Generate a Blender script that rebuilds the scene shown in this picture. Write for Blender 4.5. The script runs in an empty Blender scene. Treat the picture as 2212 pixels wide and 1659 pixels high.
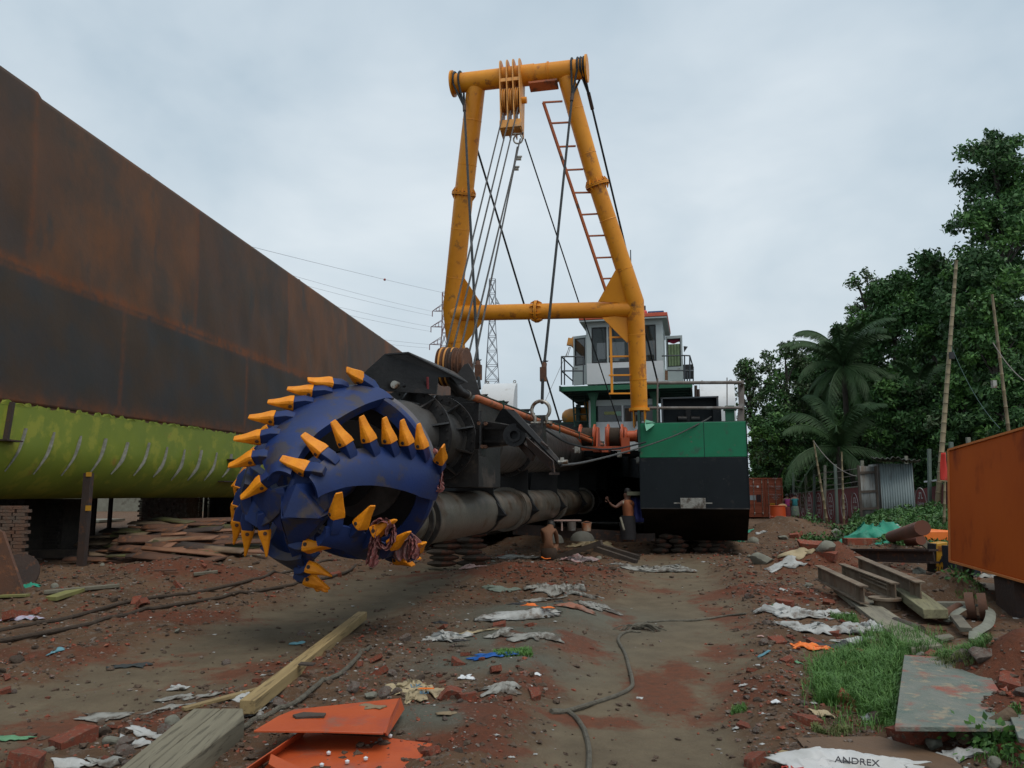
import bpy, math, random
import numpy as np
from mathutils import Vector, Matrix, Euler
R = math.radians
rng = np.random.default_rng(7); random.seed(7)
scene = bpy.context.scene
COL = scene.collection
# ---------------------------------------------------------------- camera, sky, sun, exposure
FPX, CX, CY, PT = 1671.0, 1106.0, 829.5, R(8.13)
CAM = np.array([0.0, 0.0, 1.6])
cam = bpy.data.objects.new("camera", bpy.data.cameras.new("camera"))
COL.objects.link(cam); scene.camera = cam
cam.location = CAM; cam.rotation_euler = (R(90) + PT, 0, 0)
cam.data.sensor_width = 36; cam.data.lens = 36 * FPX / 2212; cam.data.clip_end = 6000; cam.data.clip_start = .05
SUN_EL, SUN_AZ = R(64), R(145)
world = bpy.data.worlds.new("World"); scene.world = world; world.use_nodes = True
nt = world.node_tree; N = nt.nodes; L = nt.links
bg = N["Background"]; sky = N.new("ShaderNodeTexSky"); sky.sky_type = 'NISHITA'; sky.sun_disc = False
sky.sun_elevation = SUN_EL; sky.sun_rotation = SUN_AZ; sky.air_density = 1.5; sky.dust_density = 3
tc = N.new("ShaderNodeTexCoord"); mp = N.new("ShaderNodeMapping"); mp.inputs['Scale'].default_value = (1, 1, 1.9)
n1 = N.new("ShaderNodeTexNoise"); n1.inputs['Scale'].default_value = 2.3; n1.inputs['Detail'].default_value = 5; n1.inputs['Roughness'].default_value = .52; n1.inputs['Distortion'].default_value = .3
cr = N.new("ShaderNodeValToRGB")
cr.color_ramp.elements[0].position = .33; cr.color_ramp.elements[0].color = (3.4, 4.15, 4.75, 1)
cr.color_ramp.elements[1].position = .66; cr.color_ramp.elements[1].color = (5.0, 5.55, 5.95, 1)
sx = N.new("ShaderNodeSeparateXYZ"); hr = N.new("ShaderNodeValToRGB")
hr.color_ramp.elements[0].position = 0.0; hr.color_ramp.elements[0].color = (.94, .93, .94, 1)
hr.color_ramp.elements[1].position = .75; hr.color_ramp.elements[1].color = (.86, .9, .93, 1)
e = hr.color_ramp.elements.new(.3); e.color = (1.1, 1.08, 1.06, 1)
mu = N.new("ShaderNodeMix"); mu.data_type = 'RGBA'; mu.blend_type = 'MULTIPLY'; mu.inputs['Factor'].default_value = 1
mx = N.new("ShaderNodeMix"); mx.data_type = 'RGBA'; mx.inputs['Factor'].default_value = .9
L.new(tc.outputs['Generated'], mp.inputs['Vector']); L.new(mp.outputs[0], n1.inputs['Vector']); L.new(n1.outputs['Fac'], cr.inputs['Fac'])
L.new(tc.outputs['Generated'], sx.inputs[0]); L.new(sx.outputs['Z'], hr.inputs['Fac'])
L.new(cr.outputs['Color'], mu.inputs['A']); L.new(hr.outputs['Color'], mu.inputs['B'])
L.new(sky.outputs['Color'], mx.inputs['A']); L.new(mu.outputs['Result'], mx.inputs['B']); L.new(mx.outputs['Result'], bg.inputs['Color'])
bg.inputs['Strength'].default_value = .1
sun = bpy.data.objects.new("sun", bpy.data.lights.new("sun", 'SUN')); COL.objects.link(sun)
sun.data.energy = 1.2; sun.data.angle = R(40); sun.data.color = (1, .93, .83)
sun.rotation_euler = (R(90) - SUN_EL, 0, R(180) - SUN_AZ)
sun.location = (0, 0, 40)
scene.view_settings.view_transform = 'Standard'; scene.view_settings.look = 'None'
scene.view_settings.exposure = 0.52; scene.view_settings.gamma = 1.0
# ---------------------------------------------------------------- pixel <-> place helpers (2212 px wide sheet)
def ray(vx, vy):
    a = (vx - CX) / FPX; b = (CY - vy) / FPX
    return np.array([a, math.cos(PT) - b * math.sin(PT), math.sin(PT) + b * math.cos(PT)])
def W(vx, vy, Y):
    d = ray(vx, vy); return CAM + d * (Y / d[1])
def G(vx, vy, z=0.0):
    d = ray(vx, vy); return CAM + d * ((z - 1.6) / d[2])
def Gv(v, z=0.0):
    a = (v[:, 0] - CX) / FPX; b = (CY - v[:, 1]) / FPX; d = np.stack([a, math.cos(PT) - b * math.sin(PT), math.sin(PT) + b * math.cos(PT)], 1); return CAM + d * ((z - 1.6) / d[:, 2:3])
def proj(P):
    P = np.asarray(P) - CAM
    x = P[..., 0]; f = P[..., 1] * math.cos(PT) + P[..., 2] * math.sin(PT); u = -P[..., 1] * math.sin(PT) + P[..., 2] * math.cos(PT)
    return np.stack([CX + FPX * x / f, CY - FPX * u / f], -1)
def nrm(v):
    v = np.asarray(v, float); return v / (np.linalg.norm(v) + 1e-12)
# ---------------------------------------------------------------- materials
MATS = {}
def M(name, c1, rough=.6, metal=0., c2=None, scale=2., c3=None, s3=.6, w3=.1, bump=0., bs=30., stretch=None, det=6, dirt=None, dpos=.6, dscale=1.3, spec=.5, ang=None):
    m = bpy.data.materials.new(name); m.use_nodes = True; MATS[name] = m
    t = m.node_tree; n = t.nodes; l = t.links; b = n['Principled BSDF']
    b.inputs['Roughness'].default_value = rough; b.inputs['Metallic'].default_value = metal
    b.inputs['Specular IOR Level'].default_value = spec
    b.inputs['Base Color'].default_value = (*c1, 1)
    tcn = n.new("ShaderNodeTexCoord"); co = tcn.outputs['Object']
    if stretch:
        mpn = n.new("ShaderNodeMapping"); mpn.inputs['Scale'].default_value = stretch; l.new(co, mpn.inputs['Vector']); co = mpn.outputs[0]
    if ang is not None:
        m1_ = n.new("ShaderNodeMapping"); m1_.inputs['Rotation'].default_value = (0, 0, -ang); l.new(tcn.outputs['Object'], m1_.inputs['Vector']); m2_ = n.new("ShaderNodeMapping"); m2_.inputs['Scale'].default_value = (.35, 5, 5); l.new(m1_.outputs[0], m2_.inputs['Vector']); co = m2_.outputs[0]
    def noise(s, d=det):
        k = n.new("ShaderNodeTexNoise"); k.inputs['Scale'].default_value = s; k.inputs['Detail'].default_value = d; k.inputs['Roughness'].default_value = .62; l.new(co, k.inputs['Vector']); return k.outputs['Fac']
    def ramp(f, a, bb):
        k = n.new("ShaderNodeMapRange"); k.inputs['From Min'].default_value = a; k.inputs['From Max'].default_value = bb; l.new(f, k.inputs['Value']); return k.outputs[0]
    cur = None
    def mixc(f, A, B):
        k = n.new("ShaderNodeMix"); k.data_type = 'RGBA'; l.new(f, k.inputs['Factor'])
        if isinstance(A, tuple): k.inputs['A'].default_value = (*A, 1)
        else: l.new(A, k.inputs['A'])
        k.inputs['B'].default_value = (*B, 1); return k.outputs['Result']
    if c2 is not None:
        cur = mixc(ramp(noise(scale), .35, .65), c1, c2)
    if c3 is not None:
        cur = mixc(ramp(noise(s3 * 7, 9), 1 - .5 + .02 + (.12 - w3), .62 + (.1 - w3)), cur or c1, c3)
    if dirt is not None:
        cur = mixc(ramp(noise(dscale, 8), dpos - .06, dpos + .06), cur or c1, dirt)
    if cur is not None: l.new(cur, b.inputs['Base Color'])
    rr = n.new("ShaderNodeMapRange"); rr.inputs['To Min'].default_value = max(rough - .12, .05); rr.inputs['To Max'].default_value = min(rough + .12, 1)
    l.new(noise(scale * 3), rr.inputs['Value']); l.new(rr.outputs[0], b.inputs['Roughness'])
    if bump:
        bn = n.new("ShaderNodeBump"); bn.inputs['Strength'].default_value = bump; bn.inputs['Distance'].default_value = .02
        l.new(noise(bs, 4), bn.inputs['Height']); l.new(bn.outputs[0], b.inputs['Normal'])
    return m
Yel = M('yellow_paint', (.74, .29, .016), .45, spec=.35, c2=(.63, .225, .012), scale=1.2, bump=.15, bs=14, c3=(.42, .14, .02), s3=.5, w3=.05, dirt=(.16, .07, .03), dpos=.67, dscale=3.2)
Yel2 = M('yellow_block_paint', (.60, .27, .05), .5, c2=(.5, .2, .03), scale=4, dirt=(.25, .2, .12), dpos=.62, dscale=3)
Tooth = M('tooth_paint', (.80, .28, .008), .45, spec=.3, c2=(.66, .20, .006), scale=9, bump=.35, bs=45, dirt=(.14, .06, .02), dpos=.68, dscale=8)
Blue = M('blue_paint', (.010, .031, .135), .5, spec=.35, c2=(.015, .025, .075), scale=1.1, c3=(.040, .036, .05), s3=.5, w3=.12, bump=.12, bs=22, dirt=(.08, .06, .05), dpos=.63, dscale=1.6)
BlueEdge = M('blue_grey_edge', (.12, .11, .12), .6, c2=(.09, .08, .09), scale=6, bump=.3)
Blk = M('black_paint', (.006, .0065, .0075), .5, spec=.3, c2=(.018, .018, .019), scale=1.5, bump=.25, bs=18, dirt=(.04, .03, .026), dpos=.66, dscale=2)
BlkS = M('black_steel_dusty', (.013, .012, .012), .42, spec=.4, c2=(.024, .022, .021), scale=1.6, bump=.3, bs=20, dirt=(.07, .055, .045), dpos=.62, dscale=2.2)
Tube = M('tube_paint', (.046, .043, .040), .45, spec=.45, c2=(.068, .062, .056), scale=1.2, bump=.2, bs=16, dirt=(.02, .018, .016), dpos=.6)
Pipe = M('pipe_steel', (.14, .125, .10), .38, .2, c2=(.10, .092, .078), scale=1.1, c3=(.08, .05, .03), s3=.2, w3=.13, bump=.25, bs=20, dirt=(.21, .17, .13), dpos=.58, dscale=1.1)
HullB = M('hull_black', (.0075, .011, .014), .6, spec=.2, c2=(.010, .0145, .018), scale=1., bump=.15, bs=5, c3=(.022, .024, .025), s3=.5, w3=.03, dirt=(.05, .05, .05), dpos=.71, dscale=5)
HullG = M('hull_green', (.008, .17, .08), .5, spec=.3, c2=(.010, .14, .065), scale=1.2, bump=.15, bs=5, c3=(.03, .11, .065), s3=.5, w3=.04, dirt=(.10, .10, .07), dpos=.70, dscale=4)
Keel = M('keel_black', (.005, .0045, .0035), .8, spec=.15, c2=(.016, .012, .007), scale=1.5, bump=.4, bs=20)
Grn = M('green_paint', (.010, .12, .055), .5, c2=(.012, .10, .05), scale=2, dirt=(.08, .05, .03), dpos=.68, dscale=3)
GrnD = M('green_dark_paint', (.006, .05, .035), .55, c2=(.01, .035, .026), scale=2)
GrnL = M('pale_green_paint', (.12, .36, .24), .5, c2=(.1, .3, .2), scale=3)
Wht = M('white_paint', (.62, .64, .65), .45, c2=(.56, .585, .60), scale=1.2, dirt=(.40, .39, .37), dpos=.68, dscale=3)
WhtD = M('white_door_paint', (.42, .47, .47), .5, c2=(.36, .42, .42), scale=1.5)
RedF = M('red_fascia_paint', (.55, .10, .045), .5, c2=(.48, .08, .04), scale=3)
Org = M('orange_paint', (.46, .085, .022), .45, c2=(.4, .07, .02), scale=2, c3=(.36, .07, .03), s3=.5, w3=.1, bump=.1, dirt=(.22, .11, .07), dpos=.64, dscale=3)
OrgP = M('orange_pipe_paint', (.46, .125, .035), .45, c2=(.36, .09, .03), scale=3, dirt=(.1, .05, .03), dpos=.6, dscale=4)
OrgB = M('orange_box_paint', (.42, .085, .010), .6, spec=.25, c2=(.34, .062, .008), scale=.9, stretch=(1, 1, .35), bump=.1, bs=10, dirt=(.20, .035, .008), dpos=.62, dscale=2)
OrgT = M('bright_orange_plastic', (.8, .18, .015), .5, c2=(.7, .14, .015), scale=3)
Rust = M('rust_steel', (.11, .045, .022), .8, c2=(.06, .032, .022), scale=3, c3=(.17, .065, .025), s3=.8, bump=.4, bs=25)
RustD = M('dark_rust_steel', (.05, .028, .02), .75, c2=(.03, .022, .02), scale=3, c3=(.1, .04, .018), s3=.8, w3=.08, bump=.4, bs=25)
Rope = M('wire_rope', (.11, .105, .10), .5, .6, c2=(.05, .05, .05), scale=30, bump=.8, bs=90)
RopeD = M('dark_wire_rope', (.02, .026, .03), .55, .3, c2=(.012, .014, .016), scale=30, bump=.8, bs=90)
RopeT = M('tan_rope', (.16, .145, .11), .8, c2=(.09, .08, .06), scale=20, bump=1, bs=120)
RopeB = M('rusty_ground_rope', (.075, .05, .032), .8, c2=(.045, .03, .02), scale=20, bump=1, bs=120)
Galv = M('galvanised_steel', (.36, .35, .31), .4, .6, c2=(.22, .2, .17), scale=8, dirt=(.12, .06, .03), dpos=.55, dscale=9)
Grey = M('grey_rail_paint', (.045, .055, .065), .5, c2=(.03, .04, .05), scale=4, dirt=(.07, .05, .04), dpos=.62, dscale=5)
GreyL = M('weathered_rail_steel', (.17, .145, .125), .6, c2=(.11, .09, .08), scale=3, dirt=(.2, .19, .18), dpos=.6, dscale=4)
Glass = M('dark_glass', (.012, .018, .02), .08, spec=.8); Glass.node_tree.nodes['Principled BSDF'].inputs['Roughness'].default_value = .08
GlassT = M('teal_glass', (.05, .12, .12), .1, spec=.8)
Frm = M('black_window_rubber', (.012, .012, .013), .6)
Wood = M('weathered_wood', (.17, .155, .115), .8, c2=(.10, .09, .065), scale=2.5, stretch=(1, 1, 1), bump=.7, bs=35, dirt=(.06, .05, .04), dpos=.62, dscale=3)
WoodY = M('yellow_timber', (.27, .20, .095), .75, c2=(.21, .15, .07), scale=3, bump=.5, bs=40, dirt=(.1, .075, .04), dpos=.64, dscale=4)
WoodD = M('dark_plank', (.07, .05, .035), .8, c2=(.04, .03, .025), scale=3, bump=.6, bs=40)
Conc = M('concrete', (.20, .20, .16), .85, c2=(.15, .145, .115), scale=3, bump=.6, bs=40, dirt=(.1, .09, .07), dpos=.62)
BrickM = M('brick_red', (.27, .065, .03), .88, c2=(.20, .05, .027), scale=5, c3=(.28, .14, .09), s3=1, bump=.9, bs=45, dirt=(.12, .08, .055), dpos=.6, dscale=6)
StoneM = M('mortared_stone', (.19, .15, .125), .9, c2=(.13, .10, .08), scale=6, c3=(.25, .21, .18), s3=1.2, bump=1, bs=40, dirt=(.15, .05, .03), dpos=.6, dscale=5)
ClodM = M('earth_clod', (.11, .072, .047), .92, c2=(.072, .048, .033), scale=8, bump=1, bs=60)
Plas = M('white_plastic_sack', (.42, .43, .42), .55, c2=(.30, .30, .28), scale=5, bump=.6, bs=25, dirt=(.12, .09, .07), dpos=.6, dscale=6)
PlasG = M('grey_plastic_sheet', (.28, .28, .255), .6, c2=(.16, .15, .13), scale=7, bump=.6, bs=25, dirt=(.07, .055, .04), dpos=.56, dscale=7)
SackY = M('beige_cement_sack', (.40, .32, .19), .7, c2=(.31, .25, .15), scale=5, bump=.5, bs=25, dirt=(.16, .12, .08), dpos=.62, dscale=6)
Teal = M('teal_tarp', (.01, .27, .17), .6, c2=(.012, .2, .13), scale=5, bump=.4, bs=20)
BlueT = M('blue_tarp', (.012, .018, .12), .7, c2=(.008, .012, .08), scale=3, bump=.3)
RedC = M('red_checked_cloth', (.24, .045, .04), .9, c2=(.36, .20, .18), scale=16, c3=(.14, .03, .04), s3=4, bump=.6, bs=60)
RedC2 = M('faded_red_cloth', (.25, .06, .055), .9, c2=(.20, .085, .08), scale=14, c3=(.33, .19, .17), s3=5, w3=.1, bump=.6, bs=60)
Zinc = M('corrugated_zinc', (.27, .32, .32), .5, .3, c2=(.19, .235, .24), scale=1.6, stretch=(1, 1, .3), dirt=(.1, .09, .08), dpos=.64, dscale=3)
ZincD = M('old_zinc', (.17, .18, .175), .6, .3, c2=(.07, .07, .065), scale=3, stretch=(1, 1, .25), dirt=(.08, .06, .045), dpos=.55, dscale=3)
Bamb = M('bamboo', (.22, .17, .09), .6, c2=(.15, .12, .07), scale=4)
Cont = M('container_orange', (.26, .065, .03), .6, c2=(.21, .05, .025), scale=1.5, dirt=(.12, .05, .03), dpos=.62, dscale=2)
WallR = M('painted_red_wall', (.15, .022, .022), .8, c2=(.11, .018, .02), scale=1.5, dirt=(.08, .04, .035), dpos=.62, dscale=2)
WhP = M('white_lettering', (.36, .33, .32), .8)
BlP = M('black_lettering', (.012, .012, .02), .6)
RdP = M('red_print', (.42, .04, .025), .6)
BuP = M('blue_print', (.08, .16, .22), .6)
Ywl = M('yellow_sign_paint', (.5, .26, .02), .5, c2=(.42, .2, .015), scale=4)
Skin = M('brown_skin', (.115, .048, .028), .55)
Hair = M('black_hair', (.008, .007, .006), .6)
def wood(nm, a, b, p, q, sc=2.2): return M(nm, a, .82, c2=b, scale=sc, c3=tuple(x * .7 for x in b), s3=.9, w3=.1, bump=.18, bs=9, ang=math.atan2(q[1] - p[1], q[0] - p[0]), dirt=tuple(x * .6 for x in a), dpos=.63, dscale=1.)
def cloth(nm, a, b=None): return M(nm, a, .9, c2=b or tuple(x * .7 for x in a), scale=8, bump=.4, bs=40)
# ---------------------------------------------------------------- mesh builder
class MB:
    def __init__(s): s.v = []; s.f = []
    def add(s, vs, fs):
        o = len(s.v); s.v.extend([tuple(map(float, p)) for p in vs]); s.f.extend([tuple(i + o for i in f) for f in fs]); return s
    def box(s, c, sz, ax=None):
        c = np.asarray(c, float); ax = ax if ax is not None else np.eye(3); ax = [np.asarray(a, float) for a in ax]
        vs = [c + ax[0] * sz[0] * .5 * i + ax[1] * sz[1] * .5 * j + ax[2] * sz[2] * .5 * k for k in (-1, 1) for j in (-1, 1) for i in (-1, 1)]
        fs = [(0, 2, 3, 1), (4, 5, 7, 6), (0, 1, 5, 4), (2, 6, 7, 3), (0, 4, 6, 2), (1, 3, 7, 5)]
        if np.dot(np.cross(ax[0], ax[1]), ax[2]) < 0: fs = [f[::-1] for f in fs]
        return s.add(vs, fs)
    def bar(s, p0, p1, w, h, up=(0, 0, 1)):
        p0 = np.asarray(p0, float); p1 = np.asarray(p1, float); d = nrm(p1 - p0); u = np.asarray(up, float)
        if abs(np.dot(d, u)) > .97: u = np.array([0, 1., 0])
        x = nrm(np.cross(d, u)); u = np.cross(x, d)
        return s.box((p0 + p1) / 2, (np.linalg.norm(p1 - p0), w, h), (d, x * -1, u))
    def cyl(s, p0, p1, r0, r1=None, n=16, cap=True):
        return s.tube([p0, p1], [r0, r0 if r1 is None else r1], n, cap)
    def tube(s, pts, r, n=8, cap=True, flat=1.):
        pts = [np.asarray(p, float) for p in pts]; rs = r if isinstance(r, (list, tuple, np.ndarray)) else [r] * len(pts)
        prev = None; vs = []; 
        for i, p in enumerate(pts):
            d = nrm((pts[min(i + 1, len(pts) - 1)] - pts[max(i - 1, 0)]))
            if prev is None:
                u = np.array([0, 0, 1.]) if abs(d[2]) < .9 else np.array([0, 1., 0]); x = nrm(np.cross(d, u))
            else: x = nrm(prev - d * np.dot(prev, d))
            prev = x; y = np.cross(d, x)
            for k in range(n):
                a = 2 * math.pi * k / n; vs.append(p + (x * math.cos(a) + y * math.sin(a) * flat) * rs[i])
        fs = [(i * n + k, i * n + (k + 1) % n, (i + 1) * n + (k + 1) % n, (i + 1) * n + k) for i in range(len(pts) - 1) for k in range(n)]
        if cap: fs += [tuple(range(n))[::-1], tuple(range((len(pts) - 1) * n, len(pts) * n))]
        return s.add(vs, fs)
    def lathe(s, c, ax, prof, n=32, xa=None):   # prof: (distance along axis, radius)
        c = np.asarray(c, float); ax = nrm(ax); u = np.array([0, 0, 1.]) if abs(ax[2]) < .9 else np.array([0, 1., 0])
        x = nrm(np.cross(ax, u)); y = np.cross(ax, x); vs = []
        for t, r in prof:
            for k in range(n):
                a = 2 * math.pi * k / n; vs.append(c + ax * t + (x * math.cos(a) + y * math.sin(a)) * r)
        m = len(prof)
        fs = [(i * n + k, i * n + (k + 1) % n, (i + 1) * n + (k + 1) % n, (i + 1) * n + k) for i in range(m - 1) for k in range(n)]
        if prof[0][1] > 1e-6 and prof[0] != prof[-1]: fs.append(tuple(range(n))[::-1])
        if prof[-1][1] > 1e-6 and prof[0] != prof[-1]: fs.append(tuple(range((m - 1) * n, m * n)))
        return s.add(vs, fs)
    def prism(s, poly, th):
        poly = [np.asarray(p, float) for p in poly]; th = np.asarray(th, float); n = len(poly)
        nn = sum((np.cross(poly[i], poly[(i + 1) % n]) for i in range(n)), np.zeros(3))
        if np.dot(nn, th) > 0: poly = poly[::-1]
        vs = poly + [p + th for p in poly]
        fs = [tuple(range(n)), tuple(range(2 * n - 1, n - 1, -1))] + [(i, i + n, (i + 1) % n + n, (i + 1) % n) for i in range(n)]
        return s.add(vs, fs)
    def grid(s, P, closed=False):  # P [n,m,3]
        n, m = P.shape[:2]; 
        return s.add(P.reshape(-1, 3), [(i * m + j, i * m + j + 1, (i + 1) * m + j + 1, (i + 1) * m + j) for i in range(n - 1) for j in range(m - 1)])
def wloc(o):
    p = np.array(o.location); 
    while o.parent: o = o.parent; p = p + np.array(o.location)
    return p
def obj(name, mb, mat, parent=None, smooth=40, bevel=0, own=True):
    if parent is not None and parent.parent is not None and parent.parent.parent is not None: parent = parent.parent
    V = np.asarray(mb.v, dtype=np.float64)
    lo, hi = V.min(0), V.max(0); org = np.array([(lo[0] + hi[0]) / 2, (lo[1] + hi[1]) / 2, lo[2]])
    me = bpy.data.meshes.new(name); me.from_pydata((V - org).tolist(), [], mb.f); me.update()
    if mat is not None: me.materials.append(mat)
    if smooth: 
        me.polygons.foreach_set('use_smooth', [True] * len(me.polygons))
        try: me.set_sharp_from_angle(angle=R(smooth))
        except Exception: pass
    o = bpy.data.objects.new(name, me); COL.objects.link(o)
    if parent is not None: o.parent = parent; o.location = org - wloc(parent)
    else: o.location = org
    if bevel:
        b = o.modifiers.new('bevel', 'BEVEL'); b.width = bevel; b.segments = 2; b.limit_method = 'ANGLE'; b.angle_limit = R(40)
    return o
def empty(name, loc):
    o = bpy.data.objects.new(name, None); COL.objects.link(o); o.location = tuple(map(float, loc)); o.empty_display_size = .2; return o
def tag(o, label=None, cat=None, group=None, kind=None):
    if label: o['label'] = label
    if cat: o['category'] = cat
    if group: o['group'] = group
    if kind: o['kind'] = kind
    return o
def copy_tree(o, parent=None):
    c = o.copy(); COL.objects.link(c); c.parent = parent
    for ch in list(o.children): copy_tree(ch, c)
    return c
def text(body, size, pos, right, up, mat, parent=None, name='lettering', sx=1., ext=.002, align='CENTER', shear=0):
    cu = bpy.data.curves.new(name, 'FONT'); cu.body = body; cu.size = size; cu.align_x = align; cu.align_y = 'CENTER'; cu.extrude = ext; cu.shear = shear
    cu.materials.append(mat); t_o = bpy.data.objects.new(name, cu); COL.objects.link(t_o); bpy.context.view_layer.update(); me = bpy.data.meshes.new_from_object(t_o); bpy.data.objects.remove(t_o); o = bpy.data.objects.new(name, me); COL.objects.link(o)
    r = nrm(right); u = nrm(np.asarray(up) - r * np.dot(up, r)); n = np.cross(r, u)
    m = Matrix(((r[0] * sx, u[0], n[0], 0), (r[1] * sx, u[1], n[1], 0), (r[2] * sx, u[2], n[2], 0), (0, 0, 0, 1)))
    p = np.asarray(pos, float)
    if parent is not None: o.parent = parent; p = p - wloc(parent)
    m.translation = Vector(p); o.matrix_local = m
    return o
# value noise
_tab = np.random.default_rng(3).random((256, 256))
def vn(x, y):
    x = np.asarray(x, float); y = np.asarray(y, float); xi = np.floor(x).astype(int); yi = np.floor(y).astype(int); fx = x - xi; fy = y - yi
    fx = fx * fx * (3 - 2 * fx); fy = fy * fy * (3 - 2 * fy); t = lambda a, b: _tab[a % 256, b % 256]
    return (t(xi, yi) * (1 - fx) + t(xi + 1, yi) * fx) * (1 - fy) + (t(xi, yi + 1) * (1 - fx) + t(xi + 1, yi + 1) * fx) * fy
def fbm(x, y, o=4, g=.5):
    s = 0; a = 1; tot = 0
    for i in range(o): s = s + a * (vn(x * 2 ** i + 17 * i, y * 2 ** i + 31 * i) - .5); tot += a; a *= g
    return s / tot * 2
# ---------------------------------------------------------------- ground
def seg_d(x, y, pts):   # distance to polyline, with interpolated half-width
    best = np.full(np.shape(x), 1e9)
    for (a, b) in zip(pts[:-1], pts[1:]):
        ax, ay, aw = a; bx, by, bw = b; dx, dy = bx - ax, by - ay
        t = np.clip(((x - ax) * dx + (y - ay) * dy) / (dx * dx + dy * dy), 0, 1)
        d = np.hypot(x - ax - t * dx, y - ay - t * dy) / (aw + t * (bw - aw)); best = np.minimum(best, d)
    return best
def gpl(l): return [(*G(a, b)[:2], w) for a, b, w in l]
TR1 = gpl([(1370, 1800, .72), (1370, 1659, .72), (1390, 1500, .8), (1430, 1400, .85), (1450, 1310, .95), (1460, 1250, 1.0), (1440, 1210, .9)])
TR2 = gpl([(-300, 1620, .9), (250, 1480, .9), (520, 1395, .9), (650, 1340, 1.05), (800, 1280, 1.2), (960, 1235, 1.2), (1010, 1220, .7)])
MOUNDS = []   # (x, y, rx, ry, h, kind) kind 0 plain 1 red 2 grey sand 3 brown
def mound(vx, vy, rx, ry, h, k=0): p = G(vx, vy); MOUNDS.append((p[0], p[1], rx, ry, h, k))
mound(400, 1262, 1.7, 1.1, .42, 1); mound(170, 1290, 1.6, 1.0, .22, 3); mound(560, 1215, 2.2, 1.6, .2, 3)
mound(1180, 1335, 1.35, 1.2, .20, 2); mound(1110, 1395, 1.0, .7, .12, 2); mound(1060, 1450, .8, .5, .08, 2)
mound(1150, 1245, 2.6, 1.3, .25, 1); mound(930, 1560, .5, .35, .06, 2)
mound(1700, 1160, 1.9, 1.6, .75, 3); mound(1800, 1150, 2.5, 2.0, .3, 3); mound(1775, 1232, 1.35, 1.1, .62, 1); mound(1650, 1290, 1.2, 1.6, .12, 1)
mound(2042, 1312, .85, .6, .48, 3); mound(2260, 1300, 1.2, .8, .18, 3)
mound(2230, 1500, .75, .75, .50, 1); mound(2250, 1600, .7, .6, .3, 1)
mound(1900, 1195, 2.5, 2.0, .2, 0); mound(1170, 1170, 1.5, 1.2, .3, 3)
def masks(x, y):
    w = fbm(x * 1.7, y * 1.7) * .35
    t1 = seg_d(x, y, TR1); t2 = seg_d(x, y, TR2)
    w = w + fbm(x * 5 + 70, y * 5, 3) * .25; trk = np.clip((1.2 + w - np.minimum(t1, t2)) / .5, 0, 1)
    red = np.zeros_like(x); grey = np.zeros_like(x)
    for mx_, my_, rx, ry, h, k in MOUNDS:
        g = np.exp(-(((x - mx_) / rx) ** 2 + ((y - my_) / ry) ** 2) * 1.1)
        if k == 1: red = np.maximum(red, g)
        if k == 2: grey = np.maximum(grey, g * 1.3)
    for vx, vy, rx, ry, s in ((1270, 1545, .42, .22, 1.), (1060, 1560, .38, .6, .9), (1130, 1490, .35, .5, .8), (1440, 1480, .25, .8, .8), (1090, 1400, .3, .5, .5), (1480, 1440, .25, .5, .75), (1560, 1330, .35, 2., .7), (1450, 1270, .9, 1., .55), (430, 1330, 1.6, .6, .8), (760, 1640, .5, .4, .5), (1010, 1620, .4, .3, .9),
                              (620, 1450, .8, .5, .6), (1250, 1400, .35, .6, .7), (1560, 1400, .3, 1., .7), (250, 1560, .8, .4, .6), (1350, 1340, .3, .8, .6), (1600, 1480, .35, .8, .5), (100, 1420, 1., .6, .6)):
        p = G(vx, vy); red = np.maximum(red, s * np.exp(-(((x - p[0]) / rx) ** 2 + ((y - p[1]) / ry) ** 2)))
    gr = np.clip(grey + trk * .25, 0, 1)
    red = np.clip(red * 1.3 + fbm(x * .9 + 40, y * .9) * .55, 0, 1)
    return trk, red, np.clip(grey, 0, 1)
def bank(x, y):
    s1 = np.clip((x - 10.6 - np.maximum(y - 26, 0) * .45) / 1.8, 0, 1); s2 = np.clip((y - 21.5) / 7, 0, 1); return s1 * s1 * (3 - 2 * s1) * s2 * s2 * (3 - 2 * s2)
def hgt(x, y):
    x = np.asarray(x, float); y = np.asarray(y, float)
    trk, red, grey = masks(x, y)
    near = np.clip(1.4 - np.hypot(x, y) / 60, .2, 1)
    h = fbm(x * .35, y * .35, 3) * .07 * near
    rough = (1 - trk) * (1 - .6 * grey)
    h = h + rough * (fbm(x * 2.3, y * 2.3, 5, .65) * .075 + np.abs(fbm(x * 6, y * 6, 3, .7)) * .05) * near
    h = h + trk * fbm(x * 1.5, y * 1.5, 4) * .025
    t1 = seg_d(x, y, TR1); t2 = seg_d(x, y, TR2)
    h = h - .07 * np.clip(1.25 - t1, 0, .6) / .6 - .04 * np.clip(1.25 - t2, 0, .6) / .6 + trk * np.abs(fbm(x * 7, y * 5, 3, .65)) * .022
    h = h + .04 * np.exp(-((t1 - 1.35) / .3) ** 2) + .02 * np.exp(-((t2 - 1.35) / .3) ** 2)
    h = h + .78 * bank(x, y)
    for mx_, my_, rx, ry, hh, k in MOUNDS:
        h = h + hh * np.exp(-(((x - mx_) / rx) ** 2 + ((y - my_) / ry) ** 2) * 1.6) * (1 + .25 * fbm(x * 2.5 + 9, y * 2.5, 3))
    return h
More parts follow.
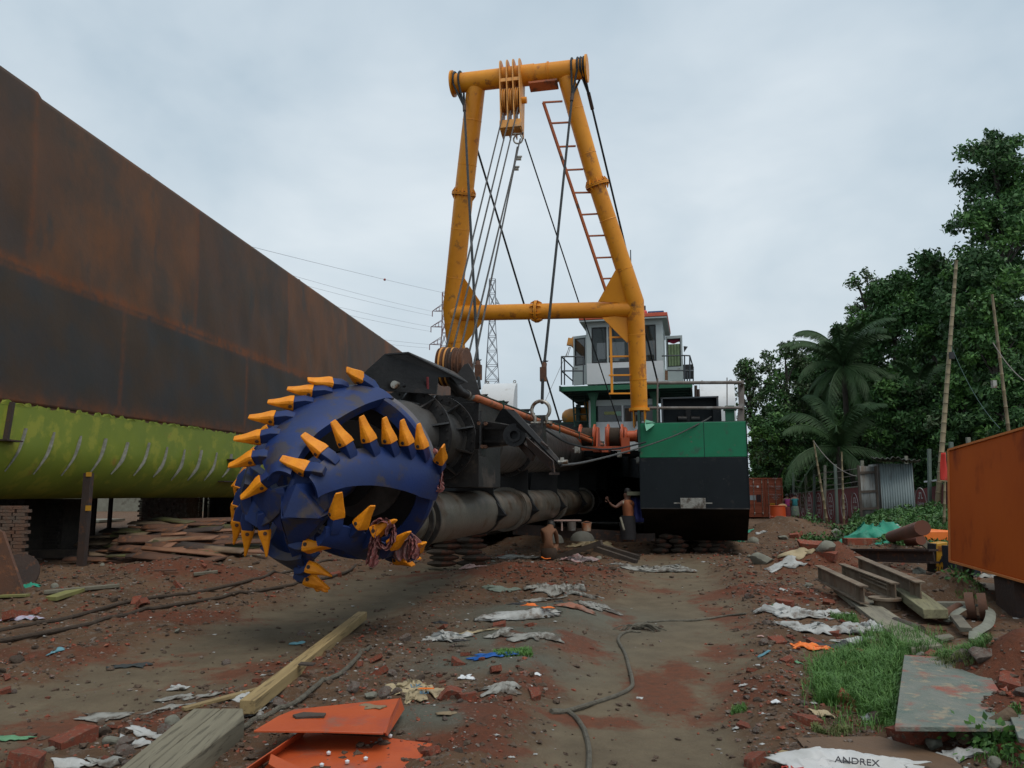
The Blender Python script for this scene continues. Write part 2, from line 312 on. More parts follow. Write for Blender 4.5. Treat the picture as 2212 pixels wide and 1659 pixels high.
def make_ground():
    ys = [-14.]
    while ys[-1] < 2600: 
        y = ys[-1]; ys.append(y + (.9 if y < 1 else max(.05, (y + 1) * .0072) if y < 34 else (y - 28) * .09 if y < 300 else y * .3))
    ys = np.array(ys); m = 430; k = np.linspace(-1, 1, m); k = np.sign(k) * (np.abs(k) ** 1.25) * 1.35
    Yg, Kg = np.meshgrid(ys, k, indexing='ij'); Xg = Kg * (np.maximum(Yg, -12) + 14) * .75
    far = np.clip((Yg - 60) / 60, 0, 1)
    Z = hgt(Xg, Yg) * (1 - far)
    V = np.stack([Xg, Yg, Z], -1)
    me = bpy.data.meshes.new('ground'); n = len(ys)
    idx = np.arange(n * m).reshape(n, m)
    q = np.stack([idx[:-1, :-1], idx[:-1, 1:], idx[1:, 1:], idx[1:, :-1]], -1).reshape(-1, 4)
    me.vertices.add(n * m); me.vertices.foreach_set('co', V.reshape(-1).astype(np.float32))
    me.loops.add(q.size); me.loops.foreach_set('vertex_index', q.reshape(-1).astype(np.int32))
    me.polygons.add(len(q)); me.polygons.foreach_set('loop_start', np.arange(0, q.size, 4, dtype=np.int32)); me.polygons.foreach_set('loop_total', np.full(len(q), 4, dtype=np.int32))
    me.polygons.foreach_set('use_smooth', [True] * len(q)); me.update(calc_edges=True); me.validate()
    trk, red, grey = masks(Xg, Yg)
    at = me.color_attributes.new('soil', 'FLOAT_COLOR', 'POINT')
    at.data.foreach_set('color', np.stack([trk, red, grey, np.ones_like(trk)], -1).reshape(-1).astype(np.float32))
    m_ = bpy.data.materials.new('earth'); m_.use_nodes = True; t = m_.node_tree; nn = t.nodes; l = t.links; b = nn['Principled BSDF']
    a = nn.new('ShaderNodeVertexColor'); a.layer_name = 'soil'; sp = nn.new('ShaderNodeSeparateColor'); l.new(a.outputs[0], sp.inputs[0])
    tcn = nn.new('ShaderNodeTexCoord')
    def noise(s, d=8, r=.65):
        k = nn.new('ShaderNodeTexNoise'); k.inputs['Scale'].default_value = s; k.inputs['Detail'].default_value = d; k.inputs['Roughness'].default_value = r; l.new(tcn.outputs['Object'], k.inputs['Vector']); return k.outputs['Fac']
    def rmp(f, lo, hi):
        k = nn.new('ShaderNodeMapRange'); k.inputs['From Min'].default_value = lo; k.inputs['From Max'].default_value = hi; l.new(f, k.inputs['Value']); return k.outputs[0]
    def math_(op, A, B):
        k = nn.new('ShaderNodeMath'); k.operation = op
        for i, q_ in enumerate((A, B)):
            if isinstance(q_, (int, float)): k.inputs[i].default_value = q_
            else: l.new(q_, k.inputs[i])
        return k.outputs[0]
    def mix(f, A, B):
        k = nn.new('ShaderNodeMix'); k.data_type = 'RGBA'; l.new(f, k.inputs['Factor'])
        for nm, q_ in (('A', A), ('B', B)):
            if isinstance(q_, tuple): k.inputs[nm].default_value = (*q_, 1)
            else: l.new(q_, k.inputs[nm])
        return k.outputs['Result']
    c = mix(rmp(noise(1.2), .35, .65), (.15, .088, .052), (.095, .058, .036))
    c = mix(rmp(noise(9, 10, .75), .52, .62), c, (.15, .12, .095))
    mudc = mix(rmp(noise(2.2, 9, .7), .35, .68), (.165, .132, .088), (.108, .085, .058))
    c = mix(sp.outputs[0], c, mudc)
    c = mix(sp.outputs[2], c, mix(rmp(noise(5, 9), .3, .7), (.135, .135, .108), (.10, .10, .08)))
    rd = math_('MULTIPLY', rmp(math_('ADD', sp.outputs[1], math_('MULTIPLY', math_('SUBTRACT', noise(2.1, 12, .78), .5), 2.6)), .36, .72), .78)
    c = mix(rd, c, mix(rmp(noise(14, 6), .4, .65), (.155, .048, .026), (.105, .040, .025)))
    vo = nn.new('ShaderNodeTexVoronoi'); vo.inputs['Scale'].default_value = 26; l.new(tcn.outputs['Object'], vo.inputs['Vector'])
    rgh = math_('SUBTRACT', 1.0, math_('MULTIPLY', sp.outputs[0], .75))
    chip = math_('MULTIPLY', math_('MULTIPLY', math_('LESS_THAN', vo.outputs['Distance'], .27), math_('GREATER_THAN', noise(7, 3), .53)), rgh)
    c = mix(math_('MULTIPLY', chip, .8), c, mix(vo.outputs['Color'], (.22, .19, .16), (.20, .06, .03)))
    l.new(c, b.inputs['Base Color']); b.inputs['Roughness'].default_value = .95; b.inputs['Specular IOR Level'].default_value = .15
    bn = nn.new('ShaderNodeBump'); bn.inputs['Strength'].default_value = .8; bn.inputs['Distance'].default_value = .04
    hh = math_('ADD', math_('MULTIPLY', noise(12, 10, .75), math_('ADD', math_('MULTIPLY', rgh, .9), .5)), math_('MULTIPLY', noise(60, 4), .25))
    hh = math_('ADD', hh, math_('MULTIPLY', chip, .5)); l.new(hh, bn.inputs['Height']); l.new(bn.outputs[0], b.inputs['Normal'])
    me.materials.append(m_)
    o = bpy.data.objects.new('ground', me); COL.objects.link(o); tag(o, kind='structure'); return o
make_ground()
def hz(x, y): return float(hgt(np.array([x]), np.array([y]))[0])
def GH(vx, vy):   # the place on the real ground seen at a picture point
    d = ray(vx, vy)
    if d[2] > -.004: return G(vx, vy)
    Y = np.geomspace(3.5, min(1.9 / -d[2] * d[1] + 2, 120), 300); P = CAM + d * (Y / d[1])[:, None]; e_ = P[:, 2] - hgt(P[:, 0], P[:, 1]); i = int(np.argmax(e_ < 0))
    if i == 0: return G(vx, vy)
    f = e_[i - 1] / (e_[i - 1] - e_[i]); return P[i - 1] + (P[i] - P[i - 1]) * f
# ---------------------------------------------------------------- dredger (one thing, its parts, their sub-parts)
SL = .239; AX = nrm([SL, 1, 0]); RT = np.array([AX[1], -AX[0], 0]); UP = np.array([0, 0, 1.])
def A(Y, l=0., z=0.): return np.array([-1.96 + SL * (Y - 9.5), Y, 0]) + RT * l + UP * z   # on the ladder's axis
dredger = empty('dredger', (1.2, 24, .4))
tag(dredger, 'cutter suction dredger with blue cutter head, yellow gantry and green and black pontoons', 'dredger')
def P_(name, parent=None, lab=None):
    o = empty(name, (0, 0, 0)); p = parent or dredger; o.parent = p; return o
def part(name, loc):   # an empty carrying sub-parts
    o = empty(name, (0, 0, 0)); o.parent = dredger; o.location = np.asarray(loc, float) - wloc(dredger); return o
# --- pontoons
YP = 20.5
pl = W(1380, 915, YP); zd = pl[2]; wid = (W(1611, 916, YP - .6)[0] - pl[0]) / RT[0]
zb = W(1380, 1098, YP)[2]; z0 = .36; zg = W(1380, 989, YP)[2]
def pontoon(o0, nm):
    pa = part('pontoon', o0); LN = 26.
    def face(zlo, zhi, mat, name, off=0.):
        mb = MB(); pr = [o0 + RT * off + UP * (z - zd) for z in (zlo, zhi)]
        w_ = wid - 2 * off
        mb.prism([pr[0], pr[0] + RT * w_, pr[1] + RT * w_, pr[1]], AX * LN); return obj(name, mb, mat, pa, bevel=.012)
    face(zg, zd, HullG, 'upper_hull'); face(zb, zg - .003, HullB, 'lower_hull', .002)
    mb = MB(); a = o0 + UP * (zb - zd)
    mb.prism([a + RT * .004 + UP * -.003, a + AX * 1.5 + UP * (z0 - zb) + RT * .004, a + AX * (LN - .5) + UP * (z0 - zb) + RT * .004, a + AX * (LN - .01) + UP * -.003 + RT * .004], RT * (wid - .008)); obj('keel', mb, Keel, pa)
    mb = MB(); mb.box(o0 + UP * (zb - zd) + RT * wid / 2 - AX * .012, (wid, .03, .03), (RT, AX, UP)); obj('chine_bead', mb, BlkS, pa)
    mb = MB(); 
    for kx in (0, wid): mb.box(o0 + UP * ((zb + zd) / 2 - zd) + RT * kx - AX * .005, (.02, .02, zd - zb), (RT, AX, UP))
    mb.box(o0 + RT * wid * .61 + UP * ((zb + zd) / 2 - zd) - AX * .001, (.012, .008, zd - zb), (RT, AX, UP)); obj('weld_seam', mb, HullB, pa)
    mb = MB(); mb.box(o0 + RT * wid * .1 + UP * .01 + AX * 13 + RT * wid * .4, (wid - .05, 25.9, .03), (RT, AX, UP)); obj('deck', mb, GrnD, pa)
    return pa
pr_r = pontoon(pl, 'r'); OFFL = -(2 * (2.75) + wid)
pr_l = pontoon(pl + RT * (-4.9 - wid), 'l')
# central hull block closing the slot astern
mb = MB(); mb.prism([pl + AX * 15 + UP * (0.36 - zd), pl + AX * 15 - RT * 4.9 + UP * (.36 - zd), pl + AX * 15 - RT * 4.9 + UP * (3.0 - zd), pl + AX * 15 + UP * (3. - zd)], AX * 11); obj('centre_hull', mb, HullB, dredger)
# main deck strip where house stands
mb = MB(); c_ = pl + AX * 12.4 - RT * 2.2; c_[2] = 2.95; mb.box(c_, (4.8, 12.4, .1), (RT, AX, UP)); c_ = pl + AX * 4.2 - RT * 1.6; c_[2] = 2.9; mb.box(c_, (3.2, .5, .16), (RT, AX, UP)); mb.box(c_ + AX * 1.3 - RT * .0, (.3, 2.8, .14), (RT, AX, UP)); obj('main_deck', mb, HullB, dredger)
# anode / fender on the front
a_ = W(1497, 1087, YP - .7); mb = MB(); mb.box(a_, (.62, .1, .26), (RT, AX, UP)); mb.box(a_, (.95, .012, .03), (RT, AX, UP)); o_ = obj('hull_anode', mb, PlasG, dredger, bevel=.02)
# cross plate of the slot side with small boxes
mb = MB(); a = W(1322, 1000, 31.); b = W(1380, 1007, 22.); mb.prism([a + UP * .35, b + UP * .2, b - UP * .33, a - UP * .5], AX * .1); obj('slot_beam', mb, HullB, dredger)
# --- gantry
gan = part('gantry', W(1380, 905, 20.8))
TL, TRt = W(980, 181, 19.5), W(1266, 148, 18.7); bd = nrm(TRt - TL)
Lp = [W(1028, 190, 19.45), W(1002, 420, 20.3), W(977, 668, 21.3), W(987, 766, 21.6), W(1003, 925, 21.9)]
Rp = [W(1223, 168, 18.85), W(1288, 397, 19.4), W(1372, 652, 20.1), W(1381, 884, 20.7)]
px = lambda p, Y: p * Y / FPX * 1.02
mb = MB(); mb.cyl(TL, TRt, px(22, 19.1), n=40); mb.lathe(TL - bd * .04, bd, [(0, px(29, 19.5)), (.05, px(29, 19.5))], 40)
mb.lathe(TRt - bd * .01, bd, [(0, px(30.5, 18.7)), (.05, px(30.5, 18.7))], 40)
m1 = TL + (TRt - TL) * .37; mb.lathe(m1, bd, [(0, px(23.5, 19.)), (.9, px(23.5, 19.))], 40); m2 = TL + (TRt - TL) * .72; mb.lathe(m2, bd, [(0, px(24.5, 19)), (.035, px(24.5, 19))], 40)
obj('top_beam', mb, Yel, gan)
def leg(pts, rs, nm):
    mb = MB(); mb.tube(pts, rs, 40); obj(nm, mb, Yel, gan); mb = MB()
    for i in range(min(3, len(rs) - 1)):
        for t in (.3, .72): p = pts[i] * (1 - t) + pts[i + 1] * t; mb.lathe(p, nrm(pts[i + 1] - pts[i]), [(-.012, rs[i]), (0, (rs[i] * (1 - t) + rs[i + 1] * t) + .007), (.012, rs[i + 1])], 36)
    obj('weld_seams', mb, Yel, gan)
leg(Lp[:4] + [Lp[4]], [px(21, 19.5), px(21, 20.3), px(20.5, 21.2), px(19.3, 21.6), px(19, 21.9)], 'leg')
leg(Rp, [px(19, 18.8), px(18.6, 19.4), px(19.2, 20.1), px(17.8, 20.7)], 'leg')
Cl, Cr_ = W(978, 677, 21.25), W(1374, 668, 20.15)
mb = MB(); mb.cyl(Cl, Cr_, px(17.3, 20.7), n=40); obj('cross_beam', mb, Yel, gan)
def flange(c, d, r, nm='flange', nb=16, mat=Yel):
    d = nrm(d); mb = MB(); mb.lathe(c - d * .035, d, [(0, r), (.03, r), (.03, r * .96), (.04, r * .96), (.04, r), (.07, r)], 40)
    u = nrm(np.cross(d, [0.3, 1, .2])); v = np.cross(d, u)
    for k in range(8):
        an = k * math.pi / 4 + .2; q = u * math.cos(an) + v * math.sin(an)
        for s_ in (-1, 1):
            mb.prism([c + q * r * .75 + d * .03 * s_, c + q * r * 1.02 + d * .03 * s_, c + q * r * .8 + d * .16 * s_, c + q * r * .72 + d * .16 * s_], np.cross(d, q) * .015)
    obj(nm, mb, mat, gan)
    mb = MB()
    for k in range(nb):
        an = k * 2 * math.pi / nb; q = u * math.cos(an) + v * math.sin(an); mb.cyl(c + q * r * .9 - d * .06, c + q * r * .9 + d * .06, .016, n=6)
    obj('flange_bolts', mb, RustD, gan)
flange(W(1002, 419, 20.3), Lp[0] - Lp[2], px(27, 20.3)); flange(W(1290, 399, 19.4), Rp[0] - Rp[2], px(26.5, 19.4)); flange((Cl * .53 + Cr_ * .47), Cr_ - Cl, px(24.5, 20.7))
def gus(pts, Y, nm='gusset'):
    mb = MB(); P = [W(x, y, Y_) for (x, y), Y_ in zip(pts, Y)]; mb.prism([p - AX * .02 for p in P], AX * .04); obj(nm, mb, Yel, gan)
k3 = lambda x, y: ((1700 + x * .4973) * .54, (1050 + y * .4973) * .54)
gus([k3(300, 100), k3(465, 345), k3(240, 380), k3(240, 200)], [20.9, 21., 21.3, 21.1]); gus([k3(480, 455), k3(285, 700), k3(250, 600), k3(240, 420)], [21., 21.5, 21.4, 21.2])
gus([k3(1537, 55), k3(1393, 315), k3(1640, 330), k3(1640, 180)], [19.8, 20.1, 20.1, 19.9]); gus([k3(1425, 445), k3(1625, 645), k3(1660, 600), k3(1660, 420)], [20.2, 20.3, 20.3, 20.2])
# feet
mb = MB(); ft = Rp[3]; mb.lathe(ft, UP, [(-.05, px(22, 20.7)), (.03, px(22, 20.7))], 32)
for s_ in (-1, 1):
    c = ft + RT * .13 * s_; mb.prism([c - AX * .2 - UP * .05, c + AX * .2 - UP * .05, c + AX * .1 - UP * .5, c - AX * .1 - UP * .5], RT * .03 * s_)
    mb.prism([c + RT * .06 * s_ - UP * .04 - AX * .05, c + RT * .03 - UP * .42 - AX * .05, c - UP * .04 - AX * .05], AX * .03)
obj('foot', mb, Yel, gan)
mb = MB(); mb.prism([ft + RT * -.03 - UP * .06 - AX * .3, ft + RT * -.03 - UP * 1.15 - AX * .3, ft + RT * -.03 - UP * 1.15 + AX * .3, ft + RT * -.03 - UP * .06 + AX * .3], RT * .06); obj('foot_plate', mb, GrnD, gan)
mb = MB(); mb.prism([W(1393, 917, 20.3), W(1420, 913, 20.5), W(1396, 931, 20.1), W(1394, 905, 20.5)], AX * .15); obj('foot_bracket', mb, GrnL, dredger)
# bent access ladder on the right leg
lad = part('leg_ladder', W(1240, 400, 19.5))
q2 = lambda x, y: ((1650 + x * .66305) * .54, (150 + y * .66305) * .54)
mb = MB(); a, b = W(*q2(790, 392), 18.9), W(*q2(1165, 1525), 20.); mb.bar(a, b, .05, .07); obj('rail', mb, OrgP, lad)
for (x0, y0, x1, y1), t in zip([(785, 392, 905, 385), (830, 518, 945, 512), (873, 660, 985, 655), (922, 800, 1030, 795), (965, 937, 1075, 935), (1007, 1070, 1115, 1064), (1052, 1198, 1160, 1194), (1093, 1330, 1200, 1326), (1138, 1456, 1205, 1453)], np.linspace(0, 1, 9)):
    mb = MB(); Y = 18.9 + t * 1.1; mb.bar(W(*q2(x0, y0), Y), W(*q2(x1, y1), Y), .05, .035); obj('rung', mb, OrgP, lad)
lad2 = part('lower_ladder', W(*k3(1500, 900), 20.3))
mb = MB(); mb.bar(W(*k3(1490, 500), 20.3), W(*k3(1505, 1062), 20.4), .06, .07); obj('rail', mb, Yel, lad2)
for y in (603, 757, 908, 1055):
    mb = MB(); mb.bar(W(*k3(1480, y), 20.35), W(*k3(1650, y - 2), 20.4), .07, .04); obj('rung', mb, Yel, lad2)
# --- hoist block under the top beam
blk = part('hoist_block', W(1110, 250, 18.6))
q4 = lambda x, y: ((1950 + x * .3015) * .54, (200 + y * .3015) * .54)
bc = W(1107, 163, 19.05); dn = nrm(W(1106, 290, 18.3) - bc); fw = nrm(np.cross(bd, dn)); 
if fw[1] > 0: fw = -fw
xs = [(q4(x, 0)[0] - q4(400, 0)[0]) * 19 / FPX * 1.03 for x in (262, 356, 442, 530)]
Lb = np.linalg.norm(W(1106, 290, 18.3) - bc)
for x in xs:
    c = bc + bd * x; rr_ = .40; pts = [c + (fw * math.cos(a) - dn * math.sin(a)) * rr_ for a in np.linspace(0, math.pi, 15)]
    pts = pts + [c - fw * .36 + dn * .5, c - fw * .24 + dn * Lb * .98, c + fw * .12 + dn * Lb * .98, c + fw * .34 + dn * .55]
    mb = MB(); mb.prism([p - bd * .013 for p in pts], bd * .026); obj('cheek_plate', mb, Yel2, blk)
for i in range(3):
    c = bc + bd * ((xs[i] + xs[i + 1]) / 2) + dn * .98; mb = MB()
    mb.lathe(c - bd * .04, bd, [(0, .33), (.012, .33), (.03, .27), (.05, .27), (.068, .33), (.08, .33)], 36); o_ = obj('sheave', mb, Yel2, blk)
mb = MB(); c = bc + bd * ((xs[0] + xs[3]) / 2) + dn * (Lb * .9) + fw * .02; mb.box(c, (xs[3] - xs[0] + .05, .3, .26), (bd, fw, dn)); obj('block_base', mb, Yel2, blk); mb = MB(); mb.box(bc + bd * ((xs[0] + xs[3]) / 2) + dn * .5 + fw * .3, (xs[3] - xs[0], .02, .12), (bd, fw, dn)); obj('block_stay', mb, Yel2, blk)
mb = MB(); mb.cyl(bc + bd * (xs[0] - .05) + dn * .98, bc + bd * (xs[3] + .13) + dn * .98, .085, n=20); obj('sheave_pin', mb, Yel, blk)
def shackle(name, c, up, side, s, parent, mat):
    up = nrm(up); side = nrm(side - up * np.dot(side, up)); mb = MB()
    pts = [c + (side * math.sin(a) * (1 if abs(math.sin(a)) > 0 else 1) + up * -math.cos(a)) * s for a in np.linspace(-2.45, 2.45, 20)]
    pts = [pts[0] + up * s * .75 - (side * -1) * 0] + pts + [pts[-1] + up * s * .75]
    mb.tube(pts, s * .2, 10); mb.cyl(pts[0] + up * -.02 - side * s * .45, pts[-1] + up * -.02 + side * s * .6, s * .18, n=10)
    mb.cyl(pts[-1] + side * s * .35, pts[-1] + side * s * .62, s * .3, n=6); return obj(name, mb, mat, parent)
shackle('shackle', W(1119, 301, 18.2), UP, np.array([1, -.1, 0]), .11, dredger, Galv)
mb = MB(); c = W(*q4(745, 470), 18.9); mb.box(c, (.75, .3, .05), (bd, fw, UP)); mb.cyl(c - bd * .2 + UP * .02, c - bd * .2 + UP * .2, .05, n=10); mb.cyl(c + bd * .02 + UP * .02, c + bd * .02 + UP * .2, .05, n=10); obj('floodlight_bracket', mb, OrgP, gan)
# --- ropes
def rope(p, q, r, mat, name='wire_rope', sag=0., n=14, parent=dredger):
    p = np.asarray(p); q = np.asarray(q); mb = MB()
    pts = [p + (q - p) * t - UP * sag * 4 * t * (1 - t) for t in np.linspace(0, 1, n if sag else 2)]
    mb.tube(pts, r, 8); return obj(name, mb, mat, parent)
for (a, b, Y0, Y1) in (((1087, 245), (957, 778), 18.4, 12.7), ((1103, 240), (972, 782), 18.4, 12.6), ((1119, 232), (989, 780), 18.4, 12.5), ((1124, 300), (1008, 784), 18.1, 12.6), ((1121, 312), (1021, 800), 18.1, 12.6)):
    rope(W(*a, Y0), W(*b, Y1), .0185, Rope, 'hoist_rope')
rope(W(1118, 318, 18.1), W(1108, 372, 17.6), .026, Rope, 'hoist_rope_end')
for y_ in (344, 366):
    mb = MB(); c = W(1117 - (y_ - 344) * .25, y_, 17.8); mb.box(c + np.array([.03, -.02, 0]), (.14, .05, .06)); mb.box(c + np.array([.06, -.04, .05]), (.12, .04, .03)); obj('rope_clamp', mb, Galv, dredger)
def pend(lx, jn, sock, end, Yt, Yj, Ys, Ye):
    for dx in (-6, 6):
        c0 = TL + (TRt - TL) * ((lx + dx - 980) / 286.); rb = px(22, 19.1) + .03
        u = UP - bd * np.dot(UP, bd); u = nrm(u); v = np.cross(bd, u); mb = MB()
        pts = [c0 + (u * math.cos(a) + v * math.sin(a)) * rb for a in np.linspace(-2.1, 2.1, 22)]
        J = W(*jn, Yj); mb.tube([J] + pts + [J], .028, 8); obj('sling_loop', mb, RopeD, dredger)
    J = W(*jn, Yj); S = W(*sock, Ys); d = nrm(S - J)
    mb = MB(); mb.cyl(J - d * .1, J + d * .18, .045, n=10); obj('ferrule', mb, RustD, dredger)
    rope(J, S, .030, RopeD, 'pendant_rope'); mb = MB(); mb.cyl(S, S + d * .12, .055, n=12); mb.box(S + d * .26, (.13, .1, .3), (RT, AX, UP)); obj('rope_socket', mb, Rust, dredger)
    mb = MB(); 
    for k in range(7): a = k * .9; mb.cyl(S - d * .02, S - d * .06 + RT * .08 * math.cos(a) + AX * .08 * math.sin(a), .01, n=5)
    obj('rope_whipping', mb, Blk, dredger); rope(S + d * .38, W(*end, Ye), .033, RopeD, 'pendant_rope')
pend(991, (1003, 231), (1032, 782), (1036, 840), 19.5, 19.2, 15.3, 15.)
pend(1244, (1236, 207), (1176, 785), (1171, 872), 18.7, 18.5, 16.2, 16.)
rope(W(987, 178, 19.5), W(1213, 925, 25.), .030, RopeD, 'backstay_rope')
for dx in (-1, 9):
    c0 = TL + (TRt - TL) * ((1257 + dx * .6 - 980) / 286.); u = nrm(UP - bd * np.dot(UP, bd)); v = np.cross(bd, u); mb = MB(); J = W(1273, 208, 19.2)
    mb.tube([J] + [c0 + (u * math.cos(a) + v * math.sin(a)) * (px(22, 19) + .03) for a in np.linspace(-2.1, 2.1, 22)] + [J], .028, 8); obj('sling_loop', mb, RopeD, dredger)
rope(W(1273, 208, 19.2), W(1423, 835, 25.), .030, RopeD, 'backstay_rope')
mb = MB(); J = W(1273, 208, 19.2); d = nrm(W(1423, 835, 25.) - J); mb.cyl(J - d * .1, J + d * .35, .05, n=10); obj('ferrule', mb, RustD, dredger)
rope(W(1134, 300, 18.3), W(1340, 925, 23.9), .019, RopeD, 'hoist_winch_rope')
# --- cutter ladder (the long arm with drive tube and suction pipe)
def zc(Y): return 2.46 + (Y - 11.5) * .036
def AZ(Y, l=0, dz=0): return A(Y, l, zc(Y) + dz)
arm = part('cutter_ladder', AZ(14))
TD = nrm(AZ(30) - AZ(12))
mb = MB(); mb.tube([AZ(Y) for Y in (12.4, 14.6)], [.56, .56], 48); mb.tube([AZ(Y) for Y in (14.6, 33.8)], [.60, .60], 48)
for Y in np.arange(15.4, 33.5, .62):
    mb.lathe(AZ(Y), TD + RT * .12, [(0, .600), (.008, .606), (.03, .606), (.04, .600)], 48)
obj('ladder_tube', mb, Tube, arm)
mb = MB(); mb.lathe(AZ(33.8), TD, [(0, .64), (.1, .64)], 40); obj('tube_collar', mb, BlkS, arm)
def ring(Y, r, ri, nm='flange_ring', dzz=0):
    c = AZ(Y, 0, dzz); mb = MB(); mb.lathe(c, TD, [(-.02, ri), (-.02, r), (.02, r), (.02, ri), (-.02, ri)], 64); mb2 = MB(); u = RT; v = np.cross(TD, RT)
    for k in range(10):
        a = k * math.pi / 5 + .35; q = u * math.cos(a) + v * math.sin(a)
        mb.prism([c + q * ri * .97, c + q * r * .985, c + q * r * .985 - TD * .05, c + q * ri * .97 - TD * .34], np.cross(TD, q) * .025)
    fr = obj(nm, mb, BlkS, arm)
    for k in range(30):
        a = k * math.pi / 15 + .1; q = u * math.cos(a) + v * math.sin(a); mb2.cyl(c + q * (r - .06) - TD * .05, c + q * (r - .06) + TD * .05, .018, n=6)
    obj('bolts', mb2, BlkS, fr)
ring(11.3, .68, .50); ring(12.45, .70, .52); ring(17.0, .68, .56)
C0 = W(762, 1020, 9.5); cyaw, cph = .25, .305
cx_ = np.array([-math.sin(cyaw) * math.cos(cph), -math.cos(cyaw) * math.cos(cph), -math.sin(cph)])
mb = MB(); mb.tube([C0 - cx_ * .1, C0 - cx_ * .7, AZ(11.0), AZ(11.9), AZ(12.6)], [.62, .58, .50, .50, .50], 48); obj('drive_neck', mb, Tube, arm)
# side box of the ladder head
def abox(Y0, Y1, l0, l1, z0_, z1_, mat, nm, par=arm, bev=.008):
    mb = MB(); c = (A(Y0, 0, 0) + A(Y1, 0, 0)) / 2; c = c + RT * (l0 + l1) / 2; c[2] = (z0_ + z1_) / 2
    mb.box(c, (l1 - l0, np.linalg.norm(A(Y1) - A(Y0)), z1_ - z0_), (RT, AX, UP)); return obj(nm, mb, mat, par, bevel=bev)
abox(12.9, 14.3, -.7, .62, 1.72, 3.12, BlkS, 'head_box')
abox(12.6, 34, -.9, .22, 2.98, 3.12, Blk, 'top_chord')
for Y in (13.5, 15., 17, 19, 21, 23, 25, 27, 29, 31, 33):
    mb = MB(); c = AZ(Y, .4, .55); mb.prism([c, c + UP * .25 + RT * .2, c + UP * .25 - RT * .8, c - RT * .8], AX * .03); obj('deck_bracket', mb, Blk, arm)
# suction pipe and hangers
def SP(Y, l=.0, dz=0): return A(Y, l, 1.25 + (Y - 12.9) * .008 + dz)
pd = nrm(SP(30) - SP(12))
mb = MB(); mb.tube([SP(Y) for Y in (10.2, 11.1)], [.33, .40], 40, False); mb.tube([SP(Y) for Y in (11.1, 35.5)], [.405, .405], 44); sp_ = obj('suction_pipe', mb, Pipe, arm)
for Y in (11.15, 11.45, 17.0, 17.14, 22.4, 28.2):
    mb = MB(); mb.lathe(SP(Y), pd, [(0, .40), (0, .475), (.045, .475), (.045, .40), (0, .40)], 48); obj('pipe_flange', mb, Pipe if Y > 12 else BlkS, sp_)
for Y in (15., 18., 21.7, 25.7, 30., 33.6):
    mb = MB(); c = SP(Y); n = 24
    out = [c + RT * .30 + UP * (zc(Y) - c[2] - .2), c - RT * .36 + UP * (zc(Y) - c[2] - .2)]
    arc = [c + (RT * math.cos(a) + UP * math.sin(a)) * .41 for a in np.linspace(math.pi, 0, 16)]
    mb.prism([out[1], c - RT * .5 + UP * .1] + arc + [c + RT * .47 - UP * .02, c + RT * .30 + UP * .35, out[0]], AX * .03)
    h = obj('pipe_hanger', mb, Blk, arm)
    mb = MB(); mb.lathe(c + AX * .03, pd, [(0, .404), (0, .43), (.10, .43), (.10, .404), (0, .404)], 40); obj('pipe_strap', mb, BlkS, h)
    mb = MB(); mb.prism([c + RT * .36 + UP * .20 - AX * .05, c + RT * .56 - UP * .06 - AX * .05, c + RT * .36 - UP * .2 - AX * .05], AX * .12); mb.box(c + RT * .5 - UP * .05 - AX * .08, (.16, .1, .03), (RT, AX, UP)); obj('strap_lug', mb, Blk, h)
# head hood (folded plate over the neck)
k7 = lambda x, y: ((1450 + x * .226) * .54, (1350 + y * .226) * .54)
YH = 10.9
hood = part('hood', W(880, 800, YH))
hp = [(0, 645), (400, 285), (812, 252), (1843, 775), (1690, 832), (1560, 700), (1330, 700), (1300, 1000), (900, 980), (300, 940), (120, 820)]
hy = [10.6, 10.6, 10.7, 11.6, 11.5, 11.4, 11.2, 11.0, 10.9, 10.6, 10.5]
P = [W(*k7(*a), b) for a, b in zip(hp, hy)]; mb = MB(); mb.prism(P, nrm(AX) * .04); obj('front_plate', mb, Blk, hood)
mb = MB(); a, b = P[2], P[3]; bk = AX * .55 + UP * .03; mb.prism([a, b, b + bk * .12, a + bk * 1.6 + (b - a) * .45], UP * -.02); obj('top_plate', mb, BlkS, hood)
mb = MB(); mb.prism([P[1], P[2], P[2] + AX * .9, P[1] + AX * .9], UP * -.02); mb.prism([P[0], P[1], P[1] + AX * .9, P[0] + AX * .9], -UP * .02); obj('side_plate', mb, Blk, hood)
for x, y, s in ((610, 850, .055), (740, 850, .03)):
    mb = MB(); c = W(*k7(x, y), 10.72); mb.cyl(c, c - AX * .1, s, n=20); obj('hinge_stub', mb, Galv if s > .04 else Blk, hood)
mb = MB(); mb.cyl(W(*k7(1150, 700), 11.0), W(*k7(1155, 920), 11.), .02, n=8); obj('red_hose', mb, cloth('dark_red_hose', (.12, .012, .015)), arm)
# sheave stack on the ladder
ss = part('ladder_sheaves', W(985, 800, 12.8))
for i, x in enumerate((1405, 1490, 1590, 1690, 1790)):
    c = W(*k7(x + 20, 520), 12.9 - i * .08); mb = MB(); mb.lathe(c - RT * .04, RT, [(0, .32), (.012, .32), (.03, .27), (.06, .27), (.078, .32), (.09, .32)], 40); obj('sheave', mb, Rust if i != 2 else RustD, ss)
for x in (1450, 1540, 1640):
    c = W(*k7(x, 520), 12.85); mb = MB(); mb.lathe(c - RT * .015, RT, [(0, .33), (.03, .33)], 36); obj('spacer_plate', mb, Yel2, ss)
mb = MB(); P = [W(*k7(x, y), Y) for x, y, Y in ((1640, 700, 12.), (1800, 480, 12.05), (1870, 455, 12.05), (1960, 600, 12.1), (2080, 1000, 12.2), (1560, 1060, 12.), (1560, 830, 12.))]
mb.prism(P, AX * .05); obj('cheek_plate', mb, BlkS, ss)
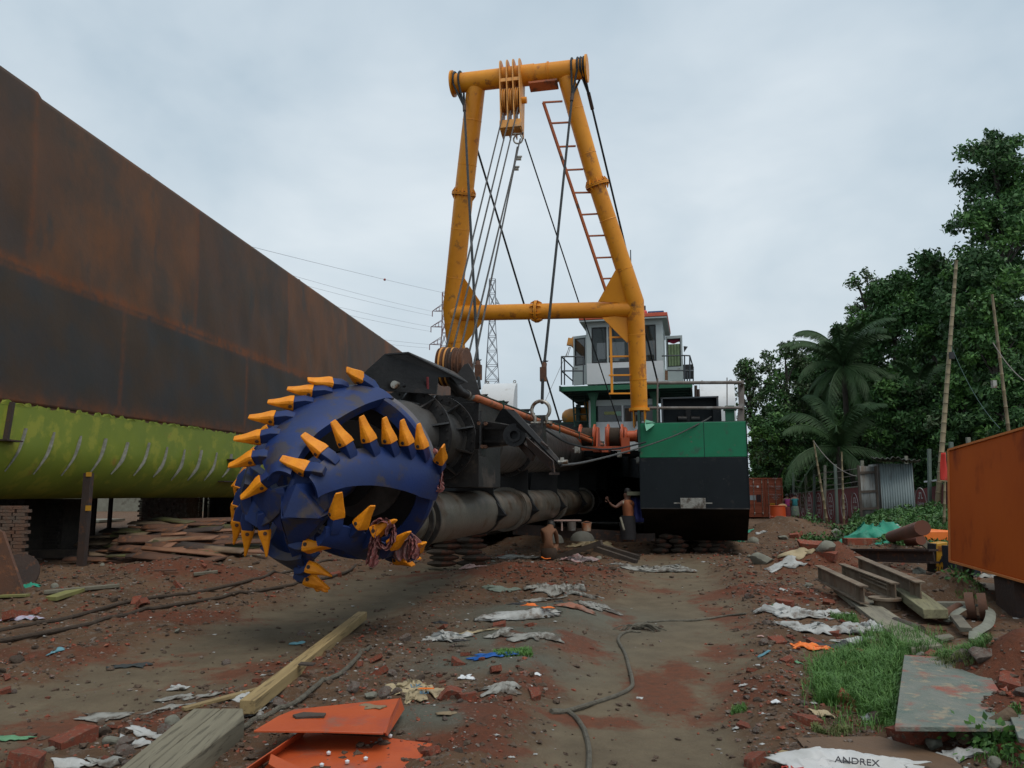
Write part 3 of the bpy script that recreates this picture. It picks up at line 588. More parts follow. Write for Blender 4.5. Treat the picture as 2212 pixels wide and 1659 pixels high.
# hydraulic pipes along the top
k5 = lambda x, y: ((1700 + x * .3315) * .54, (1550 + y * .3315) * .54)
mb = MB(); mb.tube([W(*k7(1560, 740), 11.9), W(*k7(1640, 850), 11.9), W(*k7(1730, 960), 11.95), W(*k7(1840, 1010), 12.1)], [.075, .08, .075, .07], 16); obj('elbow_hose', mb, BlkS, arm)
mb = MB(); a = W(*k7(1830, 1005), 12.1); b = W(1340, 976, 31.5); d = nrm(b - a); mb.cyl(a, a + d * .25, .075, n=16); obj('pipe_clamp', mb, PlasG, arm)
mb = MB(); mb.cyl(a + d * .2, b, .062, n=16); obj('orange_pipe', mb, OrgP, arm)
mb = MB(); mb.cyl(W(*k7(1710, 880), 12.1), W(1335, 968, 31.3), .026, n=10); obj('thin_pipe', mb, OrgP, arm)
mb = MB(); mb.cyl(W(*k7(2000, 985), 12.6), W(1325, 962, 31.), .018, n=8); obj('green_conduit', mb, GrnD, arm)
for t in (.1, .22, .36, .5, .62, .74, .86):
    c = a + d * np.linalg.norm(b - a) * t; mb = MB(); mb.box(c + RT * .06, (.03, .05, .24), (RT, AX, UP)); mb.box(c + UP * .1 - RT * .04, (.25, .05, .03), (RT, AX, UP)); obj('pipe_bracket', mb, GrnD, arm)
# shackle lug on ladder
mb = MB(); c = W(1171, 905, 16.); mb.prism([c - AX * .25 - UP * .8, c + AX * .25 - UP * .8, c + AX * .15 + UP * .05, c - AX * .15 + UP * .05], RT * .05); obj('lifting_lug', mb, BlkS, arm)
shackle('bow_shackle', W(1168, 886, 16.), -UP, RT, .19, dredger, Galv)
mb = MB(); c = W(1036, 850, 15.); mb.box(c - UP * .3, (.3, .3, .5), (RT, AX, UP)); obj('lifting_lug', mb, BlkS, arm)
# swing sheave arm with eye
arm2 = part('swing_sheave_arm', W(1080, 940, 11.6))
P = [W(*k5(x, y), Y) for x, y, Y in ((620, 390, 12.), (1080, 465, 11.2), (1170, 490, 11.1), (1205, 580, 11.1), (1170, 655, 11.1), (1090, 680, 11.15), (600, 740, 12.))]
mb = MB(); mb.prism(P, AX * .16); obj('arm_plate', mb, BlkS, arm2, bevel=.006)
mb = MB(); mb.bar(W(*k5(620, 495), 11.9), W(*k5(1070, 487), 11.1), .05, .03); mb.bar(W(*k5(620, 650), 11.9), W(*k5(1040, 652), 11.1), .05, .03); mb.box(W(*k5(700, 560), 11.8), (.03, .3, .68), (RT, AX, UP)); obj('stiffener', mb, BlkS, arm2)
mb = MB(); c = W(*k5(1090, 578), 11.08); mb.lathe(c, AX, [(-.07, .09), (-.07, .165), (.05, .165), (.05, .09), (-.07, .09)], 32); mb.lathe(c, AX, [(-.09, .06), (-.09, .10), (0, .10), (0, .06), (-.09, .06)], 28); mb.cyl(c + AX * .0, c + AX * .02, .07, n=20); obj('eye_bush', mb, Blk, arm2)
for x, y in ((740, 440), (660, 436), (700, 715), (740, 715)):
    mb = MB(); c = W(*k5(x, y), 11.7); mb.cyl(c, c - AX * .06, .03, n=6); obj('bolt', mb, Rust, arm2)
fl = part('fairlead_plate', W(1150, 940, 11.))
P = [W(*k5(x, y), Y) for x, y, Y in ((930, 255, 11.1), (1075, 272, 11.), (1652, 905, 10.4), (1659, 950, 10.4), (1625, 950, 10.4), (1230, 560, 10.85), (1130, 470, 11.05), (840, 410, 11.2), (880, 330, 11.15))]
mb = MB(); mb.prism(P, AX * .04); obj('outer_plate', mb, Blk, fl)
P = [W(*k5(x, y), Y) for x, y, Y in ((960, 252, 11.05), (1100, 292, 10.95), (1655, 900, 10.37), (1625, 935, 10.37))]; mb = MB(); mb.prism(P, AX * .02); obj('edge_plate', mb, BlkS, fl, bevel=.004)
P = [W(*k5(x, y), Y) for x, y, Y in ((1210, 590, 11.), (1540, 880, 10.6), (1560, 1045, 10.6), (1240, 720, 11.))]; mb = MB(); mb.prism(P, AX * .1); obj('inner_plate', mb, RustD, fl)
mb = MB(); mb.bar(W(*k5(1160, 680), 11.2), W(*k5(1310, 850), 11.), .05, .1); mb.box(W(*k5(1560, 1040), 10.55), (.14, .05, .03)); mb.bar(W(*k5(1405, 660), 10.6), W(*k5(1480, 720), 10.5), .03, .03); obj('plate_lugs', mb, RustD, fl)
mb = MB(); mb.cyl(W(*k5(1325, 520), 11.3), W(*k5(1325, 520), 11.7), .11, n=24); obj('roller', mb, BlkS, fl)
mb = MB(); c = W(1214, 998, 10.4); mb.cyl(c - RT * .05, c + RT * .08, .03, n=8); mb.box(c + UP * .03, (.05, .05, .06)); obj('shackle_pin', mb, Galv, fl)
# swing rope: from the fairlead up over the pontoon
def rpts(l): return [W(x, y, Y) for x, y, Y in l]
def spline(P, n=10):
    P = [np.asarray(p, float) for p in P]; Q = [P[0] * 2 - P[1]] + P + [P[-1] * 2 - P[-2]]; o = []
    for i in range(1, len(Q) - 2):
        for t in np.linspace(0, 1, n, endpoint=False):
            a, b, c, d = Q[i - 1:i + 3]; o.append(.5 * (2 * b + (c - a) * t + (2 * a - 5 * b + 4 * c - d) * t * t + (3 * b - a - 3 * c + d) * t ** 3))
    return o + [P[-1]]
mb = MB(); mb.tube(spline(rpts([(1212, 1005, 10.4), (1260, 999, 12.4), (1330, 982, 16), (1390, 965, 19.6), (1460, 940, 20.1), (1520, 910, 20.2), (1536, 900, 20.9)])), .019, 8); obj('swing_rope', mb, Rope, dredger)
mb = MB(); mb.tube(spline(rpts([(1180, 930, 15), (1230, 958, 17), (1290, 970, 19), (1340, 968, 20), (1395, 955, 20.2)])), .022, 8); obj('swing_rope', mb, RopeD, dredger)
for (x, y, Y) in ((1247, 977, 20.), (1338, 987, 24.), (1380, 999, 21.8)):
    mb = MB(); c = W(x, y - 5, Y - .45); mb.box(c, (.13, .1, .17), (RT, AX, UP)); mb.cyl(c - RT * .12 + UP * .04, c, .012, n=5); obj('zinc_anode', mb, PlasG, arm, bevel=.02)
# --- cutter head
cut = part('cutter_head', C0)
cr_ = nrm(np.cross(cx_, UP)); cu_ = np.cross(cr_, cx_)
def Rs(s): return 1.08 * np.sqrt(np.maximum(1 - (np.clip(s, 0, 1.9) / 1.9) ** 1.3, 0))
def CP(s, t, off=0.): 
    Rr = Rs(s) + off; return C0 + cx_ * s + (cr_ * math.cos(t) + cu_ * math.sin(t)) * Rr
mb = MB(); mb.lathe(C0, cx_, [(-.10, .90), (-.10, 1.065), (.09, 1.075), (.10, 1.05), (.10, .90), (-.10, .90)], 96); obj('rear_ring', mb, BlueEdge, cut)
mb = MB(); mb.lathe(C0, cx_, [(.085, .875), (.115, .89), (.115, 1.06), (.09, 1.083), (.05, 1.083), (.05, .875), (.085, .875)], 96); obj('front_ring', mb, Blue, cut)
LS = [0, .08, .34, .59, .85, 1.07, 1.28, 1.45, 1.6, 1.72]; LTH = [175, 172, 161, 151, 142, 134.5, 129, 126.5, 127, 132]
TS = [0, .07, .38, .8, 1.13, 1.38, 1.6, 1.72]; TTH = [199, 198, 191, 178, 167, 159, 154, 156]
sB = [-.003, .235, .45, .65, .886, 1.117, 1.33, 1.56]; dB = [3.5, 2, 3, 3, 4, 5, 5, 6]
kz = {'1': (850, 1350, .66305), 'a': (900, 1450, .3014), 'b': (1300, 1450, .3014), 'c': (900, 1850, .33156), 'd': (1250, 1850, .33153)}
def zz(n, p): o = kz[n]; return np.array([(o[0] + p[0] * o[2]) * .54, (o[1] + p[1] * o[2]) * .54])
OBS = {-1: {0: ('b', (620, 320), (455, 205), (290, 95)), 1: ('a', (1540, 310), (1412, 290), (1095, 225)), 2: ('a', (1320, 390), (1165, 390), (825, 345)), 3: ('a', (1070, 530), (915, 540), (565, 520)), 4: ('a', (830, 730), (665, 740), (308, 720)), 5: ('a', (640, 960), (480, 990), (110, 1010)), 6: ('a', (520, 1250), (385, 1260), (45, 1370)), 7: ('c', (590, 150), (465, 235), (185, 430))},
       0: {0: ('b', (1515, 1400), (1530, 1290), (1568, 1105)), 1: ('b', (1310, 1250), (1285, 1130), (1240, 795)), 2: ('b', (1120, 1210), (1090, 1080), (1020, 740)), 3: ('b', (900, 1190), (860, 1055), (785, 715)), 4: ('b', (640, 1180), (590, 1040), (480, 695)), 5: ('b', (330, 1220), (285, 1085), (95, 760)), 6: ('a', (1400, 1270), (1300, 1195), (1015, 935)), 7: ('a', (1220, 1430), (1085, 1415), (725, 1260))},
       1: {3: ('d', (1200, 1120), (1240, 1050), (1345, 975)), 4: ('d', (900, 1080), (960, 1000), (1170, 835)), 5: ('d', (680, 950), (740, 850), (1010, 690)), 6: ('d', (500, 830), (570, 765), (730, 520)), 7: ('d', (270, 760), (290, 640), (320, 365))},
       2: {4: ('c', (930, 1380), (1000, 1410), (1225, 1560)), 5: ('c', (930, 1380), (985, 1390), (1265, 1530)), 6: ('c', (940, 1290), (1020, 1260), (1275, 1370)), 7: ('c', (880, 1000), (975, 1010), (1265, 1020))},
       3: {3: ('c', (230, 170), (190, 260), (135, 500)), 4: ('c', (200, 380), (160, 490), (85, 745)), 5: ('c', (200, 580), (165, 690), (110, 975)), 6: ('c', (260, 690), (280, 810), (245, 1125)), 7: ('c', (450, 690), (475, 810), (500, 1140))}}
def tooth_mesh(B_, d, n, w):   # local frame: d points to the tip, n is the wide face's normal
    d = nrm(d); n = nrm(n - d * np.dot(n, d)); sdv = np.cross(d, n); T_ = MB()
    secs = [(0, .078, .066, 0), (.045, .075, .064, 0), (.10, .066, .050, -.002), (.15, .058, .036, -.004), (.21, .050, .024, -.004), (.255, .044, .016, -.002), (.285, .036, .009, 0)]
    vs = []
    for s, a, b, o in secs:
        for (i, j) in ((1, .55), (.8, 1), (-.8, 1), (-1, .55), (-1, -.55), (-.8, -1), (.8, -1), (1, -.55)): vs.append(B_ + d * s + sdv * a * i + n * (b * j + o))
    m = 8; fs = [(i * m + k, i * m + (k + 1) % m, (i + 1) * m + (k + 1) % m, (i + 1) * m + k) for i in range(len(secs) - 1) for k in range(m)]
    fs += [tuple(range(m))[::-1], tuple(range((len(secs) - 1) * m, len(secs) * m))]; T_.add(vs, fs)
    return T_, sdv, n
TTB = {-1: [197, 194, 189, 183, 177, 176, 178, 184], 0: TTH, 1: [184, 182, 178, 170, 161, 152, 148, 152], 2: [195, 194, 189, 182, 176, 172, 172, 178], 3: [195, 194, 189, 182, 176, 174, 176, 184]}
for k in (-1, 0, 1, 2, 3):
    TTH = TTB[k]; SE = 1.50 if k > 1 else 1.66; roots = []
    for i in range(8):
        s = sB[i]; t = R(np.interp(s, LS, LTH) + dB[i] + 72 * k); e_ = 1e-2
        rad = cr_ * math.cos(t) + cu_ * math.sin(t); th = -cr_ * math.sin(t) + cu_ * math.cos(t)
        mer = nrm(cx_ + rad * (Rs(s + e_) - Rs(s - e_)) / (2 * e_)); n = nrm(rad - cx_ * (Rs(s + e_) - Rs(s - e_)) / (2 * e_))
        al = .47 + .606 * s - .692 * s * s; be = .488 - .412 * s + .032 * s * s
        d = nrm(math.cos(al) * math.cos(be) * -th + math.sin(al) * n + math.cos(al) * math.sin(be) * mer)
        rt = CP(s, t, .03); bs = rt + d * .136; tp = bs + d * .285
        if i in OBS[k]:
            f, a_, m_, t_ = OBS[k][i]; nb = W(*zz(f, m_), bs[1]); L_ = .285
            if np.linalg.norm(nb - bs) > .16: bs = bs + (nb - bs); 
            else: bs = nb
            best = None
            for Yt in np.linspace(bs[1] - .28, bs[1] + .28, 57):
                q = W(*zz(f, t_), Yt); er = abs(np.linalg.norm(q - bs) - L_) + .08 * np.linalg.norm(nrm(q - bs) - d)
                if best is None or er < best[0]: best = (er, q)
            tp = best[1]; d = nrm(tp - bs); rt = W(*zz(f, a_), bs[1] + (rt[1] - bs[1]) * 1.)
            if np.linalg.norm(rt - bs) > .17: rt = bs - nrm(bs - rt) * .17
        wn = nrm(np.cross(d, mer)); 
        if np.dot(wn, n) < 0: wn = -wn
        T_, sdv, nn_ = tooth_mesh(bs, d, wn, 1)
        to = obj('tooth', T_, Tooth, cut, smooth=25, bevel=.004)
        mb = MB(); dd = nrm(bs - rt); 
        mb.cyl(bs + d * .035 - sdv * .083, bs + d * .035 + sdv * .083, .02, n=14)
        obj('tooth_pin', mb, RustD, cut)
        mb = MB(); n2 = nrm(nn_ - dd * np.dot(nn_, dd)); s2 = np.cross(dd, n2); Ln = np.linalg.norm(bs - rt) + .05
        vs = [];
        for tt, a1, b1 in ((-.09, .045, .03), (.0, .06, .062), (Ln, .058, .05)):
            for (i_, j_) in ((1, 1), (-1, 1), (-1, -1), (1, -1)): vs.append(rt + dd * tt + s2 * a1 * i_ + n2 * b1 * j_)
        mb.add(vs, [(i_ * 4 + q, i_ * 4 + (q + 1) % 4, i_ * 4 + 4 + (q + 1) % 4, i_ * 4 + 4 + q) for i_ in range(2) for q in range(4)] + [(3, 2, 1, 0), (8, 9, 10, 11)]); obj('tooth_adapter', mb, Blue, cut, bevel=.006)
        roots.append((s, rt + dd * -.01))
    # blade: ruled helical strip between leading edge (through the roots) and trailing edge
    S_ = np.linspace(0, 1, 48); lead = []; 
    for q in S_:
        s = -.02 + SE * q; t = R(np.interp(s, LS, LTH) + 72 * k); p = CP(s, t)
        w = [math.exp(-((s - rs) / .16) ** 2) for rs, _ in roots]; dl = sum(wi * (r_ - CP(rs, R(np.interp(rs, LS, LTH) + 3 + 72 * k))) for wi, (rs, r_) in zip(w, roots)) / (sum(w) + .02)
        lead.append(p + dl * .75)
    m = 14; Po = np.zeros((48, m, 3)); Pi = np.zeros((48, m, 3))
    for a_, q in enumerate(S_):
        s = -.02 + SE * q; tl = np.interp(s, LS, LTH); tt = np.interp(s, TS, TTH); base_l = CP(s, R(tl + 72 * k)); dl = lead[a_] - base_l
        for b_ in range(m):
            f = b_ / (m - 1); t = R(tl + (tt - tl) * f + 72 * k); p = CP(s, t, .015 + .02 * math.sin(math.pi * f)) + dl * (1 - f) ** 1.5
            ax_p = C0 + cx_ * s; inn = nrm(p - (ax_p + cx_ * -.5)); th_ = .045 + .075 * f ** .6
            Po[a_, b_] = p; Pi[a_, b_] = p - inn * th_
    mb = MB(); mb.grid(Po); mb.grid(Pi[:, ::-1])
    nn0 = 48 * m
    def I(g, a_, b_): return g * nn0 + a_ * m + (b_ if g == 0 else m - 1 - b_)
    for a_ in range(47):
        mb.f.append((I(0, a_, 0), I(0, a_ + 1, 0), I(1, a_ + 1, 0), I(1, a_, 0))); mb.f.append((I(0, a_ + 1, m - 1), I(0, a_, m - 1), I(1, a_, m - 1), I(1, a_ + 1, m - 1)))
    for b_ in range(m - 1):
        mb.f.append((I(0, 0, b_ + 1), I(0, 0, b_), I(1, 0, b_), I(1, 0, b_ + 1))); mb.f.append((I(0, 47, b_), I(0, 47, b_ + 1), I(1, 47, b_ + 1), I(1, 47, b_)))
    bl = obj('blade', mb, Blue, cut, smooth=35)
# hub
mb = MB(); mb.lathe(C0, cx_, [(.05, .20), (1.2, .20), (1.25, .24), (1.5, .24), (1.54, .2), (1.56, 0)], 40); obj('hub', mb, Blue, cut)
mb = MB(); hc = W(*zz('c', (830, 470)), 8.0); q = [W(*zz('c', p), Y) for p, Y in (((860, 255), 7.75), ((705, 660), 7.75), ((1130, 675), 7.75))]; bk = [p + np.array([.12, .55, .1]) for p in q]
mb.add(q + [W(*zz('c', (1200, 250)), 8.1), W(*zz('c', (1225, 560)), 8.1), W(*zz('c', (660, 380)), 8.1)], [(0, 1, 2), (0, 2, 4, 3), (0, 5, 1)]); mb.add(q + bk, [(1, 4, 5, 2)]); obj('hub_web', mb, Blue, cut, smooth=0)
for nm, pts, th_ in (('front_web', ((670, 400, 7.95), (690, 660, 7.9), (1130, 675, 7.9), (1190, 690, 7.95), (1040, 860, 8.1), (985, 940, 8.2), (985, 1090, 8.3), (1070, 1150, 8.4), (995, 1230, 8.45), (985, 1395, 8.5), (945, 1395, 8.5), (890, 1290, 8.45), (800, 1130, 8.35), (720, 940, 8.2), (675, 700, 8.0)), .16), ('side_web', ((285, 40, 8.5), (240, 350, 8.4), (222, 520, 8.35), (235, 700, 8.3), (400, 800, 8.2), (545, 720, 8.12), (655, 620, 8.05), (720, 380, 7.95), (700, 300, 7.95), (560, 330, 8.0), (430, 150, 8.2)), .14)):
    mb = MB(); P = [W(*zz('c', p[:2]), p[2]) for p in pts]; mb.prism(P, np.array([.25, 1, .25]) * th_); obj(nm, mb, Blue, cut, smooth=0, bevel=.012)
mb = MB(); P = [W(*zz('c', p[:2]), p[2]) for p in ((860, 60, 7.9), (1220, 60, 8.0), (1240, 560, 8.05), (1130, 690, 7.95), (880, 690, 7.95), (700, 640, 7.95), (730, 330, 7.95))]; mb.prism(P, np.array([.05, .5, .15])); obj('hub_block', mb, Blue, cut, smooth=0, bevel=.02)
# inner throat behind the blades
mb = MB(); mb.lathe(C0 - cx_ * .12, cx_, [(0, .62), (.0, .9), (-.03, .9), (-.03, .62), (0, .62)], 48); mb.lathe(C0 - cx_ * .05, cx_, [(0, .3), (.35, .34), (.35, 0)], 32); obj('back_plate', mb, Blk, cut)
# --- deckhouse and wheelhouse
YC = 27.2
def q3(x, y, Y=YC): return W(*k3(x, y), Y)
house = part('wheelhouse', q3(1590, 980))
wl, wr, wb, wt = q3(1302, 980), q3(1893, 980), q3(1600, 982)[2], q3(1600, 480)[2]
wW = (wr[0] - wl[0]) / RT[0]; ctr = (wl + wr) / 2; 
def hb(l0, l1, z0_, z1_, d0, d1, mat, nm, par, bev=0.006):   # box in the house frame: l from house left front corner, d depth
    mb = MB(); c = wl * np.array([1, 1, 0]) + RT * (l0 + l1) / 2 + AX * (d0 + d1) / 2 + UP * (z0_ + z1_) / 2
    mb.box(c, (l1 - l0, d1 - d0, z1_ - z0_), (RT, AX, UP)); return obj(nm, mb, mat, par, bevel=bev)
zs = lambda y: q3(1600, y)[2]; ls_ = lambda x: wW * (x - 1302) / (1893 - 1302)
th = .06; zi0, zi1 = zs(812), zs(526)
hb(0, wW, wb, zi0, 0, th, Wht, 'front_wall', house); hb(0, wW, zi1, wt, 0, th, WhtD, 'front_wall_head', house)
for a, b in ((1302, 1345), (1462, 1478), (1843, 1893)): hb(ls_(a), ls_(b), zi0 + .002, zi1 - .002, .002, th, WhtD, 'front_pillar', house)
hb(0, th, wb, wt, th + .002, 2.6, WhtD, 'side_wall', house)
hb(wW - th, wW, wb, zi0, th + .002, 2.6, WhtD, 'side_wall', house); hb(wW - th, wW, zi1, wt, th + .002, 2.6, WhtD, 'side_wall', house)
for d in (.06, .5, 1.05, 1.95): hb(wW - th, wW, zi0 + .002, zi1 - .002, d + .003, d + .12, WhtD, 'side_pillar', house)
hb(0, wW, wb, zi0 + .1, 2.6, 2.66, GlassT, 'rear_wall', house); hb(0, wW, zi1 - .05, wt, 2.6, 2.66, WhtD, 'rear_wall', house); hb(wW * .42, wW * .55, zi0 + .1, zi1, 2.6, 2.66, WhtD, 'rear_pillar', house)
glM = bpy.data.materials.new('tinted_glass'); glM.use_nodes = True; b_ = glM.node_tree.nodes['Principled BSDF']; b_.inputs['Base Color'].default_value = (.02, .03, .03, 1); b_.inputs['Roughness'].default_value = .03; b_.inputs['Alpha'].default_value = .72
def winframe(l0, l1, z0_, z1_, d, par, glass, mk=hb):
    fr = MB(); f = .04; c = wl * np.array([1, 1, 0])
    for (a, b, e_, g) in ((l0, l1, z0_, z0_ + f), (l0, l1, z1_ - f, z1_), (l0, l0 + f, z0_ + f, z1_ - f), (l1 - f, l1, z0_ + f, z1_ - f)):
        fr.box(c + RT * (a + b) / 2 + AX * (d + .02) + UP * (e_ + g) / 2, (b - a, .05, g - e_), (RT, AX, UP))
    o = obj('window', fr, Frm, par); mb = MB(); mb.box(c + RT * (l0 + l1) / 2 + AX * (d + .03) + UP * (z0_ + z1_) / 2, (l1 - l0 - 2 * f, .01, z1_ - z0_ - 2 * f), (RT, AX, UP)); obj('pane', mb, glass, o); return o
winframe(ls_(1345), ls_(1462), zi0, zi1, 0, house, glM); winframe(ls_(1478), ls_(1660), zi0, zi1, 0, house, glM); winframe(ls_(1660), ls_(1843), zi0, zi1, 0, house, glM)
hb(.3, .8, wb, zi0 + .35, 1.2, 1.7, GlassT, 'console', house); hb(1.1, 1.7, wb, zi0 + .25, .7, 1.2, GlassT, 'console', house); hb(1.9, 2.3, wb, zi0 + .45, 1.3, 1.6, Frm, 'chair', house)
hb(ls_(1512), ls_(1640), zs(965), zs(858), -.03, 0, Grey, 'front_locker', house)
# roof
mb = MB(); o3 = .22; r0 = wl * np.array([1, 1, 0]) - RT * o3 - AX * .3; rz = zs(476)
for_ = [r0 + UP * rz, r0 + RT * (wW + 2 * o3 - .02) + UP * rz]
mb.prism([for_[0], for_[1], for_[1] + AX * 3.3, for_[0] + AX * 3.3], UP * (zs(448) - rz)); obj('roof', mb, RedF, house, bevel=.01)
mb = MB(); mb.prism([for_[0] - UP * .012 + RT * .02 + AX * .02, for_[1] - UP * .012 - RT * .02 + AX * .02, for_[1] + AX * 3.25 - UP * .012 - RT * .02, for_[0] + AX * 3.25 - UP * .012 + RT * .02], -UP * .05); obj('roof_underside', mb, WhtD, house)
fl_ = part('floodlight', q3(1860, 420)); mb = MB(); c = q3(1858, 422, 27.) ; mb.box(c, (.56, .18, .26), (RT, AX, UP)); obj('housing', mb, Frm, fl_, bevel=.02)
for x in (1822, 1857, 1892): mb = MB(); c2_ = q3(x, 422, 27.) - AX * .1; mb.lathe(c2_, AX, [(-.015, .055), (-.015, .068), (.03, .068)], 20); mb.cyl(c2_ - AX * .005, c2_ + AX * .02, .055, n=20); obj('lamp', mb, Galv, fl_)
mb = MB(); mb.box(q3(1858, 400, 26.9) - AX * .08, (.5, .03, .02), (RT, AX, UP)); obj('blue_strip', mb, M('blue_trim', (.03, .12, .4)), fl_)
mb = MB(); c = q3(1340, 457, 27.1); mb.box(c, (.5, .16, .06), (RT, AX, UP)); obj('light_bar', mb, Grey, house)
mb = MB(); c = q3(1767, 410, 27.2); mb.lathe(c - UP * .16, UP, [(0, .09), (.2, .1), (.26, .07), (.3, .0)], 20); obj('beacon', mb, M('red_lamp', (.5, .02, .02), .3), house)
mb = MB(); mb.cyl(c + UP * .1, c + UP * .28, .045, n=12); obj('beacon_cap', mb, Frm, house)
mb = MB(); c = q3(1530 * 1.0, 0); mb.cyl(W(1362, 540, 27.5) - UP * 2., W(1362, 540, 27.5), .02, n=6); obj('antenna', mb, Grey, house)
# doors
def door(x0, x1, y0, y1, ywin0, ywin1, Y0, Y1, curtain=None, hx=1215):
    dr = part('door', q3((x0 + x1) / 2, y1)); a, b = q3(x0, 900, Y0), q3(x1, 900, Y1); r = nrm((b - a) * np.array([1, 1, 0])); w_ = np.linalg.norm((b - a)[:2]); n = np.cross(r, UP)
    Z = lambda y: q3((x0 + x1) / 2, y, (Y0 + Y1) / 2)[2]; a = a * np.array([1, 1, 0]); mb = MB()
    def bx(u0, u1, z0_, z1_, t=.05, o=0): mb.box(a + r * (u0 + u1) / 2 + UP * (z0_ + z1_) / 2 + n * o, (u1 - u0, t, z1_ - z0_), (r, n, UP))
    zt, zb_, z1w, z0w = Z(y0), Z(y1), Z(ywin0), Z(ywin1)
    bx(0, w_, zb_, z0w); bx(0, w_, z1w, zt); bx(0, .06, z0w, z1w); bx(w_ - .06, w_, z0w, z1w); obj('door_leaf', mb, WhtD, dr)
    mb = MB(); bx(.06, w_ - .06, z0w, z0w + .03, .06); bx(.06, w_ - .06, z1w - .03, z1w, .06); bx(.06, .09, z0w, z1w, .06); bx(w_ - .09, w_ - .06, z0w, z1w, .06); obj('window_frame', mb, Frm, dr)
    if curtain: 
        mb = MB(); g = np.array([[a + r * (.08 + (w_ - .16) * i / 20) + UP * (z0w + (z1w - z0w) * j / 4 * .8) + n * (.02 + .012 * math.sin(i * 1.3)) for i in range(21)] for j in range(5)]); mb.grid(g); obj('curtain', mb, cloth('green_curtain', (.17, .24, .13)), dr)
        mb = MB(); g = np.array([[a + r * (w_ * i / 20) + UP * (z1w - .16 + (zt - z1w + .16) * j / 4 + (.03 * math.sin(i * .5) if j == 0 else 0)) - n * .04 for i in range(21)] for j in range(5)]); mb.grid(g); obj('red_cloth', mb, cloth('crimson_cloth', (.26, .02, .05)), dr)
    else:
        gm = glM
        mb = MB(); bx(.09, w_ - .09, z0w + .03, z1w - .03, .01); obj('pane', mb, gm, dr)
    mb = MB(); hh = a + r * (.08 if hx < 1500 else w_ - .12) + UP * (z0w - .1); hn = n if n[1] < 0 else -n; mb.cyl(hh, hh + hn * .07, .012, n=8); mb.cyl(hh + hn * .07, hh + hn * .07 + r * .1 * (1 if hx < 1500 else -1), .01, n=8); obj('door_handle', mb, Galv, dr)
door(1198, 1306, 590, 985, 610, 828, 27.6, 27.3); door(1943, 2078, 590, 985, 612, 838, 28.6, 28.4, curtain=1, hx=2000)
# platform
pf = part('platform', q3(1600, 1000, 26.3)); a, b = q3(1075, 1000, 26.4), q3(2148, 1005, 25.9); zA, zB = q3(1600, 985, 26.2)[2], q3(1600, 1024, 26.2)[2]
mb = MB(); a_, b_ = a * np.array([1, 1, 0]), b * np.array([1, 1, 0]); pw = np.linalg.norm(b_ - a_); mb.box((a_ + b_) / 2 + UP * (zA + zB) / 2, (pw, .06, zA - zB), (RT, AX, UP)); obj('fascia', mb, Grn, pf)
mb = MB(); mb.box((a_ + b_) / 2 + UP * (zA - .03) + AX * 2.3, (pw - .02, 4.5, .03), (RT, AX, UP)); obj('platform_deck', mb, GrnD, pf)
mb = MB()
for d in np.linspace(.5, 4.3, 7): mb.box((a_ + b_) / 2 + UP * (zA - .12) + AX * d, (pw - .1, .05, .12), (RT, AX, UP))
mb.box(a_ + RT * .03 + AX * 2.3 + UP * (zA + zB) / 2, (.05, 4.5, (zA - zB)), (RT, AX, UP)); obj('floor_beam', mb, GrnD, pf)
mb = MB(); mb.box(b_ - RT * .03 + AX * 2.3 + UP * (zA + zB) / 2, (.05, 4.5, (zA - zB)), (RT, AX, UP)); obj('side_fascia', mb, WoodD, pf)
for x, Y in ((1355, 26.9), (1852, 26.7)):
    mb = MB(); c = q3(x, 1200, Y) * np.array([1, 1, 0]); mb.box(c + UP * (zB + 3.0) / 2, (.17, .14, zB - 3.), (RT, AX, UP)); mb.prism([c + UP * (zB - .4) - RT * .08 - AX * .02, c + UP * zB - RT * .2 - AX * .02, c + UP * zB + RT * .2 - AX * .02, c + UP * (zB - .4) + RT * .08 - AX * .02], AX * .04); obj('support_post', mb, Grn, pf)
# lower house
lh = part('deckhouse', q3(1600, 1550, 27.3)); zl = lambda y: q3(1600, y, 27.2)[2]; 
def lb(x0, x1, y0, y1, d0, d1, mat, nm, par=lh, bev=.005):
    a = q3(x0, 1300, 27.2) * np.array([1, 1, 0]); b = q3(x1, 1300, 27.2) * np.array([1, 1, 0]); w_ = (b - a)[0] / RT[0]; a = q3(1318, 1300, 27.2) * np.array([1, 1, 0]) + RT * ((q3(x0, 1300, 27.2) - q3(1318, 1300, 27.2))[0] / RT[0])
    mb = MB(); mb.box(a + RT * w_ / 2 + AX * (d0 + d1) / 2 + UP * (zl(y0) + zl(y1)) / 2, (w_, d1 - d0, abs(zl(y0) - zl(y1))), (RT, AX, UP)); return obj(nm, mb, mat, par, bevel=bev)
lb(1375, 1838, 1110, 1157, 0, .06, WhtD, 'wall_head'); lb(1318, 1845, 1286, 1552, 0, .06, Wht, 'front_wall'); lb(1575, 1590, 1157.3, 1285.7, .002, .06, Wht, 'mullion'); lb(1318, 1340, 1110, 1285.7, .002, .06, Wht, 'pillar'); lb(1820, 1838, 1157.3, 1285.7, .002, .06, Wht, 'pillar'); lb(1330, 1840, 1112, 1550, .5, 3.2, Blk, 'interior')
for x0, x1 in ((1378, 1575), (1590, 1820)):
    w_ = lb(x0, x1, 1157.3, 1285.7, .02, .03, Glass, 'window')
lb(1440, 1565, 1203, 1228, .008, .018, M('straw_blind', (.25, .27, .1)), 'blind_scrap'); lb(1530, 1570, 1203, 1240, .0, .0075, M('pale_teal_scrap', (.2, .35, .27)), 'blind_scrap'); lb(1600, 1650, 1180, 1285, .01, .018, WoodD, 'board_behind_glass')
lb(1665, 1690, 1230, 1330, -.3, -.2, M('burlap_wrap', (.08, .055, .03)), 'burlap_wrap')
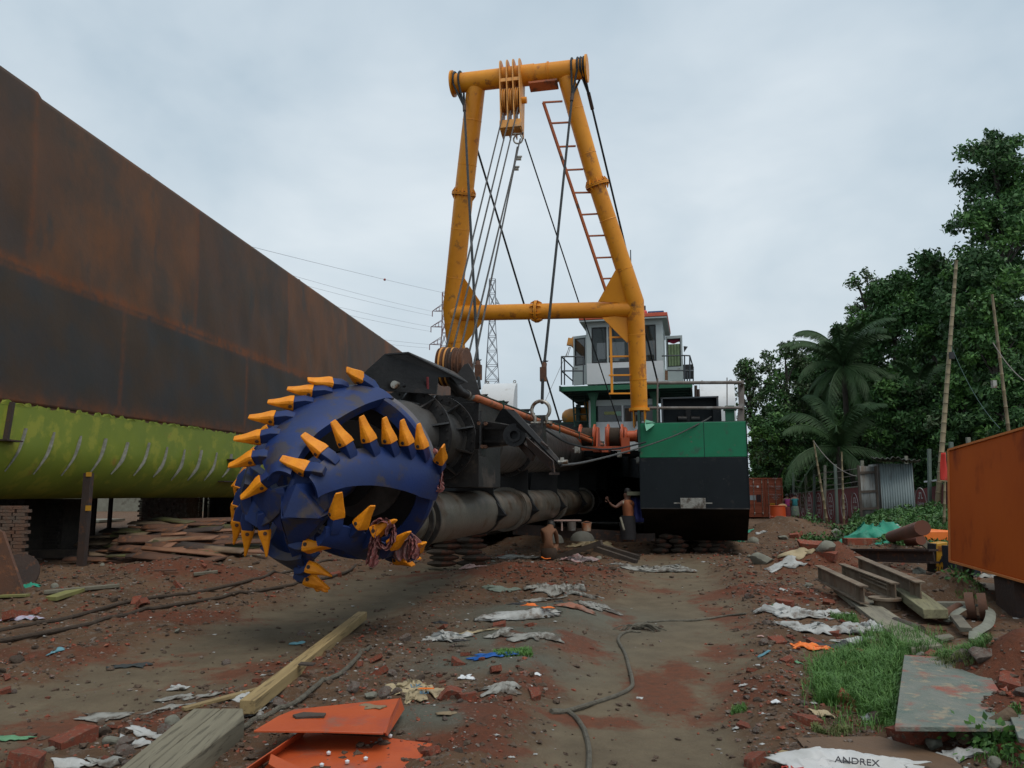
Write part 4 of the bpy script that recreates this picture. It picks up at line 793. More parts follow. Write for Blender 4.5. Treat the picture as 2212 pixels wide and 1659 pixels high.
# platform railings
def rail(pts, par, r=.024, mat=Grey, nm='handrail'):
    mb = MB()
    for a, b in zip(pts[:-1], pts[1:]): mb.cyl(a, b, r, n=8)
    return obj(nm, mb, mat, par)
rl = part('railing', q3(1150, 900, 26.6)); p = [q3(1098, y, 26.5) for y in (757, 872, 985)]; q = [q3(1275, y, 26.4) for y in (757, 872, 985)]; s_ = [q3(1190, y, 28.6) for y in (845, 880, 985)]
rail([q[0], p[0], s_[0]], rl); rail([q[1], p[1], q3(1190, 955, 28.6)], rl)
for a in (p, q, [q3(1122, y, 27.) for y in (765, 872, 985)], s_): rail([a[0], a[2]], rl, nm='rail_post')
rl = part('railing', q3(2040, 900, 26.)); p = [q3(2130, y, 26.) for y in (750, 870, 990)]; q = [q3(1905, y, 26.2) for y in (752, 868, 985)]; s_ = [q3(2158, y, 29) for y in (845, 900, 985)]
rail([q[0], q3(2085, 748, 26.), p[0], s_[0]], rl); rail([q3(1950, 868, 26.1), p[1], q3(2158, 870, 28.5)], rl)
for a in (p, [q3(2088, y, 26.) for y in (750, 870, 990)], s_, [q3(2110, y, 27) for y in (880, 900, 988)]): rail([a[0], a[2]], rl, nm='rail_post')
mb = MB(); mb.box(q3(2105, 880, 28.8), (.5, .4, .5), (RT, AX, UP)); obj('aft_locker', mb, Frm, dredger); mb = MB(); mb.prism([q3(2080, 672, 29), q3(2113, 676, 29), q3(2083, 720, 29)], AX * .1); obj('aft_awning', mb, Frm, dredger)
mb = MB(); g = np.array([[q3(1930 + 12 * i, 868 + 20 * j, 26.1) + AX * .03 * math.sin(i * 2 + j) for i in range(3)] for j in range(5)]); mb.grid(g); obj('hanging_rag', mb, cloth('brown_rag', (.17, .09, .05)), dredger)
# crane, yellow tank, steel stair behind
mb = MB(); mb.bar(q3(1168, 620, 30), q3(1330, 775, 30), .22, .3); obj('crane_boom', mb, Yel2, dredger); mb = MB(); mb.bar(q3(1172, 612, 29.8), q3(1160, 668, 29.8), .2, .2); obj('boom_head', mb, Yel2, dredger)
mb = MB(); mb.cyl(q3(1312, 1300, 30), q3(1312, 1085, 30), .16, n=20); obj('crane_post', mb, Yel, dredger)
for t in (-.03, .03): rope(q3(1165, 680, 29.8) + RT * t, q3(1140, 760, 29.6) + RT * t, .012, GreyL, 'crane_sling')
rope(q3(1163, 680, 29.8), q3(965, 1120, 29.), .008, GreyL, 'guy_line')
mb = MB(); c = q3(1190, 1243, 28.5); mb.lathe(c, RT, [(-.42, 0), (-.38, .16), (-.28, .26), (-.1, .32), (.6, .32), (1.5, .32)], 28); obj('yellow_tank', mb, Yel2, dredger)
mb = MB(); mb.box(q3(1230, 1320, 28.5), (1.2, .6, .3), (RT, AX, UP)); mb.box(q3(1245, 1240, 28.4) - AX * .3, (.14, .3, .8), (RT, AX, UP)); obj('tank_cradle', mb, GrnD, dredger)
st = part('steel_stair', q3(1250, 1200, 27.8))
for x0, x1 in ((1190, 1205), (1290, 1312)): mb = MB(); mb.bar(q3(x0, 1085, 28.), q3(x1, 1330, 27.2), .05, .12); obj('stringer', mb, GrnD, st)
for y, Y in zip((1112, 1168, 1222, 1278), (27.9, 27.7, 27.5, 27.3)): mb = MB(); mb.bar(q3(1195 + (y - 1085) * .06, y, Y), q3(1295 + (y - 1085) * .07, y, Y), .18, .03); obj('tread', mb, GrnD, st)
# winches
k22 = lambda x, y: ((2200 + x * .226) * .54, (1500 + y * .226) * .54)
wn_ = part('winch', W(*k22(1100, 1250), 24.3))
def drum(x0, x1, yc, r, Y):
    a, b = W(*k22(x0, yc), Y), W(*k22(x1, yc), Y - .1); d = nrm((b - a)); mb = MB(); mb.cyl(a, b, r, n=36)
    for t in np.linspace(0, 1, 22): mb.lathe(a + (b - a) * t, d, [(-.012, r), (0, r + .012), (.012, r)], 32)
    obj('rope_drum', mb, RopeB, wn_)
    for c in (a, b): mb = MB(); mb.lathe(c - d * .025, d, [(0, r + .12), (.05, r + .12)], 40); mb.lathe(c - d * .05, d, [(0, r + .03), (.1, r + .03)], 32); obj('drum_flange', mb, Org, wn_)
drum(1035, 1282, 1095, .285, 24.4); drum(545, 795, 1095, .285, 24.8)
mb = MB()
for x, Y in ((1325, 24.3), (990, 24.5), (840, 24.7)):
    c = W(*k22(x, 1095), Y); mb.prism([c + UP * .3 - AX * .2, c + UP * .3 + AX * .2, c + AX * .45 - UP * .5, c - AX * .45 - UP * .5], RT * .05); mb.box(c - UP * .45 + RT * .02, (.2, 1.0, .12), (RT, AX, UP))
a = W(*k22(820, 1300), 24.2); mb.box(a + RT * .1, (1.9, .1, .12), (RT, AX, UP)); mb.box(W(*k22(1340, 1250), 23.9), (.25, .08, .5), (RT, AX, UP)); obj('winch_frame', mb, Org, wn_)
mb = MB(); a = W(*k22(1340, 1085), 24.2); d = RT; mb.lathe(a, d, [(0, .26), (.05, .26), (.06, .17), (.3, .17), (.31, .2), (.36, .2)], 28); obj('winch_gearbox', mb, Org, wn_)
mb = MB(); mb.lathe(a + d * .36, d, [(0, .2), (.1, .3), (.32, .27), (.4, .15), (.52, .1)], 9); obj('winch_motor', mb, RustD, wn_)
# pontoon deck gear
YD = 21.2
def rr(x, y, Y): return W((2100 + x * .6028) * .54, (1200 + y * .6028) * .54, Y)
rl = part('railing', rr(1150, 800, 20.6))
rail([rr(805, 551, 20.8), rr(1440, 547, 20.3)], rl, .045, GreyL); rail([rr(825, 717, 20.8), rr(1442, 716, 20.3)], rl, .04, GreyL)
mb = MB(); a = rr(1443, 545, 20.3); b = rr(1440, 822, 20.3); mb.box((a + b) / 2 + AX * .6, (.12, .08, np.linalg.norm(a - b)), (RT, AX, UP)); mb.bar(a, a + AX * .9, .08, .1); mb.bar(rr(1442, 716, 20.3), rr(1442, 716, 20.3) + AX * .8, .07, .07)
mb.prism([rr(1428, 620, 20.4), rr(1455, 560, 20.4), rr(1456, 822, 20.4), rr(1404, 822, 20.4)], AX * .05); obj('rail_end_plate', mb, GreyL, rl)
for x, y0, y1, r_ in ((880, 520, 820, .022), (1341, 515, 720, .014)): rail([rr(x, y0, 20.5), rr(x, y1, 20.5)], rl, r_, GreyL, 'rail_post')
mb = MB(); a = rr(1360, 728, 20.7); mb.box(rr(1360, 775, 20.7), (.24, .2, .58), (RT, AX, UP)); mb.box(a, (.34, .3, .04), (RT, AX, UP)); obj('bollard_post', mb, Grn, dredger)
tk = part('black_tank', rr(1080, 820, 21.6)); 
mb = MB(); a0 = rr(905, 822, 21.4); a1 = rr(1268, 822, 21.4); zt_, zb_ = rr(1000, 648, 21.4)[2], zd; w_ = (a1 - a0)[0] / RT[0]; c = a0 * np.array([1, 1, 0])
mb.box(c + RT * w_ / 2 + AX * .8 + UP * (zt_ + zb_) / 2, (w_, 1.0, zt_ - zb_), (RT, AX, UP)); obj('tank_shell', mb, Grey if 0 else HullB, tk, bevel=.01)
mb = MB()
mb.box(c + RT * .03 + UP * (zt_ + zb_) / 2 + AX * .14, (.05, .3, zt_ - zb_), (RT, AX, UP)); mb.box(c + RT * (w_ - .03) + UP * (zt_ + zb_) / 2 + AX * .14, (.05, .3, zt_ - zb_), (RT, AX, UP)); mb.box(c + RT * w_ / 2 + UP * (zt_ - .02) + AX * .14, (w_, .3, .04), (RT, AX, UP)); obj('tank_frame', mb, Grey, tk)
mb = MB(); q = rr(1085, 770, 21.5); mb.box(q + AX * .1, (w_ * .72, .12, .55), (RT, AX, UP)); obj('access_door', mb, HullB, tk, bevel=.01)
mb = MB(); mb.box(q - AX * .02 + UP * .05, (.14, .1, .42), (RT, AX, UP)); 
for s_ in (-1, 1): mb.cyl(rr(1085 + 15 * s_, 790, 21.4), rr(1085 + 72 * s_, 790, 21.4), .085, n=16)
obj('vent_handles', mb, Blk, tk)
mb = MB(); mb.box(rr(1275, 778, 21.2), (.22, .5, .55), (RT, AX, UP)); obj('side_cabinet', mb, HullB, tk)
def cowl(par_loc, c, w_, dp, h, flip=1, face=AX):
    g = part('engine_hood', c); fx = face; sx = np.cross(fx, UP) * 1.0
    prof = [c + UP * 0] + [c + fx * (dp * (1 - math.cos(a))) + UP * (h * (.35 + .65 * math.sin(a))) for a in np.linspace(0, math.pi / 2, 14)] + [c + fx * dp]
    mb = MB(); mb.prism([p - sx * w_ / 2 for p in prof], sx * w_); obj('hood_shell', mb, Wht, g, bevel=.01)
    for s_ in (-1, 1):
        for d_ in (.95,): e1 = c + fx * dp * d_ + UP * (h + .05) + sx * s_ * w_ * .42; mb = MB(); mb.lathe(e1, AX, [(-.01, .03), (-.01, .055), (.01, .055), (.01, .03), (-.01, .03)], 14); obj('lifting_eye', mb, Galv, g)
    return g, sx
a = rr(1285, 822, 23.6); a[2] = zd; hgt_ = rr(1285, 527, 23.6)[2] - zd; cowl(None, a, (rr(1400, 800, 23.6) - rr(1172, 800, 23.6))[0], .9, hgt_)
a = q3(570, 1200, 25.2); a[2] = zd - .3; fx_ = nrm([.15, 1, 0]); g, sx = cowl(None, a, 1.12, 1.1, q3(600, 937, 25.2)[2] - a[2], face=fx_)
c = a + sx * .565 + fx_ * .75 + UP * .75; mb = MB(); mb.box(c, (.02, .45, .42), (sx, fx_, UP)); obj('vent', mb, Frm, g)
for x, y, Y in ((2178, 1040, 26), (2200, 1070, 26)): mb = MB(); mb.cyl(q3(x, y - 50, Y), q3(x, y + 60, Y), .05, n=8); obj('aft_pipe', mb, RustD, dredger)
# ---------------------------------------------------------------- unfinished ship on the left
SS = .124
def ship_x(Y): return -9.75 + SS * (Y - 18.)
ship = empty('ship_hull', (-14, 30, 1.5)); tag(ship, 'unfinished rusty steel ship hull with lime green bilge, standing on brick piers', 'ship')
def rust_mat():
    m = bpy.data.materials.new('rusty_plating'); m.use_nodes = True; t = m.node_tree; n = t.nodes; l = t.links; b = n['Principled BSDF']
    tcn = n.new('ShaderNodeTexCoord'); geo = n.new('ShaderNodeNewGeometry')
    def noise(s, d, src, st=None):
        k = n.new('ShaderNodeTexNoise'); k.inputs['Scale'].default_value = s; k.inputs['Detail'].default_value = d; k.inputs['Roughness'].default_value = .62
        if st: mpn = n.new('ShaderNodeMapping'); mpn.inputs['Scale'].default_value = st; l.new(src, mpn.inputs['Vector']); src = mpn.outputs[0]
        l.new(src, k.inputs['Vector']); return k.outputs['Fac']
    def rmp(f, lo, hi):
        k = n.new('ShaderNodeMapRange'); k.inputs['From Min'].default_value = lo; k.inputs['From Max'].default_value = hi; l.new(f, k.inputs['Value']); return k.outputs[0]
    def mix(f, A_, B_):
        k = n.new('ShaderNodeMix'); k.data_type = 'RGBA'; l.new(f, k.inputs['Factor'])
        for nm, q_ in (('A', A_), ('B', B_)):
            if isinstance(q_, tuple): k.inputs[nm].default_value = (*q_, 1)
            else: l.new(q_, k.inputs[nm])
        return k.outputs['Result']
    P = geo.outputs['Position']
    c = mix(rmp(noise(.35, 6, P, (1, .6, .6)), .38, .6), (.105, .046, .022), (.062, .040, .027))
    c = mix(rmp(noise(.9, 8, P, (1, .8, .55)), .42, .72), c, (.15, .058, .02))
    c = mix(rmp(noise(1.3, 9, P, (1, .7, .3)), .58, .74), c, (.028, .036, .036))
    at = n.new('ShaderNodeVertexColor'); at.layer_name = 'plate'; sp = n.new('ShaderNodeSeparateColor'); l.new(at.outputs[0], sp.inputs[0])
    mm = n.new('ShaderNodeMath'); mm.operation = 'MULTIPLY'; l.new(sp.outputs[0], mm.inputs[0]); mm.inputs[1].default_value = .85
    c = mix(mm.outputs[0], c, mix(rmp(noise(.8, 6, P), .4, .6), (.026, .030, .031), (.040, .029, .019)))
    m3 = n.new('ShaderNodeMath'); m3.operation = 'MULTIPLY'; l.new(sp.outputs[1], m3.inputs[0]); l.new(rmp(noise(3, 6, P), .3, .6), m3.inputs[1])
    c = mix(m3.outputs[0], c, (.16, .048, .012))
    l.new(c, b.inputs['Base Color']); b.inputs['Roughness'].default_value = .72; b.inputs['Specular IOR Level'].default_value = .4
    bn = n.new('ShaderNodeBump'); bn.inputs['Strength'].default_value = .25; bn.inputs['Distance'].default_value = .03; l.new(noise(4, 8, P), bn.inputs['Height']); l.new(bn.outputs[0], b.inputs['Normal']); return m
topA = W(0, 168, 14.9); zt0 = topA[2]
def ztop(Y): # sheer line from the picture
    return zt0 + (W(878, 765, 46.)[2] - zt0) * np.clip((Y - 14.9) / 31., -1, 1.6)
zgr = lambda Y: W(0, 868, 15.1)[2] + (W(505, 942, 26.)[2] - W(0, 868, 15.1)[2]) * np.clip((Y - 15.1) / 11., -1, 1)
zbt = 1.50
# side plating with plate fields and weld seams as attributes
Ys = np.concatenate([np.arange(4, 40, .12), np.arange(40, 75, .5)]); Zf = np.linspace(0, 1, 90)
V = []; Cc = []
def seamz(Y): return 4.55 + 1.1 * 0 + (Y - 15) * -.012
for Y in Ys:
    z0s, z1s = zgr(Y) + .02, ztop(Y) + (.09 if Y < 15.75 else 0); row = []
    for f in Zf:
        z = z0s + (z1s - z0s) * f; x = ship_x(Y) - .012 * (z - 3) ** 2 * .3 + 4 * f * (1 - f) * (.018 * float(np.sin(Y * 1.9 + np.sin(z)) * np.sin(z * 2.1)) + .006 * float(np.sin(Y * 5.1 + z * 1.3)))
        V.append((x, Y, z)); sz = 6.25; upper = z > sz
        pl_ = 0. if upper else 1.
        if upper and (int((Y - 15.6) // 6.6) % 2 == 1 or Y < 15.6): pl_ = .55
        vs_ = min(abs(((Y - 15.6 + 3.3) % 6.6) - 3.3), 9) if upper else abs(((Y - 18.9 + 3.3) % 6.6) - 3.3)
        hs_ = abs(z - sz); g = max(math.exp(-(vs_ / .07) ** 2) * .75, math.exp(-((hs_ - .06) / (.13 if z > sz else .06)) ** 2), math.exp(-((z - z0s) / .25) ** 2) * .8)
        Cc.append((pl_, g, 0, 1))
me = bpy.data.meshes.new('side_plating'); nY, nZ = len(Ys), len(Zf)
V = np.array(V); org = np.array([-12., 20., 0.]); fs = [(i * nZ + j, (i + 1) * nZ + j, (i + 1) * nZ + j + 1, i * nZ + j + 1) for i in range(nY - 1) for j in range(nZ - 1)]
me.from_pydata((V - org).tolist(), [], fs); at = me.color_attributes.new('plate', 'FLOAT_COLOR', 'POINT'); at.data.foreach_set('color', np.array(Cc).reshape(-1)); me.materials.append(rust_mat()); me.polygons.foreach_set('use_smooth', [True] * len(fs)); me.update()
o = bpy.data.objects.new('side_plating', me); COL.objects.link(o); o.parent = ship; o.location = org - wloc(ship)
so = o.modifiers.new('thickness', 'SOLIDIFY'); so.thickness = .05; so.offset = -1
# green bilge
Lime = M('lime_green_primer', (.20, .25, .022), .6, c2=(.16, .215, .022), scale=.8, c3=(.27, .29, .03), s3=.3, w3=.12, bump=.15, bs=6, dirt=(.30, .10, .03), dpos=.70, dscale=.9)
rows = []
for Y in Ys:
    zg_ = zgr(Y) + .0; Rr = 1.15; r_ = []
    for k in range(5): r_.append((ship_x(Y) + .004, Y, zg_ + .03 * math.sin(Y * 9) + (zbt + Rr - zg_) * k / 5))
    for a in np.linspace(0, math.pi / 2, 14): r_.append((ship_x(Y) - Rr * (1 - math.cos(a)) + .004, Y, zbt + Rr * (1 - math.sin(a))))
    r_.append((ship_x(Y) - 12., Y, zbt - .0)); rows.append(r_)
mb = MB(); mb.grid(np.array(rows)[:, ::-1]); ob = obj('bilge_plating', mb, Lime, ship); 
mb = MB(); e0 = rows[-1]; mb.box((ship_x(4) - 6, 4.0, 5), (11.9, .05, 6.5)); mb.box((ship_x(75) - 6, 75, 5), (11.9, .05, 6.)); mb.box((ship_x(40) - 12, 40, 5), (.05, 72, 6.5)); obj('bulkhead', mb, Rust, ship)
# ragged primer edge, pale weld ribs on the bilge
mb = MB()
for i, Y in enumerate(np.arange(4, 70, .31)):
    w_ = random.uniform(.08, .42); h_ = random.uniform(.02, .08); mb.prism([(ship_x(Y) + .006, Y, zgr(Y) - .03), (ship_x(Y + w_) + .006, Y + w_, zgr(Y + w_) - .03), (ship_x(Y + w_) + .006, Y + w_ * .93, zgr(Y) + h_ * .6), (ship_x(Y + w_) + .006, Y + w_ * .6, zgr(Y) + h_), (ship_x(Y + .02) + .006, Y + .05, zgr(Y) + h_ * .7)], (.004, 0, 0))
obj('ragged_primer_edge', mb, Lime, ship, smooth=0)
def on_bilge(vx, vy):    # point of the bilge surface seen at a picture place
    for Y in np.arange(14.8, 60, .02):
        p = W(vx, vy, Y); z = p[2]; xs_ = ship_x(Y)
        if z < zbt + 1.15: q = max(0, 1 - ((zbt + 1.15 - z) / 1.15) ** 2); xs_ -= 1.15 * (1 - math.sqrt(q))
        if p[0] <= xs_ + .02 or z < zbt: return p
    return p
WeldM = M('pale_weld', (.2, .2, .17), .6, c2=(.1, .1, .08), scale=10)
kk = lambda x, y: (x * .60274 * .54, (1500 + y * .60274) * .54)
for (a, b) in (((165, 355), (25, 640)), ((355, 380), (215, 660)), ((532, 405), (400, 670)), ((697, 422), (580, 665)), ((842, 448), (730, 660)), ((985, 450), (880, 670)), ((1106, 478), (1010, 680)), ((1222, 495), (1130, 700)), ((1333, 500), (1240, 700)), ((1435, 515), (1350, 700)), ((1530, 525), (1470, 680)), ((1610, 540), (1560, 690))):
    m = ((a[0] + b[0]) / 2 + (a[1] - b[1]) * -.02 + 14, (a[1] + b[1]) / 2 + 10)
    P = [on_bilge(*kk(*q)) for q in (a, ((a[0] + m[0]) / 2 + 3, (a[1] + m[1]) / 2), m, ((b[0] + m[0]) / 2 + 4, (b[1] + m[1]) / 2), b)]
    P = [p + np.array([.02, 0, 0]) for p in P]; mb = MB(); mb.tube(spline(P, 5), list(np.interp(np.arange(21), [0, random.uniform(3, 14), 20], [random.uniform(.025, .06), random.uniform(.04, .065), .015])), 6, flat=.5); obj('bilge_weld', mb, WeldM, ship)
for (pts) in (((70, 180), (25, 440)),):
    mb = MB(); mb.bar(on_bilge(*kk(*pts[0])) + np.array([.03, 0, 0]), on_bilge(*kk(*pts[1])) + np.array([.03, 0, 0]), .1, .08); obj('bilge_bracket', mb, RustD, ship)
for a, b in (((-20, 430), (90, 442)), ((1445, 705), (1560, 710)), ((1505, 560), (1560, 565))): mb = MB(); mb.bar(on_bilge(*kk(*a)) + np.array([.1, 0, 0]), on_bilge(*kk(*b)) + np.array([.1, 0, 0]), .22, .03); obj('bilge_step', mb, RustD, ship)
for vx, vy in ((331, 378), (652, 599), (825, 716), (556, 528)):
    for Y in np.arange(15, 60, .05):
        p = W(vx, vy, Y)
        if p[0] <= ship_x(Y) - .01 * (ztop(Y) - 3) ** 2: break
    s = .11 if vx != 556 else .06; c = np.array([p[0] - .1, Y, ztop(Y) + .02]); mb = MB(); mb.prism([c + np.array([0, -s, -.05]), c + np.array([0, s, -.05]), c + np.array([0, s, .12]), c + np.array([0, s * .6, .22]), c + np.array([0, -s * .6, .22]), c + np.array([0, -s, .12])], (-.03, 0, 0)) if s < .1 else mb.tube([c + np.array([0, s * q, z_]) for q, z_ in ((-1, -.05), (-1, .14), (-.6, .26), (.6, .26), (1, .14), (1, -.05))], .035, 6)
    obj('lifting_lug', mb, RustD, ship)
# piers and props under the ship
StkB = M('old_red_brick', (.16, .075, .045), .9, c2=(.12, .09, .07), scale=5, bump=1, bs=40)
def brick_pier(c, sx_, sy_, h, lab):
    mb = MB(); c = np.asarray(c, float); nl = int(h / .085)
    for i in range(nl):
        z = c[2] + i * .085 + .04; off = .06 * (i % 2)
        for u in np.arange(-sx_ / 2, sx_ / 2 - .1, .25):
            for w_ in (-sy_ / 2, sy_ / 2):
                mb.box((c[0] + u + .12 + off + random.uniform(-.02, .02), c[1] + w_ + random.uniform(-.02, .02), z), (.235, .14, .075))
    mb.box((c[0] + .05, c[1], c[2] + h / 2), (sx_ - .12, sy_ - .02, h)); o = obj('brick_pier', mb, StoneM if 'grey' in lab else BrickM, None, smooth=0)
    tag(o, lab, 'brick pier', 'brick piers under the ship'); return o
DkB = M('dark_brick', (.05, .04, .032), .9, c2=(.03, .026, .022), scale=6, bump=1, bs=40)  # darker brick colour, used on the piers labelled dark
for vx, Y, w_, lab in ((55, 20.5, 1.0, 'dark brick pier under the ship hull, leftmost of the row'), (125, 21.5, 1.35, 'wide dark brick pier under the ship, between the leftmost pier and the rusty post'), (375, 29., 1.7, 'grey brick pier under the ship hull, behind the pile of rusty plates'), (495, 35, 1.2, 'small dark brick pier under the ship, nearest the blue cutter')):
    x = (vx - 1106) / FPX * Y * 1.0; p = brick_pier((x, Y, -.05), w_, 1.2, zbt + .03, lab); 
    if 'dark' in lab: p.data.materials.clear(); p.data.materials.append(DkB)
post = lambda vx, vt, vb, Y, w_, lab, mat=RustD: tag(obj('steel_prop', MB().bar(W(vb, 0, Y) * np.array([1, 1, 0]) - UP * .05, W(vt, 0, Y) * np.array([1, 1, 0]) + UP * (W(vt, 1080, Y)[2] + .0), w_, w_), mat, None), lab, 'prop', 'steel props under the ship')
o = MB(); b0 = GH(176, 1222); t0 = W(192, 1022, b0[1]); o.bar(b0 - UP * .1, t0, .16, .16); fl2 = obj('steel_prop', o, RustD); tag(fl2, 'tall rusty square post with yellow tips, standing before the green bilge', 'prop', 'steel props under the ship')
mb = MB(); mb.box(t0 + np.array([.05, -.09, -.03]), (.12, .02, .1)); mb.box(t0 * .45 + b0 * .55 + np.array([.1, -.09, .35]), (.12, .02, .12)); obj('yellow_chip', mb, Ywl, fl2)
props = [(18, 18, 24), (85, 85, 25), (205, 203, 26), (240, 243, 30), (317, 316, 33), (327, 327, 33), (435, 436, 38), (445, 445, 34)]
for i, (a, b, Y) in enumerate(props):
    o = MB(); p = W(a, 1080, Y) * np.array([1, 1, 0]); o.bar(p, p + UP * (zbt + .02), .12, .12); tag(obj('steel_prop', o, RustD), 'thin dark steel prop in the shadow under the ship', 'prop', 'thin props in the shadow under the ship')
# pale sheets and water-like slabs beyond the ship
for i, (vx, vy, w_, d_, m_, lab) in enumerate(((150, 1128, 5, 3, Conc, 'pale concrete slab seen under the ship, beside the leftmost pier'), (250, 1100, 6, 2, Wht, 'white sheet lying beyond the ship, seen between the posts'), (452, 1096, 6, 5, Lime, 'curved lime green steel plate lying beyond the ship'))):
    p = G(vx, vy); 
    if i == 2:
        g_ = np.array([[(p[0] - 2.5 + 5 * u, p[1] + 4 * v, .1 + .9 * v * v + .15 * u) for u in np.linspace(0, 1, 8)] for v in np.linspace(0, 1, 10)]); mb = MB(); mb.grid(g_); mb.grid(g_[:, ::-1] - np.array([0, 0, .03])); nm = 'steel_plate'
    else: mb = MB(); mb.box(p + np.array([0, 0, .1]), (w_, d_, .12)); nm = 'slab' if i == 0 else 'sheet'
    tag(obj(nm, mb, m_), lab, 'plate' if i else 'slab')
mb = MB(); mb.box((-24, 75, 1.1), (46, .4, 2.6)); tag(obj('yard_wall', mb, Conc), 'long pale wall far beyond the ship, seen between its piers', 'wall')
# ---------------------------------------------------------------- loose things: helpers
def lay(name, pts, th, mat, lab, cat, group=None, bevel=.004, z=None, parent=None, lift=0.):   # flat board laid on the ground: corner picture points
    zm = float(np.mean([GH(*p)[2] for p in pts])) + .015; P = [G(p[0], p[1], zm) for p in pts]
    if z is not None: P = [G(p[0], p[1], z_) for p, z_ in zip(pts, z)]
    mb = MB(); mb.prism([p + UP * (th + lift) for p in P], -UP * th); o = obj(name, mb, mat, parent, smooth=30, bevel=bevel)
    if lab: tag(o, lab, cat, group)
    return o
def beam(name, a, b, w_, h_, mat, lab, cat, group=None, za=None, zb=None, bevel=.006, roll=0):
    p = GH(*a) if za is None else G(a[0], a[1], za); q = GH(*b) if zb is None else G(b[0], b[1], zb)
    p = p + UP * h_ / 2; q = q + UP * h_ / 2; mb = MB(); up = UP + np.array([roll, 0, 0]); mb.bar(p, q, w_, h_, up); o = obj(name, mb, mat, bevel=bevel); tag(o, lab, cat, group); return o
def crumple(name, vx, vy, w_, d_, hgt__, mat, lab, cat='sack', group=None, rot=0, seed=0, n=26, fold=1., p=None, link=True, edge=.9):
    w_ *= .88; d_ *= .88; hgt__ *= .8; r_ = np.random.default_rng(seed); c = GH(vx, vy) if p is None else np.asarray(p); u, v = np.meshgrid(np.linspace(-1, 1, n), np.linspace(-1, 1, max(int(n * d_ / w_), 8)), indexing='ij')
    ph = seed * 3.7; sh = 1 - edge * (fbm(np.arctan2(v, u) * 2 + ph, u * 0 + ph, 3)) - .12 * (u ** 2 * v ** 2)
    X = u * w_ / 2 * sh; Y_ = v * d_ / 2 * sh
    ri = lambda k_, o_: 1 - 2 * np.abs(fbm(u * k_ * fold + ph + o_, v * k_ * .7 * fold + ph * 1.3 - o_, 3, .55)) ** .8
    Z = (.55 * np.clip(fbm(u * 1.3 + ph, v * 1.3 + ph, 2) + .45, 0, 1.2) + .30 * np.clip(ri(1.9, 3), 0, 1) ** 2 + .16 * np.clip(ri(4.2, 8), 0, 1) ** 2) * hgt__ * (1 - .85 * np.maximum(np.abs(u), np.abs(v)) ** 3) + .008
    X = X + .16 * w_ * fbm(u * 2 + ph + 5, v * 2, 4, .6); Y_ = Y_ + .22 * d_ * fbm(u * 2 + ph, v * 2 + 9, 4, .6)
    cs, sn = math.cos(rot), math.sin(rot); x = c[0] + X * cs - Y_ * sn; y = c[1] + X * sn + Y_ * cs
    z = Z + (hgt(x, y) if p is None else c[2]); mb = MB(); mb.grid(np.stack([x, y, z], -1)); o = obj(name, mb, mat, smooth=50)
    s_ = o.modifiers.new('thick', 'SOLIDIFY'); s_.thickness = .004
    if lab: tag(o, lab, cat, group)
    return o
# --- pile of rusty plates
rs = random.Random(5)
PLm = [Rust, M('brown_steel_strip', (.25, .115, .06), .7, c2=(.15, .065, .035), scale=3, c3=(.2, .1, .05), bump=.3), RustD, M('grey_brown_strip', (.22, .15, .09), .7, c2=(.11, .07, .045), scale=3), Rust, M('lime_flecked_plate', (.09, .10, .025), .75, c2=(.06, .04, .022), scale=4)]
for i in range(78):
    lay_ = i / 78; vx = 215 + 300 * rs.random() * (1 - .25 * lay_) + 70 * lay_; Y = rs.uniform(18.6, 23.); x = (vx - 1106) / FPX * Y
    L_ = rs.uniform(.8, 2.3); w_ = rs.uniform(.14, .38); a = rs.gauss(.05, .28); Y = 18.4 + 3.6 * lay_ + rs.uniform(-.4, .4); x = (vx - 1106) / FPX * Y; z = .05 + lay_ * .85 * math.exp(-((vx - 410) / 150.) ** 2) + .02
    d = np.array([math.cos(a), math.sin(a), rs.gauss(0, .05)]); e = nrm(nrm(np.cross(UP, d)) + UP * rs.uniform(.1, .55)); mb = MB()
    g_ = np.array([[np.array([x, Y, z + hz(x, Y)]) + d * L_ * (u - .5) + e * w_ * (v - .5) + UP * (.018 * math.sin(u * 2.2 + i)) for v in (0, 1)] for u in np.linspace(0, 1, 6)]); mb.grid(g_)
    o = obj('steel_strip', mb, PLm[i % 6], smooth=30); s_ = o.modifiers.new('t', 'SOLIDIFY'); s_.thickness = .03
    tag(o, 'rusty offcut steel strip in the heaped pile beneath the ship', 'steel strip', 'rusty steel strips piled under the ship')
for (a, b, w_, lab) in (((355, 1236), (478, 1205), .34, 'long rusty steel plank lying at the front foot of the offcut pile'), ((370, 1240), (352, 1188), .22, 'short curved pale rusty strip leaning on the front of the offcut pile')):
    z_ = .12 if '1' in lab else .1; o = beam('steel_strip', a, b, w_, .04, Rust, lab, 'steel strip')
mb = MB(); p = G(150, 1205); mb.box(p + UP * .1, (3.2, .35, .2)); tag(obj('timber_sleeper', mb, WoodD), 'dark timber sleeper lying behind the foot of the tall rusty post', 'sleeper')
